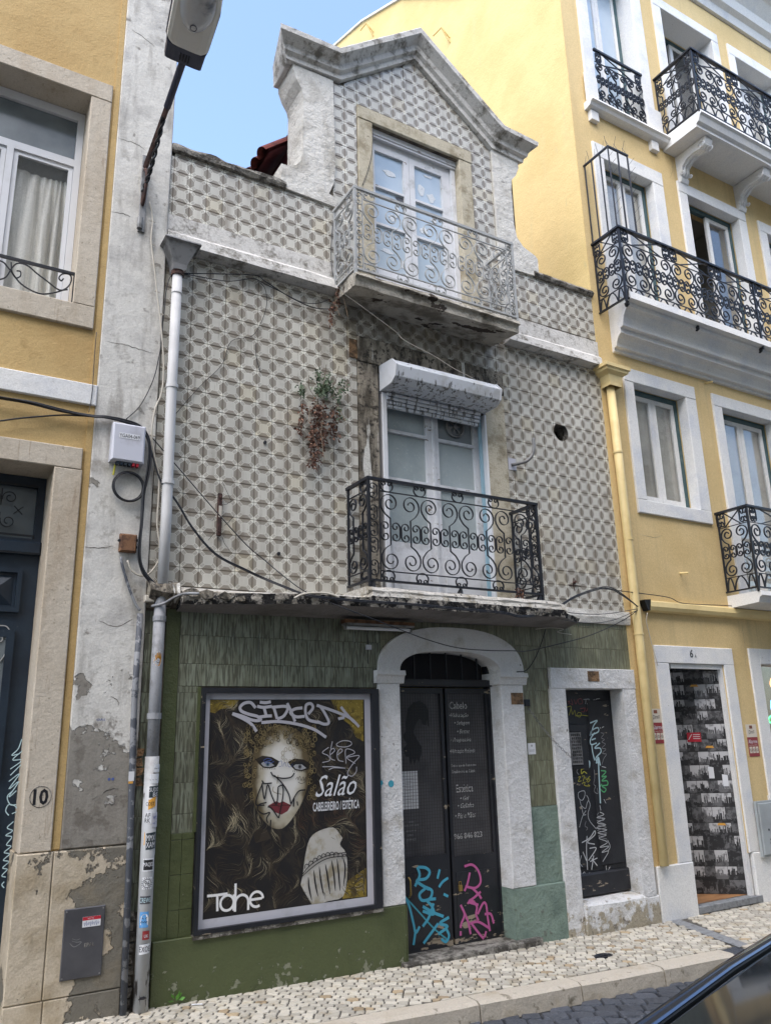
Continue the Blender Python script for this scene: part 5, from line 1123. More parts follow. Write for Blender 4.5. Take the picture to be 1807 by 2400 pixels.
# shop window with neon letters
blk('shop_glass', M['glass'], Yb, 8.2, 9.6, .10, .106, .9, 2.26); blk('shop_back', M['reflection_backing'], Yb, 8.2, 9.6, .5, .52, .8, 2.3)
NEO = thing('neon_sign', (8.3, .14, 1.7), 'neon letters glowing orange, blue and green behind the shop window at the right edge', 'neon sign')
def on(c, x, y, Y): q = W(c, x, y, Y); return (q.x, q.y, q.z)
for c, pts in (('neonO', [(1000, 170), (985, 185), (975, 215), (978, 245), (995, 262), (1020, 265)]), ('neonB', [(982, 375), (980, 420), (985, 455)]), ('neonG', [(1000, 505), (975, 510), (960, 535), (965, 560), (985, 565), (992, 540), (985, 520), (992, 580), (1000, 595)])):
    mb = MB(); mb.tube([on('y', x, y, .14) for x, y in (smooth_path(pts, 4))], .007, 6); mb.ob('tube_letter', M[c], NEO)
# windows
def sash_window(par, x0, x1, z0, z1, y, label=None, reflection_backing=True, leaves=2, pane='glass', open_left=False, frame='teal_frame'):
    f = MB().plate(x0, x1, z0, z1, [(x0 + .05, x1 - .05, z0 + .05, z1 - .06)], y - .005, y + .05).ob('window', M[frame], par, label=label)
    xm = (x0 + x1) / 2
    for i_, (a, b) in enumerate(((x0 + .052, xm - .002), (xm + .002, x1 - .052))):
        if open_left and i_ == 0: continue
        s_ = MB().plate(a, b, z0 + .052, z1 - .062, [(a + .05, b - .05, z0 + .11, z1 - .115)], y + .004, y + .04); s_.ob('sash', M['wr'], f)
        blk('glazing_bead', M['wr'], f, a + .05, a + .058, y - .001, y + .006, z0 + .11, z1 - .115); blk('pane', M[pane], f, a + .052, b - .052, y + .02, y + .024, z0 + .112, z1 - .117)
    if open_left:
        s_ = MB().plate(0, (x1 - x0) / 2 - .06, z0 + .052, z1 - .062, [(.05, (x1 - x0) / 2 - .11, z0 + .11, z1 - .115)], 0, .035)
    if reflection_backing: blk('reflection_backing', M['reflection_backing'], f, x0 + .05, x1 - .05, y + .055, y + .06, z0 + .04, z1 - .05)  # added panel, its pale colour stands for a reflection in the panes
    else:
        rm = MB().plate(x0 - .3, x1 + .3, z0 - .1, z1 + .3, [], y + 1.6, y + 1.65); rm.box(x0 - .35, x0 - .3, y + .06, y + 1.6, z0 - .1, z1 + .3); rm.box(x1 + .3, x1 + .35, y + .06, y + 1.6, z0 - .1, z1 + .3); rm.box(x0 - .3, x1 + .3, y + .06, y + 1.6, z1 + .3, z1 + .34); rm.ob('room', M['roomwall'], f)
    return f
surround(Yb, M['wr'], 6.505, 7.705, 3.812, 5.51, 6.655, 7.525, 3.965, 5.345, -.03, .1); sash_window(Yb, 6.657, 7.523, 3.967, 5.343, .12)
surround(Yb, M['wr'], 8.02, 9.36, 2.99, 5.50, 8.18, 9.2, 2.992, 5.345, -.03, .1, sill=False); sash_window(Yb, 8.182, 9.198, 3.0, 5.343, .12)
surround(Yb, M['wr'], 9.55, 10.9, 3.75, 5.5, 9.7, 10.7, 3.9, 5.34, -.03, .1); sash_window(Yb, 9.702, 10.698, 3.902, 5.338, .12)
surround(Yb, M['wr'], 6.43, 7.655, 6.19, 8.50, 6.595, 7.455, 6.192, 8.30, -.03, .1, sill=False); sash_window(Yb, 6.597, 7.453, 6.2, 8.298, .12)
surround(Yb, M['wr'], 7.955, 9.345, 6.19, 8.515, 8.12, 9.18, 6.192, 8.355, -.03, .1, sill=False); W2 = sash_window(Yb, 8.122, 9.178, 6.2, 8.353, .12, reflection_backing=False, open_left=True, label='half open window with a brown wooden door inside')
blk('inner_door', M['wood'], W2, 8.0, 8.9, .55, .60, 6.1, 7.95)
surround(Yb, M['wr'], 9.63, 10.96, 6.19, 8.49, 9.8, 10.8, 6.192, 8.33, -.03, .1, sill=False); sash_window(Yb, 9.802, 10.798, 6.2, 8.328, .12, reflection_backing=False, pane='glassdk')
surround(Yb, M['wr'], 11.1, 12.4, 6.19, 8.49, 11.3, 12.2, 6.192, 8.3, -.03, .1, sill=False); sash_window(Yb, 11.302, 12.198, 6.2, 8.298, .12)
surround(Yb, M['wr'], 6.44, 7.70, 9.06, 11.75, 6.625, 7.50, 9.10, 11.6, -.03, .28, sill=False); sash_window(Yb, 6.627, 7.498, 9.11, 11.598, .22, pane='skyglass')
surround(Yb, M['wr'], 7.965, 9.395, 9.06, 11.64, 8.13, 9.24, 9.12, 11.47, -.03, .28, sill=False); sash_window(Yb, 8.132, 9.238, 9.12, 11.468, .30, reflection_backing=False, open_left=True, pane='glassdk')
surround(Yb, M['wr'], 9.63, 10.95, 9.06, 11.61, 9.78, 10.8, 9.12, 11.43, -.03, .28, sill=False); sash_window(Yb, 9.782, 10.798, 9.12, 11.428, .22, pane='glassL')
surround(Yb, M['wr'], 11.15, 12.45, 9.06, 11.61, 11.3, 12.3, 9.12, 11.43, -.03, .28, sill=False); sash_window(Yb, 11.302, 12.298, 9.12, 11.428, .22)
# third floor: corner window with iron guard, moulded sill
for a, b in ((6.40, 6.62), (7.51, 7.79)): blk('surround_foot', M['wr'], Yb, a, b, -.045, -.0305, 9.045, 9.50, b=.005)
sillp = [(.0, 9.045), (-.14, 9.045), (-.15, 9.01), (-.12, 8.995), (-.10, 8.96), (-.05, 8.945), (.0, 8.94)]
rough_bar(6.38, 7.78, sillp, 1, 0).ob('moulded_sill', M['wr'], Yb); rough_bar(9.62, 11.0, sillp, 1, 0).ob('moulded_sill', M['wr'], Yb) if 0 else None
for x in (6.43, 7.50): blk('sill_block', M['wr'], Yb, x, x + .13, -.06, .0, 8.80, 8.938, b=.004)
wg = blk('window_guard', M['iron'], Yb, 6.625, 7.50, -.05, -.02, 9.955, 9.985); rail_panel(wg, M['iron'], 6.635, 7.49, 9.11, 9.96, -.03, 3, cross=True, tw=.012, dy=.008)
# balconies of the yellow building
b3 = rough_bar(7.78, 12.2, [(.0, 9.09), (-.62, 9.09), (-.63, 9.05), (-.60, 9.03), (-.57, 8.96), (-.53, 8.94), (-.53, 8.90), (.0, 8.90)], 1, 0).ob('balcony', M['wr'], Yb, label='top balcony slab on carved white brackets')
balcony_rail(b3, M['iron'], 7.79, 11.0, -.0, -.60, 9.12, 10.05, 8, 2, cross=True, margin=.02, tw=.012, hand=.025)
for x in (8.0, 9.2, 10.7):
    pr = [(0, 8.895), (-.50, 8.895), (-.50, 8.86), (-.47, 8.80), (-.40, 8.76), (-.28, 8.78), (-.18, 8.76), (-.10, 8.70), (-.09, 8.62), (-.055, 8.58), (-.07, 8.55), (-.05, 8.50), (0, 8.49)]
    mb = MB(); mb.prismx([(y * .96, z) for y, z in pr], x, x + .15)
    cb = mb.ob('carved_bracket', M['wr'], Yb, bevel=.006)
    mb = MB()
    for s_ in (x - .006, x + .156):
        mb.ring((0, 0, 0), 1, 1) if 0 else None
        mb.tube([(s_, -.42 + q[0], 8.80 + q[1]) for q in spiral(0, 0, .055, .012, 0, 3.6 * pi, 26)], .008, 6); mb.tube([(s_, -.09 + q[0], 8.60 + q[1]) for q in spiral(0, 0, .035, .008, 0, 3 * pi, 20)], .006, 6)
    mb.tube([(x + .05, y * .96 - .004, z) for y, z in pr[3:10]], .012, 6); mb.tube([(x + .10, y * .96 - .004, z) for y, z in pr[3:10]], .012, 6)
    mb.ob('bracket_scroll', M['wr'], cb, kind='stuff')
    blk('bracket_cap', M['wr'], Yb, x - .03, x + .18, -.52, 0, 8.897, 8.9) if 0 else None
ogp = [(.0, 6.19), (-.42, 6.19), (-.43, 6.10), (-.36, 6.09), (-.36, 6.045), (-.345, 6.04), (-.31, 6.02), (-.27, 5.965), (-.245, 5.90), (-.24, 5.875), (-.19, 5.87), (-.19, 5.815), (-.175, 5.81), (-.13, 5.785), (-.095, 5.735), (-.085, 5.705), (-.04, 5.70), (-.04, 5.665), (.0, 5.66)]
og = rough_bar(6.30, 14, [(y * 1.0, z) for y, z in ogp], .3, .003)
og.v = [((v[0] + (.10 - .25 * min(.4, -v[1])) if v[0] < 6.31 else v[0]), v[1], v[2]) for v in og.v]
b2 = og.ob('balcony', M['wr'], Yb, label='long second floor balcony on a wide white moulded cornice')
balcony_rail(b2, M['iron'], 6.255, 11.9, -.0, -.40, 6.11, 6.99, 14, 1, cross=True, margin=.02, tw=.012, hand=.025, mid_posts=(8.62,))
for x in (6.30, 7.45, 8.62, 9.9):
    mb = MB(); mb.tube([(x, -.38, 6.09), (x, -.36, 6.06), (x, -.35, 6.03)], .02, 8, rr=[.012, .03, .012]); mb.ob('foot', M['iron'], b2)
b1 = rough_bar(7.80, 9.9, [(.0, 3.0), (-.42, 3.0), (-.43, 2.95), (-.40, 2.93), (-.38, 2.88), (.0, 2.86)], 1, 0).ob('balcony', M['wr'], Yb, label='first floor balcony at the right edge of the picture')
balcony_rail(b1, M['iron'], 7.80, 9.85, -.0, -.40, 3.04, 3.95, 5, 1, cross=True, margin=.02, tw=.012, hand=.025)
# iron cage with spikes on the second floor balcony
CG = thing('spiked_cage', (6.3, -.2, 7.0), 'tall black bar screen topped with bird spikes at the corner of the long balcony', 'screen')
def rod(name, par, p, q, r, mt=M['iron'], n=6): mb = MB(); mb.tube([p, q], r, n); return mb.ob(name, mt, par)
cgz = 8.06
for y in (-.02, -.13, -.26, -.39): rod('bar', CG, (6.255, y, 7.0), (6.255, y, cgz), .010)
for x in (6.41, 6.57): rod('bar', CG, (x, -.39, 7.0), (x, -.39, cgz), .012)
blk('top_bar', M['iron'], CG, 6.243, 6.267, -.40, .0, cgz, cgz + .02); blk('top_bar', M['iron'], CG, 6.268, 6.58, -.402, -.378, cgz, cgz + .02)
sp = MB()
for k in range(6): sp.tube([(6.255, -.03 - .07 * k, cgz + .02), (6.255 + .03 * (-1) ** k, -.03 - .07 * k, cgz + .15)], .0022, 4)
for k in range(5): sp.tube([(6.28 + .07 * k, -.39, cgz + .02), (6.28 + .07 * k, -.39 + .05 * (-1) ** k, cgz + .15)], .0022, 4)
for x in (6.255, 6.57):
    for k in range(7): sp.tube([(x, -.39, 7.15 + .13 * k), (x + .07, -.43, 7.26 + .13 * k)], .0022, 4)
sp.ob('spike', M['iron'], CG, kind='stuff')
# gutter band, down pipe, cable tube on the yellow wall
gp = [(.0, 2.865), (-.05, 2.865), (-.07, 2.85), (-.075, 2.80), (-.06, 2.765), (-.02, 2.75), (.0, 2.75)]
gut = rough_bar(6.47, 13.9, gp, 1, 0).ob('cable_duct', M['ypipe']); setp(gut, 'long yellow painted cable duct running along the yellow wall above the shop doors', 'cable duct')
mb = MB(); mb.v += [(6.37, -.005, 2.86), (6.37, -.085, 2.86), (6.468, -.08, 2.87), (6.468, -.005, 2.87), (6.42, -.005, 2.755), (6.42, -.07, 2.765), (6.468, -.06, 2.76), (6.468, -.005, 2.755)]; mb.f += [(0, 1, 2, 3), (4, 5, 1, 0), (7, 6, 5, 4), (1, 5, 6, 2)]; mb.ob('open_end', M['rubber'], gut)
# ================================================================ DRAINPIPES AND CONDUITS
def pipe(name, label, cat, mt, pts, r, collars=(), n=14):
    t = thing(name, pts[-1], label, cat); mb = MB(); mb.tube(pts, r, n); mb.ob('pipe', mt, t, smooth=True)
    for (p, rr_, h) in collars: mb = MB(); mb.tube([p, (p[0], p[1], p[2] + h)], rr_, n); mb.ob('collar', mt, t)
    return t
WP = pipe('white_drainpipe', 'white plastic drainpipe on the tiled facade, between the zinc hopper and the ledge', 'drainpipe', M['pipe'], [(1.485, -.07, 5.16), (1.485, -.07, 4.2), (1.495, -.07, 3.2), (1.495, -.065, 2.66)], .039,
          [((1.487, -.07, 4.96), .0445, .006), ((1.488, -.07, 4.16), .047, .03), ((1.493, -.07, 3.40), .047, .03)])
hp = thing('rain_hopper', (1.49, -.1, 5.2), 'tapered grey zinc rain hopper under the plaster band above the white drainpipe', 'rain hopper')
mb = MB()
lv = [(.14, .11, 5.385), (.145, .115, 5.37), (.12, .095, 5.355), (.085, .07, 5.27), (.055, .05, 5.20), (.05, .045, 5.155)]
for a, b, z in lv: mb.v += [(1.488 - a, -.10 - b + .02, z), (1.488 + a, -.10 - b + .02, z), (1.488 + a, -.01, z), (1.488 - a, -.01, z)]
for k in range(len(lv) - 1):
    for j in range(4): l = (j + 1) % 4; a = 4 * k; mb.f.append((a + j, a + 4 + j, a + 4 + l, a + l))
mb.ob('funnel', M['zinc'], hp); mb = MB(); mb.tube([(1.485, -.07, 5.158), (1.485, -.07, 5.12)], .05, 14); mb.ob('rusty_collar', M['rust'], hp)
mb = MB().disc(1.44, 5.44, .05, -.052, rz=.035); mb.ob('outlet', M['dark'], hp)
GP = pipe('grey_drainpipe', 'grey painted lower drainpipe under the ledge with a hand shaped sticker', 'drainpipe', M['gpipe'], [(1.487, -.065, 2.58), (1.485, -.065, 2.0), (1.487, -.065, 1.46)], .040,
          [((1.487, -.065, 2.40), .046, .035), ((1.486, -.065, 1.74), .048, .04)])
SP = pipe('stickered_drainpipe', 'pale grey bottom drainpipe section plastered with street stickers', 'drainpipe', M['meterpipe'] if 'meterpipe' in M else mat('pale_grey_pipe', srgb(168, 170, 172), 0.5, [dict(col=srgb(140, 140, 140), scale=5, lo=.5, hi=.7), dict(col=srgb(70, 66, 64), scale=14, lo=.62, hi=.66, stretch=(2, 1, .3), z=(.4, .1, .1))]),
          [(1.487, -.065, 1.50), (1.49, -.065, .8), (1.495, -.065, 0.0)], .046, [])
mb = MB().prism([(1.465, .075), (1.48, .088), (1.50, .09), (1.52, .078), (1.50, .072)], -.1125, -.108); mb.ob('split', M['dark'], SP)
CT = pipe('iron_conduit', 'chipped dark grey iron conduit climbing between the two houses beside the stone plinth', 'conduit', M['conduit'], [(1.36, -.03, 2.45), (1.355, -.03, 1.9), (1.375, -.055, 1.0), (1.39, -.075, -.05)], .021, [((1.356, -.03, 1.93), .025, .012)], 10)
YP = pipe('yellow_drainpipe', 'yellow painted drainpipe with collars on the edge of the yellow building', 'drainpipe', M['ypipe'], [(6.235, -.06, 5.2), (6.25, -.06, 4.0), (6.262, -.055, 2.4), (6.27, -.05, .37)], .045,
          [((6.24, -.06, 4.42), .05, .02), ((6.258, -.06, 3.47), .05, .02), ((6.262, -.055, 2.50), .05, .02)])
yh = thing('yellow_hopper', (6.25, -.1, 5.3), 'square yellow painted hopper head at the top of the yellow drainpipe', 'rain hopper')
mb = MB(); lv = [(.185, .13, 5.40), (.185, .13, 5.36), (.165, .115, 5.355), (.16, .11, 5.325), (.105, .075, 5.29), (.085, .065, 5.21), (.085, .065, 5.17)]
for a, b, z in lv: mb.v += [(6.245 - a, -.07 - b, z), (6.245 + a, -.07 - b, z), (6.245 + a, -.005, z), (6.245 - a, -.005, z)]
for k in range(len(lv) - 1):
    for j in range(4): l = (j + 1) % 4; a = 4 * k; mb.f.append((a + j, a + 4 + j, a + 4 + l, a + l))
mb.f.append((3, 2, 1, 0)) if 0 else mb.f.append((0, 1, 2, 3)); mb.ob('funnel', M['ypipe'], yh)
# rubble showing in the slot between the houses
for k in range(26):
    r = random.Random(k); z = -.05 + .062 * k
    if z > .55 and not (1.05 < z < 1.9): continue
    q = [(1.375 + .06 * r.uniform(0, .3), z), (1.455 - .02 * r.random(), z + .008 * r.random()), (1.45 - .02 * r.random(), z + .052), (1.38 + .02 * r.random(), z + .054)]
    if 1.05 < z < 1.9 and not 1.3 < z < 1.62: continue
    mb = MB(); mb.prism(q, -.012 - .02 * r.random(), .05); mb.ob('rubble_stone', M['rubble'] if z > 1 else M['cap'], H)

# ================================================================ STREET LAMP on the left wall
SL = thing('street_lamp', (1.19, 0, 5.8), 'cobra head street lamp on a twisted iron wall bracket at the top left', 'street lamp')
blk('wall_plate', M['zinc'], SL, 1.165, 1.215, -.045, -.031, 5.44, 6.15, b=.003)
P0 = Vector((1.185, -.06, 6.02)); P1 = Vector((1.195, -.70, 6.175)); P2 = Vector((1.20, -.98, 6.27))
mb = MB(); mb.tube([P0, P1], .02, 4); mb.ob('arm', M['rust'], SL)
mb = MB(); mb.tube([P1 - (P1 - P0).normalized() * .08, P2, P2 + Vector((0, -.15, .03))], .026, 10); mb.ob('lamp_spigot', M['lampgrey'], SL)
mb = MB(); A = Vector((1.185, -.05, 5.80)); B = P1 - (P1 - P0) * .25; n = 46
for s_ in (0, 1):
    pts = []
    for k in range(n + 1):
        u = k / n; c = A + (B - A) * u + Vector((.0, 0, -.05 * sin(pi * u))); a = u * 26 + s_ * pi; pts.append(c + Vector((.010 * cos(a), .007 * sin(a), .010 * sin(a))))
    mb.tube(pts, .010, 6)
mb.ob('twisted_stay', M['iron'], SL)
mb = MB(); mb.tube([(1.185, y, z) for y, z in smooth_path([(-.06, 6.0), (-.10, 5.97), (-.13, 5.90), (-.13, 5.80), (-.10, 5.72), (-.055, 5.68), (-.05, 5.72), (-.07, 5.78)], 4)], .014, 6); mb.ob('bracket_scroll', M['rust'], SL)
mb = MB(); mb.tube([(1.175, -.05, 5.56), (1.175, -.05, 5.46)], .022, 8); mb.ob('cable_clamp', M['zinc'], SL)
# head: built along its own axis (pointing out over the street, slightly up)
def lamp_pts():
    h0 = P2 + Vector((-.0, -.0, .02)); ax = Vector((-.10, -1, .06)).normalized(); sx = Vector((1, 0.02, 0)).normalized(); up = sx.cross(ax) * -1
    if up.z < 0: up = -up
    return h0, ax, sx, up
h0, ax, sx, upv = lamp_pts()
def loft(secs, mt, name, par, close=True, smooth=False):
    mb = MB(); n = len(secs[0])
    for s_ in secs: mb.v += [tuple(p) for p in s_]
    for k in range(len(secs) - 1):
        for j in range(n): l = (j + 1) % n; a = k * n; mb.f.append((a + j, a + l, a + n + l, a + n + j))
    if close: mb.f.append(tuple(range(n - 1, -1, -1))); mb.f.append(tuple((len(secs) - 1) * n + j for j in range(n)))
    return mb.ob(name, mt, par, smooth=smooth)
def sec(d, hw, top, bot, n=14, rnd=.5):
    c = h0 + ax * d; out = []
    for k in range(n):
        a = 2 * pi * k / n; x = abs(cos(a)) ** rnd * (1 if cos(a) > 0 else -1) * hw; z = sin(a); z = (abs(z) ** rnd) * (top if z > 0 else -bot); out.append(c + sx * x + upv * z)
    return out
loft([sec(0, .135, .09, .05, rnd=.3), sec(.13, .14, .10, .055, rnd=.3), sec(.16, .155, .11, .03, rnd=.4), sec(.45, .165, .12, .02, rnd=.5), sec(.75, .13, .10, .015, rnd=.6), sec(.86, .07, .06, .01)], M['lampgrey'], 'housing', SL)
loft([sec(.135, .125, .0, .06, rnd=.45), sec(.17, .152, .0, .062, rnd=.45), sec(.5, .160, .0, .06), sec(.72, .125, .0, .05), sec(.83, .07, .0, .03)], M['lampshell'], 'lens_rim', SL)
mb = MB(); n = 28; rings = 6
for r_ in range(rings):
    f = 1 - r_ / rings
    for k in range(n):
        a = 2 * pi * k / n; p = h0 + ax * (.50 + .21 * f * cos(a)) + sx * (.115 * f * sin(a)) - upv * (.061 + .05 * math.sqrt(max(0, 1 - f * f))); mb.v.append(tuple(p))
for r_ in range(rings - 1):
    for k in range(n): l = (k + 1) % n; a = r_ * n; mb.f.append((a + k, a + l, a + n + l, a + n + k))
mb.f.append(tuple((rings - 1) * n + k for k in range(n))); mb.ob('lens', M['lampglass'], SL, smooth=True)
lb_ = MB(); q = h0 + ax * .36 - upv * .105; lb_.tube([tuple(q + ax * (.022 * cos(t * pi / 6)) + sx * (.022 * sin(t * pi / 6))) for t in range(13)], .003, 5); lb_.ob('bulb_ring', M['lampgrey'], SL)
lb_ = MB(); q = h0 + ax * .03 - upv * .056
for k in range(4): lb_.tube([q + sx * (-.03 + .02 * k), q + sx * (-.03 + .02 * k) + ax * .06], .004, 4)
lb_.ob('vent_rib', M['dark'], SL, kind='stuff')

# ================================================================ BOXES, METERS, SMALL FITTINGS
JB = thing('fibre_box', (1.19, -.03, 3.5), 'light grey plastic cable box numbered YGA04-069 on the white strip', 'cable box')
blk('box', M['boxgrey'], JB, 1.075, 1.305, -.115, -.031, 3.515, 3.80, b=.012); blk('name_strip', M['stk_white'], JB, 1.12, 1.265, -.1165, -.1152, 3.685, 3.725)
text_mesh('YGA04-069', 1.122, 3.691, .028, -.1175, .141, 0, 0, M['ink'], 'lettering', JB)
for k in range(6): blk('plug', (M['bluedoor'], M['bluedoor'], M['stk_navy'], M['bluedoor'], M['stk_red'], M['stk_red'])[k], JB, 1.115 + .028 * k, 1.133 + .028 * k, -.10, -.06, 3.492, 3.514)
RB = thing('rusty_junction_box', (1.24, -.03, 2.9), 'rusty brown square junction box below the coil of cable', 'junction box')
blk('box', M['junction'], RB, 1.185, 1.30, -.075, -.031, 2.872, 3.0, b=.01)
for x, z in ((1.18, 2.95), (1.303, 2.96), (1.303, 2.91)): mb = MB(); mb.cyl((x, -.05, z), (0, -1, 0), .009, .02, 8); mb.ob('lug', M['iron'], RB)
JT = thing('cable_joint', (1.41, -.06, 2.55), 'small dirty white cable joint tied to the drainpipe under the ledge', 'cable joint'); blk('body', M['wcable'], JT, 1.375, 1.44, -.085, -.04, 2.53, 2.575, b=.006)
EM = thing('meter_hatch', (1.12, -.06, .4), 'dark grey metal meter hatch with a red and white sticker on the stone plinth', 'hatch')
blk('cover', M['meter'], EM, 1.008, 1.246, -.068, -.0555, .236, .626, b=.004)
for x in (1.02, 1.234):
    for z in (.25, .612): mb = MB(); mb.cyl((x, -.068, z), (0, -1, 0), .005, .003, 8); mb.ob('screw', M['zinc'], EM)
mb = MB(); mb.ribbon(smooth_path(WX('z7', [(455, 1690), (480, 1712), (510, 1700), (530, 1680), (500, 1682), (470, 1675)], -.069)), .004, -.0685); mb.ribbon(smooth_path(WX('z7', [(470, 1660), (500, 1668), (520, 1660)], -.069)), .003, -.0685); mb.ob('emblem', M['zinc'], EM)
text_mesh('EPAL', 1.135, .405, .022, -.0685, .06, 0, 0, M['cap'], 'lettering', EM)
HT = thing('name_sticker', (1.17, -.069, .54), 'red and white hello sticker signed in blue on the meter hatch', 'sticker')
blk('paper', M['stk_white'], HT, 1.115, 1.222, -.0702, -.0685, .515, .572); blk('band', M['stk_red'], HT, 1.115, 1.222, -.0706, -.0703, .553, .572)
text_mesh('HEY TO', 1.145, .5575, .009, -.071, .035, 0, 0, M['stk_white'], 'lettering', HT); mb = MB(); mb.ribbon([(1.122 + .092 * k / 24, .534 + .013 * sin(k * 2.1) + .004 * sin(k * 5)) for k in range(25)], .0022, -.0709); mb.ob('signature', M['marker_blue'], HT)
GC = thing('gas_cabinet', (7.95, 0, .5), 'pale grey metal GAS cabinet on the white plinth at the right edge', 'cabinet')
blk('door', M['cabinet'], GC, 7.735, 8.45, -.075, -.0305, .33, .825, b=.006); MB().plate(7.715, 8.47, .31, .845, [(7.733, 8.452, .328, .827)], -.06, -.0305).ob('frame', M['cabinet'], GC)
text_mesh('GAS', 7.93, .70, .035, -.0765, .075, 0, 0, M['chalk'], 'lettering', GC); mb = MB().disc(7.845, .565, .012, -.0758); mb.ob('lock', M['dark'], GC)
for z in (.435, .47): blk('vent_slot', M['meter'], GC, 7.84, 7.93, -.079, -.0755, z, z + .008)
def alarm(x0, z0, z1, label, sh=0.0):
    t = thing('alarm_sticker', (x0, -.01, z0), label, 'sticker', 'alarm stickers beside the shop doors'); w_ = .17; zm = z1 - (z1 - z0) * .40
    blk('upper_label', M['stk_cream'], t, x0, x0 + w_, -.0075, -.0045, zm, z1); blk('lower_label', M['stk_maroon'], t, x0, x0 + w_, -.0078, -.0045, z0, zm - .001)
    blk('logo_block', M['wood'], t, x0 + .055, x0 + .105, -.0082, -.0076, z1 - .045, z1 - .012); text_mesh('Direct', x0 + .035, zm + .03, .04, -.0082, .10, .4, .12, M['ink'], 'lettering', t)
    text_mesh('Alarme', x0 + .008, zm - .065, .042, -.0084, .15, 0, 0, M['stk_white'], 'lettering', t); text_mesh('com Aviso à Polícia', x0 + .012, zm - .088, .013, -.0084, .14, 0, 0, M['stk_cream'], 'lettering', t)
    for k in range(3):
        blk('pictogram', M['stk_cream'], t, x0 + .012 + .052 * k, x0 + .054 + .052 * k, -.0084, -.0079, z0 + .035, z0 + .10); mb = MB(); mb.ring((x0 + .033 + .052 * k, -.0088, z0 + .066), .014, .0015, n=12, m=4); mb.bar([(x0 + .024 + .052 * k, z0 + .078), (x0 + .042 + .052 * k, z0 + .054)], .003, -.009, -.0086); mb.ob('mark', M['ink'], t)
    text_mesh('alarme.pt 24h', x0 + .02, z0 + .01, .012, -.0084, .12, 0, 0, M['stk_cream'], 'lettering', t) if 0 else None
alarm(6.352, 1.455, 1.785, 'cream and maroon alarm sticker beside the yellow drainpipe'); alarm(7.80, 1.285, 1.615, 'cream and maroon alarm sticker between the lobby door and the gas cabinet')
t = setp(blk('wall_label', M['stk_white'], None, 4.775, 4.862, -.0022, -.0008, 1.405, 1.50), 'small white paper label on the green tiles right of the salon door', 'label')
mb = MB(); mb.disc(4.82, 1.478, .010, -.0026); mb.box(4.79, 4.85, -.0028, -.0023, 1.44, 1.444); mb.box(4.79, 4.845, -.0028, -.0023, 1.43, 1.434); mb.ob('print', M['chalk'], t)
# tube lamp under the ledge
TL = thing('tube_light', (3.25, -.3, 2.45), 'unlit fluorescent batten with rusty top under the concrete ledge', 'tube light')
blk('batten', M['junction'], TL, 2.92, 3.56, -.125, -.045, 2.455, 2.482); blk('reflector', M['zinc'], TL, 2.93, 3.55, -.135, -.035, 2.44, 2.454)
mb = MB(); mb.tube([(2.945, -.085, 2.42), (3.535, -.085, 2.425)], .014, 10); mb.ob('tube', M['stk_white'], TL)
for x in (2.935, 3.54): blk('end_cap', M['zinc'], TL, x - .008, x + .008, -.10, -.07, 2.405, 2.439)
SK = thing('wall_socket', (3.18, -.03, 2.28), 'tiny grey switch box on a short cable over the green tiles', 'switch'); blk('box', M['boxgrey'], SK, 3.165, 3.205, -.03, -.001, 2.262, 2.30, b=.003)
mb = MB(); mb.tube([(3.185, -.01, 2.47), (3.18, -.008, 2.38), (3.186, -.01, 2.30)], .003, 5); mb.tube([(3.183, -.008, 2.262), (3.178, -.006, 2.20), (3.184, -.008, 2.15)], .003, 5); mb.ob('lead', M['cable'], SK)
RI = thing('rusty_bracket', (1.91, -.02, 3.2), 'old rusty vertical iron bracket bolted to cracked patterned tiles', 'bracket')
blk('plate', M['rust'], RI, 1.895, 1.925, -.03, -.002, 3.07, 3.40, b=.003); blk('flaked_paint', M['wcable'], RI, 1.898, 1.922, -.0315, -.0305, 3.21, 3.30)
for z in (3.10, 3.37): mb = MB(); mb.cyl((1.91, -.03, z), (0, -1, 0), .010, .012, 8); mb.ob('bolt', M['rust'], RI)
mb = MB()
for pts in ([(1440, 905), (1460, 950), (1500, 1035), (1530, 1020)], [(1435, 1060), (1470, 1055), (1510, 1030)], [(1455, 1195), (1490, 1165), (1520, 1130)], [(1440, 1265), (1455, 1310), (1490, 1355)], [(1400, 1000), (1370, 990)], [(1400, 1120), (1380, 1160), (1340, 1150)], [(1400, 1230), (1350, 1290)]): mb.ribbon(WX('z4', pts), .004, -.0022, True)
mb.ob('tile_crack', M['dark'], wall_t)
HB = thing('bent_pipe_bracket', (4.82, -.01, 4.1), 'grey bent pipe hook on a perforated plate beside the round vent hole', 'bracket')
blk('plate', M['posterwhite'], HB, 4.775, 4.875, -.006, -.001, 4.035, 4.155, b=.001)
mb = MB(); mb.tube(smooth_path([(4.815, -.004, 4.085), (4.86, -.06, 4.09), (4.92, -.11, 4.11), (4.965, -.14, 4.17), (4.985, -.15, 4.25), (4.985, -.15, 4.34)], 5), .016, 10); mb.ob('pipe', M['zinc'], HB, smooth=True)
for k, (c, x, y) in enumerate((('z5', 5, 628), ('z4', 1655, 1360))): pass
for (x, z) in ((2.27, 3.88), (2.40, 2.98)): mb = MB(); mb.cyl((x, -.001, z), (0, -1, 0), .014, .014, 8); setp(mb.ob('wall_plug', M['cable'], None), 'black wall plug in the patterned tiles, ' + ('level with the dried plant' if z > 3.5 else 'low beside the rusty bracket'), 'wall plug')
mb = MB(); mb.tube([(5.50, -.002, 2.98), (5.50, -.03, 2.99)], .012, 8); mb.bar([(5.42, 2.955), (5.585, 2.955)], .008, -.006, -.002); mb.bar(smooth_path([(5.50, 2.90), (5.485, 2.97), (5.50, 3.03), (5.515, 2.97)], 3), .006, -.006, -.002); setp(mb.ob('rusty_hook', M['rust'], None), 'small rusty hook and stain on the right hand tiles above the cables', 'hook')
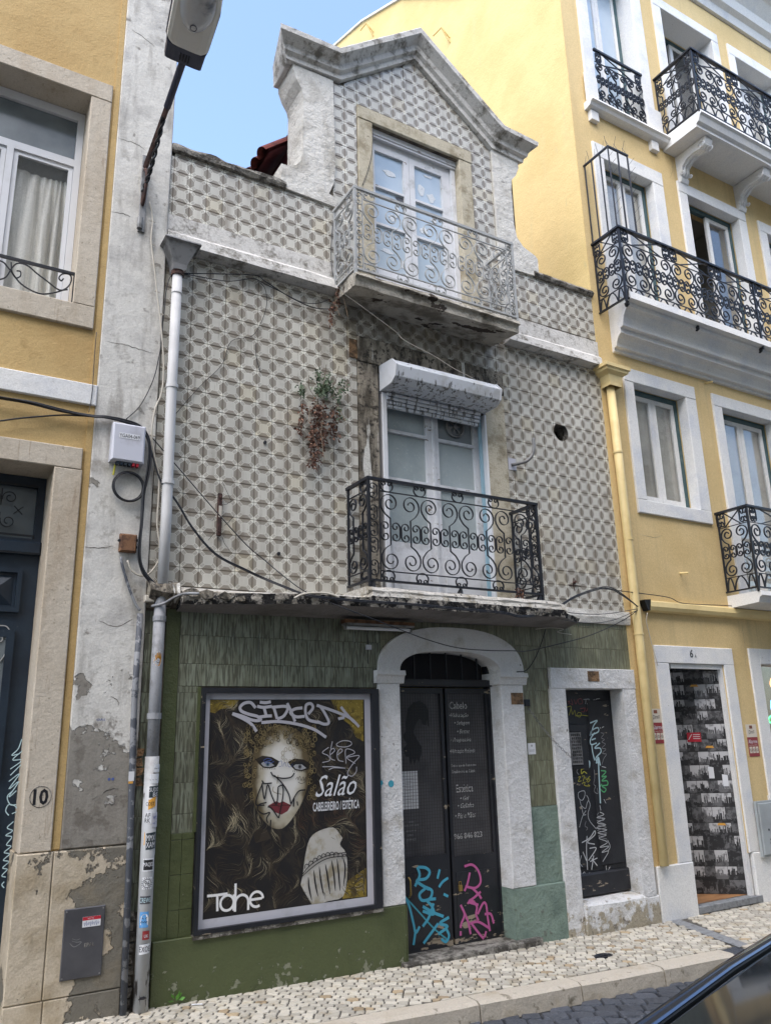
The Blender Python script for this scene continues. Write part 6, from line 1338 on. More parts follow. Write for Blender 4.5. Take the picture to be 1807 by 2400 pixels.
for x, z, c in ((7.06, 3.20, 'a'), (7.95, 5.62, 'b')):
    mb = MB(); mb.tube([(x, -.004, z), (x + .02, -.10, z - .01)], .012, 8); setp(mb.ob('wall_spout', M['ypipe'], None), 'stub of yellow pipe sticking out of the yellow wall, ' + ('below the first window' if z < 4 else 'under the wide white cornice'), 'pipe stub')
# chain beside the small door
CH = thing('door_chain', (4.9, -.05, 1.7), 'rusty steel chain hanging from a ring to the narrow black door', 'chain')
a0 = W('z9', 100, 165, -.03); a1 = W('z9', 372, 480, -.05); n = 17; lk = MB()
for k in range(9): lk.v and None
lk.tube([(.016 * cos(t * pi / 6), 0, .009 * sin(t * pi / 6)) for t in range(13)], .0026, 5); lkm = lk.mesh('link')
for k in range(n):
    u = (k + .5) / n; p = a0 + (a1 - a0) * u + Vector((0, -.01, -.03 * sin(pi * u))); d_ = (a1 - a0); o = link('link', lkm, M['zinc'], CH); o.location = p; o.rotation_euler = (0 if k % 2 else pi / 2, math.atan2(-d_.z, d_.x), 0)
blk('eye_plate', M['iron'], CH, 4.765, 4.825, -.02, -.001, 1.815, 1.875, b=.004)

# ================================================================ CABLES
def cable(label, segs, r=.006, mt='cable', cat='cable', name='cable', n=6):
    mb = MB(); P = []
    for c, y0, y1, pts in segs:
        m_ = len(pts)
        for k, (x, y) in enumerate(pts): P.append(W(c, x, y, y0 + (y1 - y0) * k / max(1, m_ - 1)))
    mb.tube(smooth_path(P, 5), r, n); return setp(mb.ob(name, M[mt], None, smooth=True), label, cat)
main = [(-200, 335), (0, 368), (200, 402), (400, 447), (600, 482), (690, 487), (800, 512), (900, 552), (955, 618), (975, 700), (972, 800), (955, 900), (935, 1000), (920, 1180), (905, 1290), (900, 1390), (925, 1490), (985, 1565), (1060, 1615), (1150, 1640)]
for k, lab in enumerate(('thickest black cable of the bundle crossing the ochre wall', 'black cable lying on top of the wall bundle', 'thin black cable twisted under the wall bundle', 'loose outer cable of the wall bundle')):
    cable(lab, [('z4', -.055 - .008 * k, -.075 - .006 * k, [(x + (3, -9, 6, 12)[k] * sin(y / 170 + k * 2), y + (0, -9, 12, 8)[k] * cos(x / 190 + k)) for x, y in main])], (.009, .007, .006, .005)[k])
cable('black cable sagging in from the left edge to join the wall bundle', [('z4', -.06, -.06, [(-200, 540), (0, 516), (120, 500), (250, 488), (420, 478), (600, 487)])], .006)
cable('long black cable drooping from the grey cable box across the tiles and doorway arch', [('z4', -.06, -.10, [(985, 620), (1050, 695), (1200, 868), (1400, 1100), (1600, 1320)]), ('z5', -.10, -.45, [(60, 1420), (160, 1505), (300, 1610), (450, 1680)]), ('z5', -.5, -.30, [(600, 1740), (760, 1800), (940, 1870), (1100, 1930), (1300, 1985), (1500, 2003), (1659, 2005)]), ('z6', -.2, -.08, [(100, 1990), (300, 1945), (500, 1890), (700, 1800), (815, 1722)])], .0042)
for k, lab in enumerate(('upper cable of the pair sweeping down over the tiles to the ledge', 'lower cable of the pair sweeping down over the tiles to the ledge')):
    d_ = 9 * k
    cable(lab, [('z4', -.07, -.09, [(978, 690 + d_), (1040, 890 + d_), (1150, 1040 + d_), (1250, 1205 + d_), (1400, 1375 + d_), (1600, 1480 + d_)]), ('z5', -.1, -.46, [(60, 1535 + d_), (200, 1592 + d_), (330, 1640 + d_)]), ('z5', -.48, -.48, [(500, 1662 + d_), (700, 1680 + d_), (1000, 1700 + d_), (1300, 1728 + d_), (1600, 1755 + d_)]),
          ('z6', -.46, -.09, [(60, 1765 + d_), (200, 1745 + d_), (300, 1700 + d_), (420, 1630 + d_), (600, 1578 + d_), (700, 1620 + d_), (815, 1712)])], .0055)
cable('thin cable looping flat along the plaster band to the duct', [('z6', -.45, -.09, [(150, 1720), (280, 1722), (400, 1748), (600, 1752), (815, 1718)])], .0035)
cable('thin loose cable hanging lowest below the plaster band', [('z6', -.45, -.09, [(200, 1740), (330, 1790), (480, 1810), (640, 1795), (815, 1724)])], .003)
cable('black cable dropping from the ledge end to the arch', [('z6', -.1, -.04, [(215, 1850), (180, 1960), (140, 2050), (90, 2115), (30, 2125)])], .0042)
cable('twisted wire running along the yellow wall to the right balcony', [('z6', -.09, -.03, [(560, 1586), (700, 1605), (800, 1617), (1000, 1645), (1080, 1680), (1200, 1692), (1400, 1700), (1665, 1728), (1800, 1738)])], .0045)
cable('upper thin cable strung from the drainpipe below the plaster band', [('z1', -.07, -.05, [(1195, 1772), (1400, 1774), (1650, 1783)]), ('z2', -.06, -.06, [(60, 1822), (180, 1900), (300, 1965), (400, 1998), (530, 2003)])], .0045)
cable('lower thin cable strung from the drainpipe below the plaster band', [('z1', -.07, -.04, [(1195, 1775), (1400, 1812), (1500, 1822), (1640, 1805)]), ('z2', -.05, -.05, [(40, 1830), (180, 1900), (300, 1958), (400, 1965), (475, 1940)])], .0035)
cable('thin stray wire curving down the tiles left of the rusty bracket', [('z2', -.02, -.01, [(10, 1820), (60, 1870), (70, 1980), (30, 2100), (-30, 2180)]), ('z4', -.01, -.01, [(1500, 0), (1440, 150), (1300, 290), (1140, 470)])], .0025)
cable('short stray wire hooking down beside the balcony door lintel', [('z4', -.01, -.01, [(1659, 10), (1662, 100), (1690, 200)])], .0025)
cable('pale string hanging from the upper balcony corner across the shutter', [('z2', -.44, -.3, [(545, 1855), (580, 1910), (650, 1960), (900, 2145)]), ('z5', -.3, -.31, [(965, -5), (1150, 92), (1290, 180), (1420, 246)])], .003, 'wcable')
cable('wire trailing down the dormer wall from the window lintel', [('z2', -.02, -.02, [(760, 830), (750, 1000), (720, 1120), (690, 1200)])], .003)
cable('black wire down the left side of the upper balcony', [('z2', -.02, -.03, [(520, 1330), (495, 1500), (487, 1650), (500, 1780), (530, 1830)])], .004)
cable('thin black wire rising up the white strip from the bundle', [('z4', -.04, -.06, [(820, 505), (900, 430), (960, 330), (1005, 220), (1030, 110), (1050, 0)]), ('z1', -.05, -.06, [(1055, 2120), (1070, 1990), (1080, 1880), (1110, 1790), (1190, 1770)])], .0035)
cable('thin vertical wire down the edge of the ochre wall', [('z4', -.045, -.045, [(628, -60), (615, 100), (603, 290), (590, 400), (578, 460)])], .0025)
cable('off white cable clipped down the strip from the street lamp to the rusty box', [('z1', -.045, -.06, [(972, 1310), (992, 1420), (982, 1560), (1003, 1740), (1020, 1900), (1045, 2110)]), ('z4', -.06, -.06, [(1058, 60), (1062, 180), (1050, 330), (1005, 450), (985, 600), (1003, 740), (1032, 870), (1030, 1000), (1020, 1190), (1040, 1380), (985, 1490), (925, 1520), (860, 1490), (828, 1420)])], .0065, 'wcable')
cable('grey cable bent over the broken end of the ledge', [('z4', -.07, -.3, [(985, 1715), (1060, 1700), (1130, 1660), (1200, 1635), (1290, 1635)])], .009, 'gpipe')
cable('thick dark conduit sloping from the rusty box to the drainpipe joint', [('z4', -.045, -.06, [(785, 1400), (800, 1470), (840, 1600), (880, 1700), (910, 1745)])], .010, 'conduit')
cable('white cable scrap lying along the ledge edge', [('z5', -.45, -.46, [(250, 1665), (300, 1640), (380, 1630), (470, 1635), (540, 1660)])], .008, 'wcable')
cable('thin wire tangle under the ledge above the small door', [('z6', -.06, -.06, [(150, 1850), (240, 1842), (330, 1850), (290, 1870), (380, 1885)])], .0035, 'wcable')
cable('rope trailing down beside the yellow drainpipe', [('z6', -.06, -.04, [(868, 1745), (862, 1800), (880, 1880), (900, 1960), (935, 2085)])], .004, 'wcable')
CL = thing('cable_coil', (1.217, -.05, 3.35), 'coil of black cable hanging under the grey cable box', 'cable coil')
for k in range(4): mb = MB(); mb.ring((1.217 + .004 * (k % 2), -.045 - .010 * k, 3.352 - .003 * k), .108 + .004 * ((k * 2) % 3 - 1), .005, n=36, m=6); mb.ob('cable_turn', M['cable'], CL, smooth=True)
mb = MB(); mb.tube([(1.118, -.06, 3.50), (1.11, -.055, 3.42)], .007, 6); mb.ob('yellow_tag', M['sprayyellow'], CL)
mb = MB()
for x, y in ((1055, 170), (1055, 330), (1005, 455), (988, 610), (1040, 965), (1040, 1190)): q = W('z4', x, y, -.05); mb.tube([(q.x - .018, q.y - .004, q.z), (q.x + .02, q.y - .004, q.z - .004)], .0055, 6)
for x, y in ((990, 1435), (990, 1585), (1000, 1720), (1020, 1890), (1045, 2035)): q = W('z1', x, y, -.045); mb.tube([(q.x - .018, q.y - .004, q.z), (q.x + .02, q.y - .004, q.z - .004)], .005, 6)
setp(mb.ob('cable_clip', M['wcable'], None, kind='stuff'))

# ================================================================ SALON POSTER
PO = thing('salon_poster', (2.53, -.02, .36), 'large framed salon poster of a woman in a gold lace mask, tagged with graffiti', 'poster')
MB().plate(1.82, 3.245, .372, 1.952, [(1.845, 3.185, .40, 1.915)], -.055, -.001).ob('frame', M['blackpaint'], PO)
blk('sill', M['cap'], PO, 1.815, 3.25, -.05, -.001, .345, .371)
blk('margin', M['posterwhite'], PO, 1.845, 3.185, -.022, -.0105, .40, 1.915)
Y0 = -.0225
blk('picture', M['posterhair'], PO, 1.885, 3.132, Y0, -.0215, .455, 1.872)
def PP(pts, c='p'): return WX(c, pts, Y0)
def flat(pts, mt, y, name='print', par=PO):
    from mathutils.geometry import tessellate_polygon
    q = [(min(max(x, 1.886), 3.131), min(max(z, .456), 1.871)) for x, z in pts]; mb = MB(); mb.v = [(x, y, z) for x, z in q]
    for tri in tessellate_polygon([[Vector((x, z, 0)) for x, z in q]]):
        a = [q[t_] for t_ in tri]; ccw = (a[1][0] - a[0][0]) * (a[2][1] - a[0][1]) - (a[2][0] - a[0][0]) * (a[1][1] - a[0][1]) > 0; mb.f.append(tuple(tri if ccw else tri[::-1]))
    return mb.ob(name, mt, par)
flat(PP([(45, 165), (330, 165), (260, 240), (150, 250), (100, 290), (45, 280)]), M['gold'], Y0 - .0003, 'gold_ground')
flat(PP([(1200, 160), (1505, 150), (1512, 560), (1440, 520), (1380, 400), (1290, 330), (1230, 240)]), M['gold'], Y0 - .0003, 'gold_ground')
flat(WX('z8', [(600, 1280), (712, 1200), (715, 1385), (560, 1400)], Y0), M['gold'], Y0 - .0003, 'gold_ground')
flat(WX('z8', [(0, 960), (70, 950), (100, 1010), (0, 1040)], Y0), M['hairA'], Y0 - .0003, 'neck')
flat(PP([(480, 1340), (560, 1400), (520, 1500), (480, 1520), (465, 1430)]), M['laced'], Y0 - .0004, 'neck')
face = smooth_path([(455, 760), (448, 900), (455, 1040), (480, 1180), (545, 1290), (620, 1368), (690, 1392), (760, 1375), (850, 1270), (930, 1130), (985, 960), (1012, 820), (1010, 640), (960, 520), (860, 440), (700, 400), (560, 470), (480, 600), (455, 760)], 3)
flat(PP(face[:-1]), M['face'], Y0 - .0006, 'face'); 
hand_o = smooth_path([(305, 1240), (320, 1120), (350, 1010), (410, 960), (500, 938), (545, 985), (560, 1010), (545, 1050), (585, 1110), (592, 1250), (565, 1385), (470, 1415), (380, 1448), (335, 1390), (290, 1310)], 3)
flat(WX('z8', hand_o, Y0), M['skin'], Y0 - .0006, 'hand')
mb = MB(); mb.disc(*PP([(1085, 1560)])[0], .001, Y0)
def strokes(list_, w_, y, mt, name, par=PO, c='p', taper=False, n=5, yy=None, sm=True):
    mb = MB()
    for k_, pts in enumerate(list_): mb.ribbon(smooth_path(WX(c, pts, y if yy is None else yy), n) if sm else WX(c, pts, y), w_, y - k_ * .00012, taper)
    return mb.ob(name, mt, par)
for (cx, cy, w_, blue) in ((600, 775, 75, 1), (905, 800, 72, 0)):
    lid = [(cx - w_ * .85, cy - 6), (cx - 40, cy - 22), (cx + 20, cy - 22), (cx + w_ * .85, cy + 12), (cx + 20, cy + 30), (cx - 40, cy + 22)]
    flat(PP([(cx - w_ * 1.6, cy - 45), (cx - 50, cy - 80), (cx + 40, cy - 68), (cx + w_ * 1.5, cy - 25), (cx + w_ * 1.1, cy + 26), (cx + 20, cy + 42), (cx - 45, cy + 34), (cx - w_ * 1.1, cy)]), M['laced'], Y0 - .0010, 'eye_shadow'); flat(PP([(cx - w_ * 1.25, cy - 22), (cx - 42, cy - 50), (cx + 25, cy - 46), (cx + w_ * 1.15, cy + 6), (cx + w_ * .9, cy + 18), (cx + 20, cy - 18), (cx - 40, cy - 18), (cx - w_ * .9, cy)]), M['ink'], Y0 - .0012, 'eye_shadow')
    flat(PP(lid), M['chalk'], Y0 - .0013, 'eye'); mb = MB().disc(*PP([(cx, cy)])[0], .0145, Y0 - .0016, 18); mb.ob('iris', M['eyeblue'] if blue else M['meter'], PO); mb = MB().disc(*PP([(cx, cy)])[0], .006, Y0 - .0018, 12); mb.ob('pupil', M['ink'], PO)
    strokes([[(cx - w_ - 20, cy - 22), (cx - 40, cy - 36), (cx + 20, cy - 36), (cx + w_ + 10, cy + 16)]] + [[(cx - 60 + 16 * k, cy + 30 + 3 * (k % 3)), (cx - 64 + 17 * k, cy + 52)] for k in range(9)], .004, Y0 - .0019, M['ink'], 'lashes', taper=True)
flat(PP([(600, 1172), (680, 1128), (712, 1142), (745, 1128), (822, 1165), (790, 1222), (730, 1256), (655, 1228)]), M['lip'], Y0 - .0011, 'lips'); strokes([[(605, 1175), (680, 1168), (712, 1176), (750, 1165), (818, 1168)]], .004, Y0 - .0014, M['laced'], 'lip_line')
strokes([[(655, 990), (650, 1030), (680, 1050), (730, 1062)], [(700, 880), (690, 960)]], .005, Y0 - .0011, M['skinsh'], 'nose')
rr = random.Random(11); mbl = MB(); mbd = MB(); nl = 0
def ringlet(mb, px, py, r, w_, y, n=9, ry=1.0):
    c = PP([(px, py)])[0]; mb.ribbon([(c[0] + r * cos(2 * pi * k / n), c[1] + r * ry * sin(2 * pi * k / n)) for k in range(n + 1)], w_, y)
for k in range(340):
    while 1:
        x = rr.uniform(380, 1050); y = rr.uniform(400, 1100); 
        top = y < 640 - 160 * (1 - abs(x - 720) / 330) + 60; side = (x < 470 + 20 * sin(y / 60)) or x > 985
        if top or (side and rr.random() < .9): break
    r = rr.uniform(.006, .017); yy = Y0 - .002 - .00002 * k; ringlet(mbl if rr.random() < .55 else mbd, x, y, r, .0036, yy, ry=rr.uniform(.8, 1.4))
for a in range(9):
    an = a * 2 * pi / 9; ringlet(mbl, 800 + 62 * cos(an), 690 + 62 * sin(an), .012, .0028, Y0 - .0062, ry=1.2)
mbl.ob('lace', M['lace'], PO, kind='stuff'); mbd.ob('lace', M['laced'], PO, kind='stuff')
# hair strands
def inside(x, z, poly):
    c = False
    for i in range(len(poly)):
        a, b = poly[i - 1], poly[i]
        if (a[1] > z) != (b[1] > z) and x < (b[0] - a[0]) * (z - a[1]) / (b[1] - a[1]) + a[0]: c = not c
    return c
fp = PP(face[:-1]); hp_ = WX('z8', [(300, 1110), (330, 1010), (400, 960), (500, 935), (560, 1000), (590, 1100), (585, 1250), (565, 1385), (470, 1420), (380, 1450), (330, 1380), (280, 1300)], Y0)
hs = {k: MB() for k in ('hairA', 'hairB', 'hairC', 'hairR')}; cnt = 0
V_ = lambda x, z, q: noise.noise(Vector((x, z, q)))
for k in range(6800):
    x = rr.uniform(1.9, 3.12); z = rr.uniform(.50, 1.88); pts = [(x, z)]; ok = True; n_ = rr.choice((7, 9, 11)); st = rr.uniform(.007, .014); flip = rr.uniform(-.25, .25)
    ph0 = 13 * z + 5 * V_(x * 3.2, z * 2.2, 3) + 3 * x + 5 * V_(x * 8, z * 5, 5)
    lum = .5 * sin(ph0 + .8) + .9 * V_(x * 9, z * 7, 7) + rr.uniform(-.35, .35) - (.15 if z > 1.45 else 0)
    if lum < -.25: continue
    for s_ in range(n_):
        ph = 13 * z + 5 * V_(x * 3.2, z * 2.2, 3) + 3 * x + 5 * V_(x * 8, z * 5, 5)
        a = -pi / 2 + (x - 2.52) * .9 + 1.05 * sin(ph) + 1.5 * V_(x * 4, z * 4, 8) + flip; x += st * cos(a); z += st * sin(a)
        if not (1.888 < x < 3.13 and .458 < z < 1.87) or inside(x, z, fp) or (inside(x, z, hp_) and rr.random() < .6): ok = len(pts) > 5; break
        if z > 1.55 and x > 2.9 and (z - 1.5) > (3.16 - x) * 1.2: ok = False; break
        pts.append((x, z))
    if not ok or len(pts) < 4: continue
    key = 'hairC' if lum > .68 else ('hairB' if lum > .38 else ('hairR' if (x > 2.6 and .7 < z < 1.15 and rr.random() < .35) else 'hairA'))
    hs[key].ribbon(pts, rr.uniform(.0016, .0034) * (.7 if key == 'hairC' else 1), Y0 - .0008 - cnt * 5e-7, True); cnt += 1
for k_, mb in hs.items(): mb.ob('hair_strands', M[k_], PO, kind='stuff')
text_mesh('Salão', PP([(1050, 1090)])[0][0], PP([(1050, 1090)])[0][1], PP([(1100, 885)])[0][1] - PP([(1100, 1090)])[0][1], Y0 - .006, .345, .45, 0, M['stk_white'], 'lettering', PO)
text_mesh('CABELEIREIRO / ESTÉTICA', PP([(1027, 1230)])[0][0], PP([(1027, 1228)])[0][1], .078, Y0 - .006, PP([(1468, 1200)])[0][0] - PP([(1027, 1200)])[0][0], 0, 0, M['stk_white'], 'lettering', PO, offset=.015)
TH = WX
ta = WX('z7', [(1471, 1426), (1566, 1420), (1342, 1382), (1474, 1366), (1408, 1376), (1408, 1480)], Y0); te = WX('z8', [(2, 1402)], Y0)[0]
def circ(c, r, a0, a1, n=20): return [(c[0] + r * cos(radians(a0 + (a1 - a0) * k / n)), c[1] + r * sin(radians(a0 + (a1 - a0) * k / n))) for k in range(n + 1)]
mb = MB(); lw_ = .0165
for k_, q in enumerate(([ta[2], (ta[4][0], ta[4][1]), ta[3]], [ta[4], ta[5]], circ(ta[0], .047, 0, 360), [(ta[0][0] + .047, ta[0][1] + .047), (ta[0][0] + .047, ta[0][1] - .053)], [(ta[1][0] - .047, ta[1][1] + .12), (ta[1][0] - .047, ta[1][1] - .055)], circ((ta[1][0], ta[1][1] - .003), .047, 180, 0, 14) + [(ta[1][0] + .047, ta[1][1] - .055)], [(te[0] - .045, te[1]), (te[0] + .04, te[1] + .002)], circ(te, .047, 0, 300, 20))):
    mb.ribbon(q, lw_, Y0 - .006 - .00015 * k_)
mb.ob('lettering', M['signwhite'], PO)
GR = [[(485, 240), (440, 190), (380, 195), (340, 230), (350, 270), (420, 300), (500, 320), (535, 350), (500, 362), (440, 352), (360, 320), (265, 295)], [(265, 295), (380, 350), (450, 400), (495, 465)], [(525, 185), (580, 190), (630, 182)], [(500, 225), (560, 235), (640, 225)], [(565, 235), (585, 310)], [(500, 330), (590, 318), (640, 316)], [(655, 225), (690, 345)], [(640, 235), (760, 225), (790, 250), (750, 320), (690, 345)],
      [(785, 195), (830, 290), (860, 370)], [(930, 240), (860, 250), (815, 285), (870, 325), (950, 320)], [(985, 300), (1030, 240), (1010, 200), (965, 215), (960, 290), (985, 350), (1040, 370), (1100, 380)], [(1065, 215), (1110, 240), (1180, 370), (1140, 395), (1070, 370)], [(1095, 225), (1200, 260), (1330, 310), (1400, 350), (1468, 420)], [(1295, 230), (1350, 300), (1420, 375)], [(1330, 330), (1270, 345)], [(540, 380), (700, 370), (880, 395), (1040, 445), (1155, 520)]]
strokes(GR, .0215, Y0 - .0075, M['silver'], 'graffiti_tag')
strokes([[(1270, 570), (1320, 552), (1385, 560), (1395, 590), (1340, 612), (1270, 605), (1255, 585), (1280, 565)], [(1215, 560), (1200, 630)], [(1180, 615), (1120, 665), (1175, 695), (1190, 740), (1120, 760)], [(1190, 690), (1235, 650), (1225, 625), (1195, 650), (1200, 720), (1240, 740)], [(1260, 690), (1310, 650), (1290, 630), (1260, 670), (1270, 735), (1320, 750)], [(1345, 770), (1340, 640), (1400, 640), (1425, 670), (1350, 710), (1430, 770)], [(1350, 710), (1470, 695), (1420, 760), (1370, 830), (1360, 870), (1400, 890), (1440, 850), (1445, 800)], [(1120, 800), (1230, 800), (1340, 815), (1230, 810), (1180, 830)]], .006, Y0 - .0075, M['silver'], 'graffiti_tag')
strokes([[(630, 850), (660, 890), (740, 910), (820, 900), (855, 860)], [(660, 880), (740, 960), (800, 1060), (820, 1150)], [(820, 1160), (860, 1080), (900, 1030), (960, 1020)], [(545, 930), (570, 960), (640, 955)], [(560, 940), (510, 1060), (490, 1160), (570, 1165)], [(545, 960), (570, 1110), (600, 970), (640, 1080), (685, 1155), (700, 990)], [(700, 990), (740, 980), (745, 1080), (705, 1290)], [(600, 1180), (640, 1200), (700, 1285)], [(590, 1140), (520, 1160), (505, 1210), (560, 1250), (620, 1235), (590, 1290), (600, 1335)], [(630, 1305), (625, 1375)], [(850, 1100), (845, 1180)], [(880, 1130), (885, 1170)]], .0095, Y0 - .0078, M['ink'], 'graffiti_tag')
strokes([[(865, 920), (885, 900), (890, 925), (905, 890), (920, 930), (940, 895), (945, 930), (965, 900), (960, 940), (920, 960), (890, 945)]], .003, Y0 - .0078, M['ink'], 'graffiti_tag')
strokes([[(560, 740), (600, 720), (640, 735), (600, 745), (570, 760), (620, 765), (660, 750)]], .0045, Y0 - .0078, M['marker_blue'], 'graffiti_tag'); strokes([[(700, 760), (730, 745), (735, 790), (705, 800)], [(745, 800), (760, 760), (780, 800)], [(790, 760), (800, 800), (830, 795), (835, 770)]], .003, Y0 - .0078, M['marker_blue'], 'graffiti_tag')
strokes([[(305, 1240), (340, 1195), (400, 1150), (470, 1120), (590, 1098)], [(300, 1255), (350, 1210), (410, 1165), (480, 1135), (592, 1122)]], .006, Y0 - .0078, M['ink'], 'drawn_comb', c='z8')
strokes([[(315 + 27 * k, 1205 - 45 * sin(k * .32) - 6 * k), (322 + 27 * k, 1180 - 45 * sin(k * .32) - 6 * k), (338 + 27 * k, 1178 - 45 * sin(k * .32) - 6 * k), (345 + 27 * k, 1195 - 45 * sin(k * .32) - 6 * k)] for k in range(10)], .006, Y0 - .0078, M['ink'], 'drawn_comb', c='z8')
strokes([[(340, 1260), (345, 1330), (362, 1410)], [(375, 1215), (385, 1300), (402, 1385)], [(410, 1190), (422, 1290), (440, 1380)], [(450, 1175), (465, 1260), (480, 1370)], [(490, 1150), (505, 1240), (515, 1350)], [(525, 1140), (535, 1230), (545, 1348)], [(565, 1135), (578, 1200), (568, 1320)]], .012, Y0 - .0078, M['ink'], 'drawn_comb', c='z8', taper=True)

# ================================================================ GRAFFITI ON THE DOORS AND PIERS
yd = .1285
def dstrokes(l, w_, mt, par, c='z8', y=yd, name='graffiti_tag', taper=False): return strokes(l, w_, y, mt, name, par, c=c, taper=taper)
dstrokes([[(1045, 1195), (1060, 1250), (1030, 1320)], [(1050, 1195), (1100, 1200), (1125, 1230), (1100, 1270), (1040, 1285), (1120, 1340)], [(1100, 1330), (1060, 1370), (1075, 1410), (1125, 1400), (1140, 1350), (1100, 1325)], [(1165, 1400), (1110, 1410), (1140, 1450), (1150, 1500), (1080, 1480)], [(1080, 1450), (1150, 1490), (1215, 1515)], [(1150, 1430), (1120, 1520), (1080, 1580)], [(1250, 1520), (1190, 1560), (1240, 1580), (1180, 1630)], [(1180, 1560), (1085, 1690)]], .022, M['sprayblue'], SD)
dstrokes([[(1190, 1210), (1175, 1270)], [(1185, 1325), (1210, 1290), (1245, 1265)], [(1215, 1370), (1245, 1385)], [(955, 1380), (990, 1440), (1020, 1560), (1035, 1620), (1060, 1580)], [(1035, 1600), (1020, 1700)], [(1235, 1600), (1250, 1640), (1230, 1680), (1200, 1660)]], .020, M['sprayblue'], SD)
dstrokes([[(950, 1370), (1050, 1480), (1150, 1590), (1245, 1670)]], .012, M['sprayteal'], SD)
dstrokes([[(1350, 1190), (1400, 1180), (1440, 1220), (1455, 1290), (1420, 1330), (1355, 1320)], [(1385, 1230), (1370, 1300), (1350, 1350)], [(1400, 1330), (1440, 1370), (1460, 1400)], [(1455, 1355), (1410, 1395), (1380, 1420), (1440, 1440)], [(1370, 1430), (1400, 1415), (1430, 1450), (1425, 1500), (1440, 1540)], [(1435, 1500), (1470, 1430), (1490, 1440), (1500, 1520), (1515, 1610)], [(1480, 1500), (1520, 1500), (1540, 1560)], [(1325, 1440), (1350, 1500), (1330, 1560), (1325, 1590)], [(1325, 1440), (1370, 1540), (1390, 1630)], [(1385, 1560), (1440, 1550), (1510, 1590)], [(1395, 1560), (1440, 1620), (1475, 1660)], [(1490, 1610), (1480, 1650)], [(1325, 1610), (1325, 1640)]], .019, M['spraypink'], SD)
for x, y, r_, dr_ in ((812, 648, .017, 1), (875, 655, .026, 0)):
    q = W('z8', x, y, -.031); mb = MB().disc(q.x, q.z, r_, -.0315, 14); mb.ribbon([(q.x, q.z), (q.x - .002, q.z - .03 * (1 + dr_) + .02)], .006, -.0316); setp(mb.ob('paint_dot', M['sprayteal'], None), 'turquoise paint dot on the white pier, ' + ('smaller with a drip, on the left' if dr_ else 'larger, nearer the salon door'), 'paint mark')
yb_ = .1565; yt = .1465
def sdx(l, w_, mt, y=yt): return dstrokes(l, w_ * 1.35, M[mt], BD, 'sd', y)
sdx([[(385, 395), (455, 370), (420, 420), (385, 520), (400, 470), (460, 440), (465, 480), (400, 510)], [(430, 490), (390, 550), (395, 605), (450, 590)], [(400, 560), (440, 545)], [(480, 590), (430, 640), (480, 640), (490, 680), (440, 740), (470, 800)], [(400, 600), (410, 680), (430, 760)]], .009, 'spraylight')
sdx([[(445, 790), (465, 730), (485, 810)], [(465, 735), (472, 900), (480, 1060), (486, 1180)]], .011, 'spraylight')
sdx([[(165, 190), (185, 180), (175, 210)], [(200, 160), (215, 215), (190, 200)], [(230, 165), (245, 210), (262, 165)], [(275, 210), (270, 165), (300, 160), (310, 200), (280, 210)]], .004, 'sprayred', yb_ - .002)
sdx([[(320, 165), (375, 160)], [(345, 165), (340, 210)], [(355, 210), (375, 165), (395, 205)], [(430, 165), (405, 180), (415, 205), (435, 200)], [(480, 155), (440, 165), (445, 205), (475, 205)], [(445, 182), (475, 180)]], .004, 'spraywhite', yb_ - .002)
sdx([[(290, 255), (330, 250), (325, 285), (300, 280)], [(335, 240), (350, 280), (370, 235), (385, 280), (400, 230), (415, 285), (440, 240)], [(470, 215), (440, 280), (485, 295), (480, 215), (430, 250)]], .0045, 'sprayred', yb_ - .002)
sdx([[(155, 240), (200, 235), (180, 320)], [(200, 260), (215, 310), (235, 270), (245, 320)], [(270, 290), (255, 320), (285, 335), (300, 300), (270, 290)], [(240, 325), (300, 318), (365, 325)], [(270, 925), (290, 920), (270, 965), (300, 960)], [(305, 915), (330, 915), (315, 965)], [(340, 920), (345, 945), (365, 940), (350, 970)], [(385, 915), (365, 935), (385, 950), (360, 975)], [(305, 985), (335, 975), (330, 1005), (380, 1010), (365, 995)]], .004, 'sprayyellow')
sdx([[(300, 800), (300, 890), (325, 870), (355, 890)], [(300, 850), (350, 830)]], .006, 'sprayyellow')
sdx([[(490, 860), (540, 870), (500, 920), (545, 915), (500, 960), (550, 960), (555, 1000), (500, 1010), (540, 1040), (520, 1070), (480, 1030), (500, 990)]], .008, 'spraygreen')
sdx([[(300, 1060), (270, 1080), (275, 1130), (310, 1150), (335, 1100), (330, 1060), (300, 1060)], [(285, 1150), (300, 1200), (340, 1230), (355, 1180), (370, 1140), (350, 1100)], [(300, 1210), (320, 1290), (345, 1290)], [(370, 1150), (385, 1200), (365, 1280), (380, 1350), (445, 1430)], [(345, 1250), (310, 1310), (280, 1415)]], .0035, 'spraywhite')
sdx([[(480, 1265), (520, 1290), (450, 1320), (530, 1330), (455, 1370), (540, 1390), (445, 1420), (550, 1440), (460, 1470), (545, 1490), (470, 1520), (555, 1560), (480, 1610), (570, 1600), (500, 1660), (565, 1650), (510, 1750)]], .0042, 'spraywhite')
sdx([[(305, 1565), (380, 1520), (430, 1450), (430, 1490), (360, 1560), (430, 1580)], [(355, 1500), (350, 1640), (360, 1830)], [(380, 1620), (445, 1620), (370, 1740)], [(315, 1655), (350, 1740)], [(385, 1750), (455, 1715)], [(420, 1690), (400, 1830)], [(400, 1720), (455, 1790)]], .0065, 'spraywhite')
sdx([[(340, 760), (362, 800), (375, 830), (380, 775), (350, 770)]], .012, 'spraylight')
sdx([[(200, 430), (215, 470), (195, 500)], [(205, 560), (190, 600), (210, 620)], [(180, 560), (170, 610)], [(230, 1500), (250, 1530), (235, 1570)], [(245, 1620), (262, 1690), (240, 1760), (262, 1820)]], .0045, 'chalk')
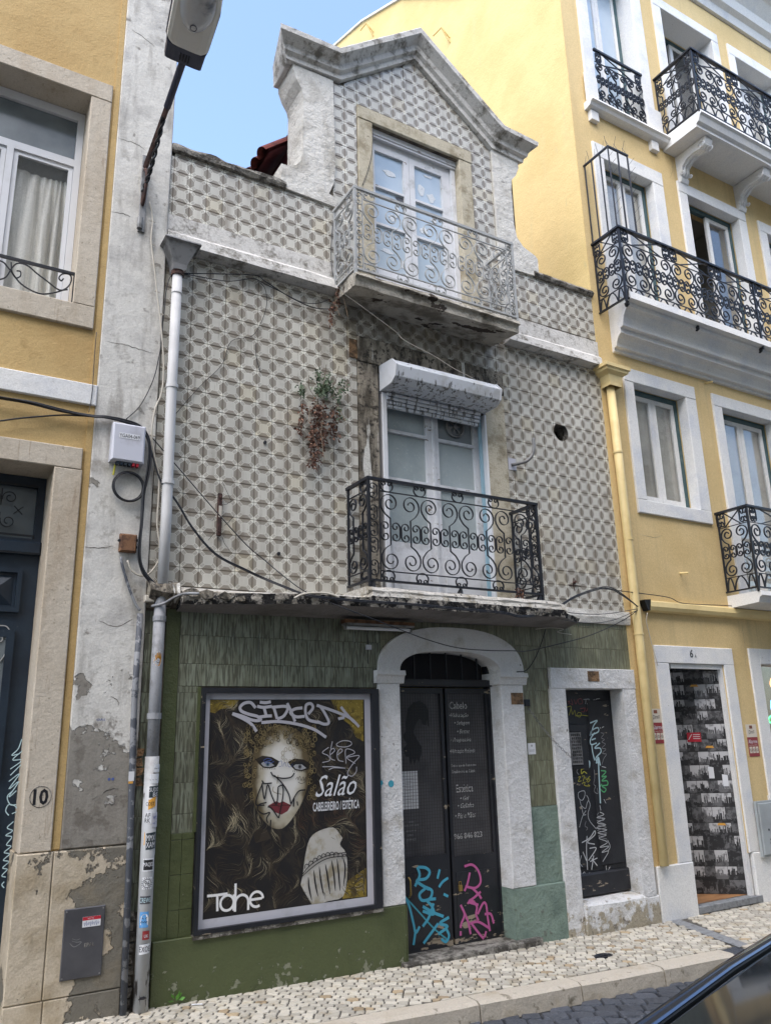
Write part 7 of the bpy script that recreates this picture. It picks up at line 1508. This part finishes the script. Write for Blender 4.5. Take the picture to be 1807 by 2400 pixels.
sdx([[(500, 440), (520, 430)], [(480, 435), (490, 450)], [(500, 820), (540, 830)], [(520, 1140), (540, 1180)], [(480, 1200), (490, 1250)], [(555, 1540), (580, 1600), (560, 1650)], [(300, 1690), (285, 1760), (310, 1800)], [(290, 1830), (300, 1880), (330, 1850), (340, 1890), (380, 1860), (400, 1890)], [(540, 1790), (550, 1850), (580, 1800)]], .004, 'spraywhite')
sdx([[(470, 1270), (460, 1300), (520, 1345), (450, 1350), (530, 1385), (460, 1395), (545, 1415), (455, 1445), (550, 1470), (465, 1500), (550, 1530)]], .003, 'chalk')
sdx([[(490, 490), (520, 500), (495, 540), (525, 555), (500, 580), (535, 600), (500, 640), (540, 650), (505, 690), (545, 700), (520, 740), (500, 800)], [(425, 850), (430, 930), (420, 990), (440, 1010)], [(440, 1010), (425, 1060), (460, 1085), (455, 1030)], [(345, 1355), (335, 1400), (360, 1420), (350, 1445)], [(260, 760), (250, 800), (270, 830), (255, 870), (275, 900)]], .003, 'chalk')
# left door scribble
strokes([[(145, 365), (120, 430), (80, 470), (130, 460)], [(150, 440), (85, 500), (150, 500), (70, 560)], [(140, 530), (70, 600)], [(60, 640), (130, 590), (60, 690), (125, 640), (60, 740), (110, 700)], [(85, 700), (50, 740), (70, 790), (110, 790)], [(60, 860), (40, 830), (60, 790), (100, 800), (115, 830), (80, 850)], [(90, 900), (50, 940), (85, 960), (40, 990), (80, 1000), (45, 1050), (75, 1060), (30, 1100), (65, 1110), (25, 1150), (60, 1160), (20, 1200), (50, 1210), (15, 1250), (40, 1260)], [(30, 1290), (15, 1310), (30, 1330)]], .006, .2345, M['spraylight'], 'graffiti_tag', DL, c='z7')

# ================================================================ STICKERS ON THE PIPE
PC = (1.492, -.065)
def patch(z0, z1, a0, a1, mt, par, name='paper', dr=.0012, r=.046, rot=0):
    mb = MB(); n = 6
    for k in range(n + 1):
        a = radians(a0 + (a1 - a0) * k / n); x, y = PC[0] + (r + dr) * sin(a), PC[1] - (r + dr) * cos(a); dz = rot * (k / n - .5)
        mb.v += [(x, y, z0 + dz), (x, y, z1 + dz)]
    for k in range(n): a = 2 * k; mb.f.append((a, a + 2, a + 3, a + 1))
    return mb.ob(name, mt, par)
def bend(o, z, a_c, r=.0485):
    for v in o.data.vertices: a = radians(a_c) + v.co.x / .047; zz = v.co.z; v.co = (PC[0] + r * sin(a), PC[1] - r * cos(a), z + zz)
def stk(label, z0, z1, a0, a1, mt, texts=(), rot=0):
    t = thing('sticker', (PC[0], PC[1] - .05, z0), label, 'sticker', 'street stickers on the drainpipe'); patch(z0, z1, a0, a1, M[mt], t, rot=rot)
    for (s_, x, z, h, w_, m_) in texts: bend(text_mesh(s_, x, z, h, 0, w_, 0, 0, M[m_], 'lettering', t), z0, (a0 + a1) / 2)
    return t
F0 = -19  # the side of the pipe that faces the camera
stk('white sticker with small print, topmost on the drainpipe', 1.40, 1.45, -5, 55, 'stk_white', (('abc d', -.02, .02, .01, .035, 'ink'),))
stk('pair of crumpled pale stickers below the topmost one', 1.33, 1.39, -45, 50, 'stk_white', (('~ ~ ~', -.03, .02, .008, .05, 'chalk'),))
stk('black and white BS lettering sticker above the orange one', 1.245, 1.315, -30, 55, 'stk_navy', (('SUDO', -.033, .035, .025, .062, 'stk_white'), ('BS', -.01, .004, .026, .035, 'stk_white')), .004)
stk('orange COST sticker stuck on at an angle', 1.175, 1.235, -55, 25, 'stk_orange', (('COST', -.03, .02, .022, .055, 'ink'),), .03)
stk('white sticker with bold black upside down letters', 1.085, 1.155, -60, 0, 'stk_white', (('AF', -.02, .038, .026, .035, 'ink'), ('RK', -.02, .006, .026, .035, 'ink')))
stk('scribbled lilac and white sticker right of the bold black letters', 1.06, 1.15, 5, 60, 'posterwhite', (('wrc', -.018, .05, .02, .032, 'marker_blue'), ('no 7', -.018, .02, .014, .03, 'marker_blue')))
stk('orange and yellow oval sticker on the left side of the pipe', .955, 1.035, -85, -45, 'stk_orange')
stk('dark sticker with white jagged tag letters', .93, 1.03, -35, 45, 'stk_navy', (('MMX', -.03, .052, .034, .055, 'stk_white'), ('XAM', -.03, .01, .034, .055, 'stk_white')), .006)
stk('white bordered black MAQES sticker', .80, .875, -50, 35, 'stk_white'); patch(.807, .868, -45, 30, M['ink'], [o for o in bpy.data.objects if o.get('label') == 'white bordered black MAQES sticker'][0], dr=.0016)
bend(text_mesh('MAQES', -.03, .025, .028, 0, .06, 0, 0, M['stk_white'], 'lettering', [o for o in bpy.data.objects if o.get('label') == 'white bordered black MAQES sticker'][0]), .80, -8)
t = stk('round sunburst sticker with the number 96', .695, .765, -48, 28, 'stk_white', (('96', -.016, .02, .03, .032, 'ink'),))
mb = MB()
for k in range(18):
    a = 2 * pi * k / 18; mb.ribbon([(.026 * cos(a), .035 + .026 * sin(a)), (.036 * cos(a), .035 + .036 * sin(a))], .003, 0)
mb.ribbon([(.024 * cos(2 * pi * k / 20), .035 + .024 * sin(2 * pi * k / 20)) for k in range(21)], .003, 0); bend(mb.ob('sunburst', M['ink'], t), .695, -10)
stk('grey blue bubble lettering sticker', .61, .655, -60, 25, 'meter', (('CREWS', -.035, .008, .028, .068, 'spraylight'),))
t = stk('blue sticker of a white angry ghost with a zigzag mouth', .475, .565, -55, 15, 'stk_blue'); gh = MB(); gh.v = [(-.022 + .0, 0, .015), (.024, 0, .015), (.026, 0, .055), (.016, 0, .075), (-.006, 0, .078), (-.020, 0, .065), (-.024, 0, .045)]; gh.f.append(tuple(range(7))); bend(gh.ob('figure', M['stk_white'], t), .475, -18, .0492)
gh = MB(); gh.ribbon([(-.020, .030), (-.012, .038), (-.004, .028), (.004, .038), (.012, .028), (.020, .036)], .0035, 0); gh.ribbon([(-.013, .058), (-.004, .050)], .004, 0); gh.ribbon([(.016, .058), (.007, .050)], .004, 0); bend(gh.ob('figure', M['ink'], t), .475, -18, .0496)
stk('small round dark red sticker', .405, .455, -25, 30, 'stk_maroon', (('UK', -.012, .012, .018, .025, 'stk_white'),))
stk('white EXO sticker, lowest on the drainpipe', .325, .38, -45, 38, 'stk_white', (('EXOE', -.032, .012, .032, .068, 'ink'),), .006)
t = thing('hand_sticker', (1.487, -.11, 2.1), 'orange smiling open hand sticker on the upper grey drainpipe', 'sticker')
hand = [(-.028, .035), (-.022, .02), (-.008, .005), (.012, .0), (.02, .02), (.024, .045), (.024, .085), (.018, .085), (.015, .06), (.012, .092), (.005, .093), (.004, .06), (.0, .09), (-.007, .088), (-.006, .055), (-.012, .078), (-.018, .074), (-.014, .04), (-.026, .045)]
for s_, m_, rr_ in ((1.18, 'stk_white', .0410), (1.0, 'stk_orange', .0416)):
    mb = ear([(x * s_, .045 + (z - .045) * s_) for x, z in hand], 0, .0001); o = mb.ob('hand', M[m_], t)
    for v in o.data.vertices: a = radians(-12) + v.co.x / .041; v.co = (1.487 + (rr_ + v.co.y * 0) * sin(a), -.065 - rr_ * cos(a), 2.09 + v.co.z)
mb = MB(); mb.ribbon([(-.008, .03), (0, .023), (.01, .022), (.016, .03)], .003, 0); mb.disc(0, .038, .002, 0, 6); mb.disc(.01, .038, .002, 0, 6); o = mb.ob('smile', M['ink'], t)
for v in o.data.vertices: a = radians(-12) + v.co.x / .041; v.co = (1.487 + .0422 * sin(a), -.065 - .0422 * cos(a), 2.09 + v.co.z)
t = thing('torn_sticker', (1.36, -.06, 1.35), 'torn white and orange sticker on the iron conduit', 'sticker'); blk('paper', M['stk_white'], t, 1.34, 1.375, -.066, -.064, 1.35, 1.41); blk('orange_scrap', M['stk_orange'], t, 1.34, 1.37, -.0665, -.0645, 1.335, 1.349)

# ================================================================ PLANTS
def leaf(mb, p, d, l, w_):
    d = Vector(d).normalized(); s_ = d.cross(Vector((random.uniform(-1, 1), random.uniform(-1, 1), random.uniform(-1, 1)))).normalized() * w_
    p = Vector(p); mb.quad(p, p + d * l * .5 + s_, p + d * l, p + d * l * .5 - s_)
def hanging_plant(name, label, c, stems, y, greens, browns, lw=(.028, .010)):
    t = thing(name, W(c, *stems[0][0], y), label, 'plant'); mg, md, ms = MB(), MB(), MB()
    for st in stems:
        pts = [W(c, x, yy, y) for x, yy in st]; pts = [Vector(p) + Vector((0, -.05 * (k / len(pts)), 0)) for k, p in enumerate(smooth_path(pts, 5))]; ms.tube(pts, .0022, 4)
    for mb, regs in ((mg, greens), (md, browns)):
        for (x0, y0, x1, y1, sp_, n) in regs:
            for k in range(int(n * 2.6)):
                u = random.random(); q = W(c, x0 + (x1 - x0) * u + random.gauss(0, sp_), y0 + (y1 - y0) * u + random.gauss(0, sp_ * .8), y - random.uniform(.0, .09))
                leaf(mb, q, (random.uniform(-.6, .6), random.uniform(-.5, .2), random.uniform(-1.2, .2) if mb is md else random.uniform(-.5, 1)), lw[0] * random.uniform(.7, 1.5), lw[1] * random.uniform(.6, 1.3))
    if mg.f: mg.ob('leaves', M['leafgreen'], t, kind='stuff')
    md.ob('dry_leaves', M['leafdead'], t, kind='stuff'); ms.ob('stems', M['stem'], t, kind='stuff'); return t
hanging_plant('dried_wall_plant', 'half dead plant growing from the tiles, green on top with brown leaves hanging', 'z5', [[(400, 380), (410, 300), (400, 200)], [(420, 380), (480, 300), (480, 210)], [(430, 390), (540, 330), (570, 250)], [(400, 380), (320, 330), (290, 270)], [(430, 380), (420, 480), (380, 620), (380, 830)], [(430, 380), (500, 450), (520, 560)], [(400, 380), (320, 480), (290, 580)]], -.02,
    [(400, 360, 400, 200, 16, 40), (430, 360, 470, 230, 18, 45), (300, 370, 285, 280, 10, 22), (520, 380, 570, 260, 14, 30), (540, 520, 530, 400, 14, 16), (440, 330, 470, 300, 24, 30)],
    [(400, 400, 410, 560, 26, 90), (300, 400, 285, 600, 8, 38), (500, 430, 510, 620, 18, 60), (370, 580, 380, 820, 18, 80), (440, 560, 420, 720, 14, 40), (370, 520, 360, 680, 10, 20)])
hanging_plant('dead_vine', 'wisp of dead brown vine hanging under the left corner of the upper balcony', 'z2', [[(520, 1830), (535, 1950), (540, 2110)], [(515, 1900), (490, 2000), (485, 2100)]], -.03, [], [(500, 1940, 480, 2100, 12, 26), (525, 1860, 530, 1980, 6, 14)])
hanging_plant('balcony_weed', 'dry brown weed in the right corner of the lower balcony', 'b', [[(1430, 1020), (1410, 960)]], -.3, [], [(1440, 1010, 1410, 950, 16, 34)])
t = thing('sprouting_weed', W('z7', 1130, 2080, -.03), 'small bright green weed sprouting at the foot of the olive wall', 'weed')
for k in range(6):
    mb = MB(); q = W('z7', 1130 + 14 * (k % 3), 2068 - 6 * k, -.05); leaf(mb, q, ((-1, .2, 1, -.5, .8, .1)[k], -.3, (.3, 1, .3, .8, .7, 1.2)[k]), .045, .012); mb.ob('leaf', M['weed'], t)
cg_ = MB(); cg_.tube([(1.80, -.12, gz(1.8) + .006), (1.86, -.15, gz(1.8) + .006)], .004, 6); setp(cg_.ob('litter', M['stk_white'], None), 'scrap of white litter on the paving near the weed', 'litter')

# ================================================================ PARKED CAR
CA = thing('parked_car', (3.2, -4.75, gz(3) - .12), 'black parked car, only its dark glass and glossy edge visible at the bottom right', 'car')
gzc = gz(3) - .12
# outline of one side: (x, z) and half widths; the car points away to the right, its glass rises from the near end
PA = W('h', 60, 2010, -4.08); PB = W('h', 1145, 1240, -3.88)
dirv = (PB - PA).normalized(); A0 = PA - dirv * .45; E0 = PA + dirv * 1.35
lat = Vector((.12, -1.0, -.02)).normalized()
def cp(s, l, h=0): return tuple(PA + dirv * s + lat * l + Vector((0, 0, h)))
gw = 1.25
mb = MB(); n = 12; ns = 10
for j in range(ns + 1):
    for k in range(n + 1): l = gw * k / n; s_ = -.75 + 2.0 * j / ns; mb.v.append(cp(s_, l + .03, .05 * sin(pi * k / n) + .02 * sin(pi * j / ns)))
for j in range(ns):
    for k in range(n): a = j * (n + 1) + k; mb.f.append((a, a + n + 1, a + n + 2, a + 1))
mb.ob('rear_glass', M['carglass'], CA, smooth=True)
mb = MB(); mb.tube([cp(-.75, .0, .004), cp(.3, .0, .018), cp(1.25, .0, .004)], .016, 8); mb.ob('glass_seal', M['rubber'], CA)
mb = MB(); mb.tube([cp(-.75, .008, .012), cp(.3, .008, .028), cp(1.25, .008, .012)], .006, 6); mb.ob('bright_trim', M['chrome'], CA)
mb = MB(); mb.tube([cp(-.75, -.028, -.006), cp(.3, -.028, .008), cp(1.25, -.028, -.006)], .018, 8); mb.ob('pillar', M['carpaint'], CA, smooth=True)
mb = MB(); mb.tube([cp(-.75, -.048, -.012), cp(.3, -.048, .002), cp(1.25, -.048, -.012)], .004, 6); mb.ob('pillar_trim', M['chrome'], CA)
fr_ = MB()
for i in range(60):
    for j in range(9):
        s_ = -.2 + .022 * i; l = .30 + .030 * j + (.015 if i % 2 else 0); r_ = .0075; z_ = .05 * sin(pi * (l - .03) / gw) + .02 * sin(pi * (s_ + .75) / 2) + .0016
        p = Vector(cp(s_, l, z_)); fr_.quad(*[tuple(p + dirv * (r_ * cos(q * pi / 3)) + lat * (r_ * sin(q * pi / 3))) for q in range(6)])
fr_.ob('dot_print', M['frit'], CA, kind='stuff')
# body shell: lofted cross sections along the car
secs = []
base_x = PA.x; 
def csec(s, top, zlow, half, inset):
    c0 = PA + dirv * 0; cx = base_x + s; cy = (PA.y - .62) + (s * .16)
    z = gzc; pr = [(-half, zlow), (-half - .02, z + .55), (-half + .02, z + .85), (-half + inset, top), (0, top + .03), (half - inset, top), (half - .02, z + .85), (half + .02, z + .55), (half, zlow)]
    return [(cx, cy + a, b) for a, b in pr]
prof_ = [(-.55, gzc + .62, .25, .60, .10), (-.45, gzc + .80, .18, .72, .10), (-.1, gzc + .86, .16, .78, .12), (.4, gzc + .88, .16, .82, .15), (1.2, gzc + .90, .16, .84, .2), (2.2, gzc + .92, .16, .84, .2), (3.0, gzc + .9, .16, .82, .15), (3.5, gzc + .78, .2, .72, .1), (3.62, gzc + .6, .26, .62, .1)]
mb = MB()
S_ = [csec(a, b, gzc + c, d_, e) for a, b, c, d_, e in prof_]; n = 9
for s_ in S_: mb.v += s_
for k in range(len(S_) - 1):
    for j in range(n - 1): a = k * n + j; mb.f.append((a, a + n, a + n + 1, a + 1))
mb.f.append(tuple(range(n))); mb.f.append(tuple((len(S_) - 1) * n + j for j in range(n - 1, -1, -1)))
body = mb.ob('body', M['carpaint'], CA, smooth=False)
cab = [(base_x + 1.25, .0), ]
mb = MB(); c0 = [cp(1.25, .02, 0), cp(1.25, gw, 0)]
top_z = max(c0[0][2], c0[1][2]) + .03; Xr = base_x + 2.6
p0, p1 = Vector(c0[0]), Vector(c0[1])
mb.v += [tuple(p0), tuple(p1), (Xr, p1.y + .2, top_z + .06), (Xr, p0.y + .15, top_z + .06)]; mb.f.append((0, 1, 2, 3)); mb.ob('roof', M['carpaint'], CA)
mb = MB(); mb.v += [(Xr, p1.y + .2, top_z + .06), (Xr, p0.y + .15, top_z + .06), (Xr + .7, p0.y + .2, gzc + .92), (Xr + .7, p1.y + .25, gzc + .92)]; mb.f.append((0, 3, 2, 1)); mb.ob('windscreen', M['carglass'], CA)
for yo in (.78, -.78):
    for s_ in (.25, 2.75):
        cx = base_x + s_; cy = PA.y - .62 + s_ * .16 + yo
        mb = MB(); mb.cyl((cx, cy - .09, gzc + .31), (0, 1, 0), .31, .18, 24); wh = mb.ob('wheel', M['rubber'], CA); mb = MB(); mb.cyl((cx, cy - .10, gzc + .31), (0, 1, 0), .2, .20, 18); mb.ob('rim', M['chrome'], wh)

# ================================================================ OPPOSITE SIDE OF THE STREET (seen only in reflections)
OB = thing('cream_clad_house', (4, -9, 0), 'cream stone clad house across the street, reflected in the right hand windows', 'building')
oh = [(x, x + 1.0, z, z + 1.6) for x in (-8, -5, -2, 1, 4, 7, 10, 13, 16) for z in (.9, 4.0, 7.0, 10.2)]
MB().plate(-10, 20, -.3, 13.2, oh, -8.6, -8.2).ob('wall', M['opp'], OB)
ob_ = MB()
for a, b, c, d_ in oh: ob_.box(a, b, -8.45, -8.4, c, d_)
ob_.ob('window', M['glassdk'], OB, kind='stuff'); blk('body', M['opp'], OB, -10, 20, -16, -8.62, -.3, 13.2)

# ---- hairline cracks and stains that belong to the walls
def cracks(parent, y, sets, name='crack', w_=.004):
    for c, pts in sets:
        mb = MB(); q = [(x + random.uniform(-3, 3), z + random.uniform(-3, 3)) for x, z in smooth_path(pts, 4)]; mb.ribbon(WX(c, q, y), w_, y - .0006, True); mb.ob(name, M['cap'], parent)
strip_o = [o for o in bpy.data.objects if o.name == 'edge_strip' and o.parent is L or o.name == 'edge_strip'][0]
cracks(strip_o, -.0305, [('z1', [(762, 893), (850, 920), (905, 945), (950, 978)]), ('z1', [(720, 1368), (800, 1385), (850, 1408)]), ('z1', [(860, 190), (940, 250), (1000, 300)]), ('z4', [(700, 0), (820, 25), (900, 50), (1000, 80)]), ('z4', [(550, 1330), (640, 1340), (740, 1325)]), ('z4', [(640, 1810), (760, 1850), (860, 1800)]), ('z7', [(720, 90), (760, 110), (770, 150)]), ('z7', [(600, 760), (720, 690), (800, 700)])], w_=.006)
cracks(yw_o, -.0045, [('z6', [(1475, 1790), (1490, 1950), (1500, 2100)]), ('z3', [(1010, 1000), (1030, 1080), (1015, 1150)]), ('z6', [(820, 1240), (900, 1260), (960, 1250)])], w_=.003) if 'yw_o' in globals() else None
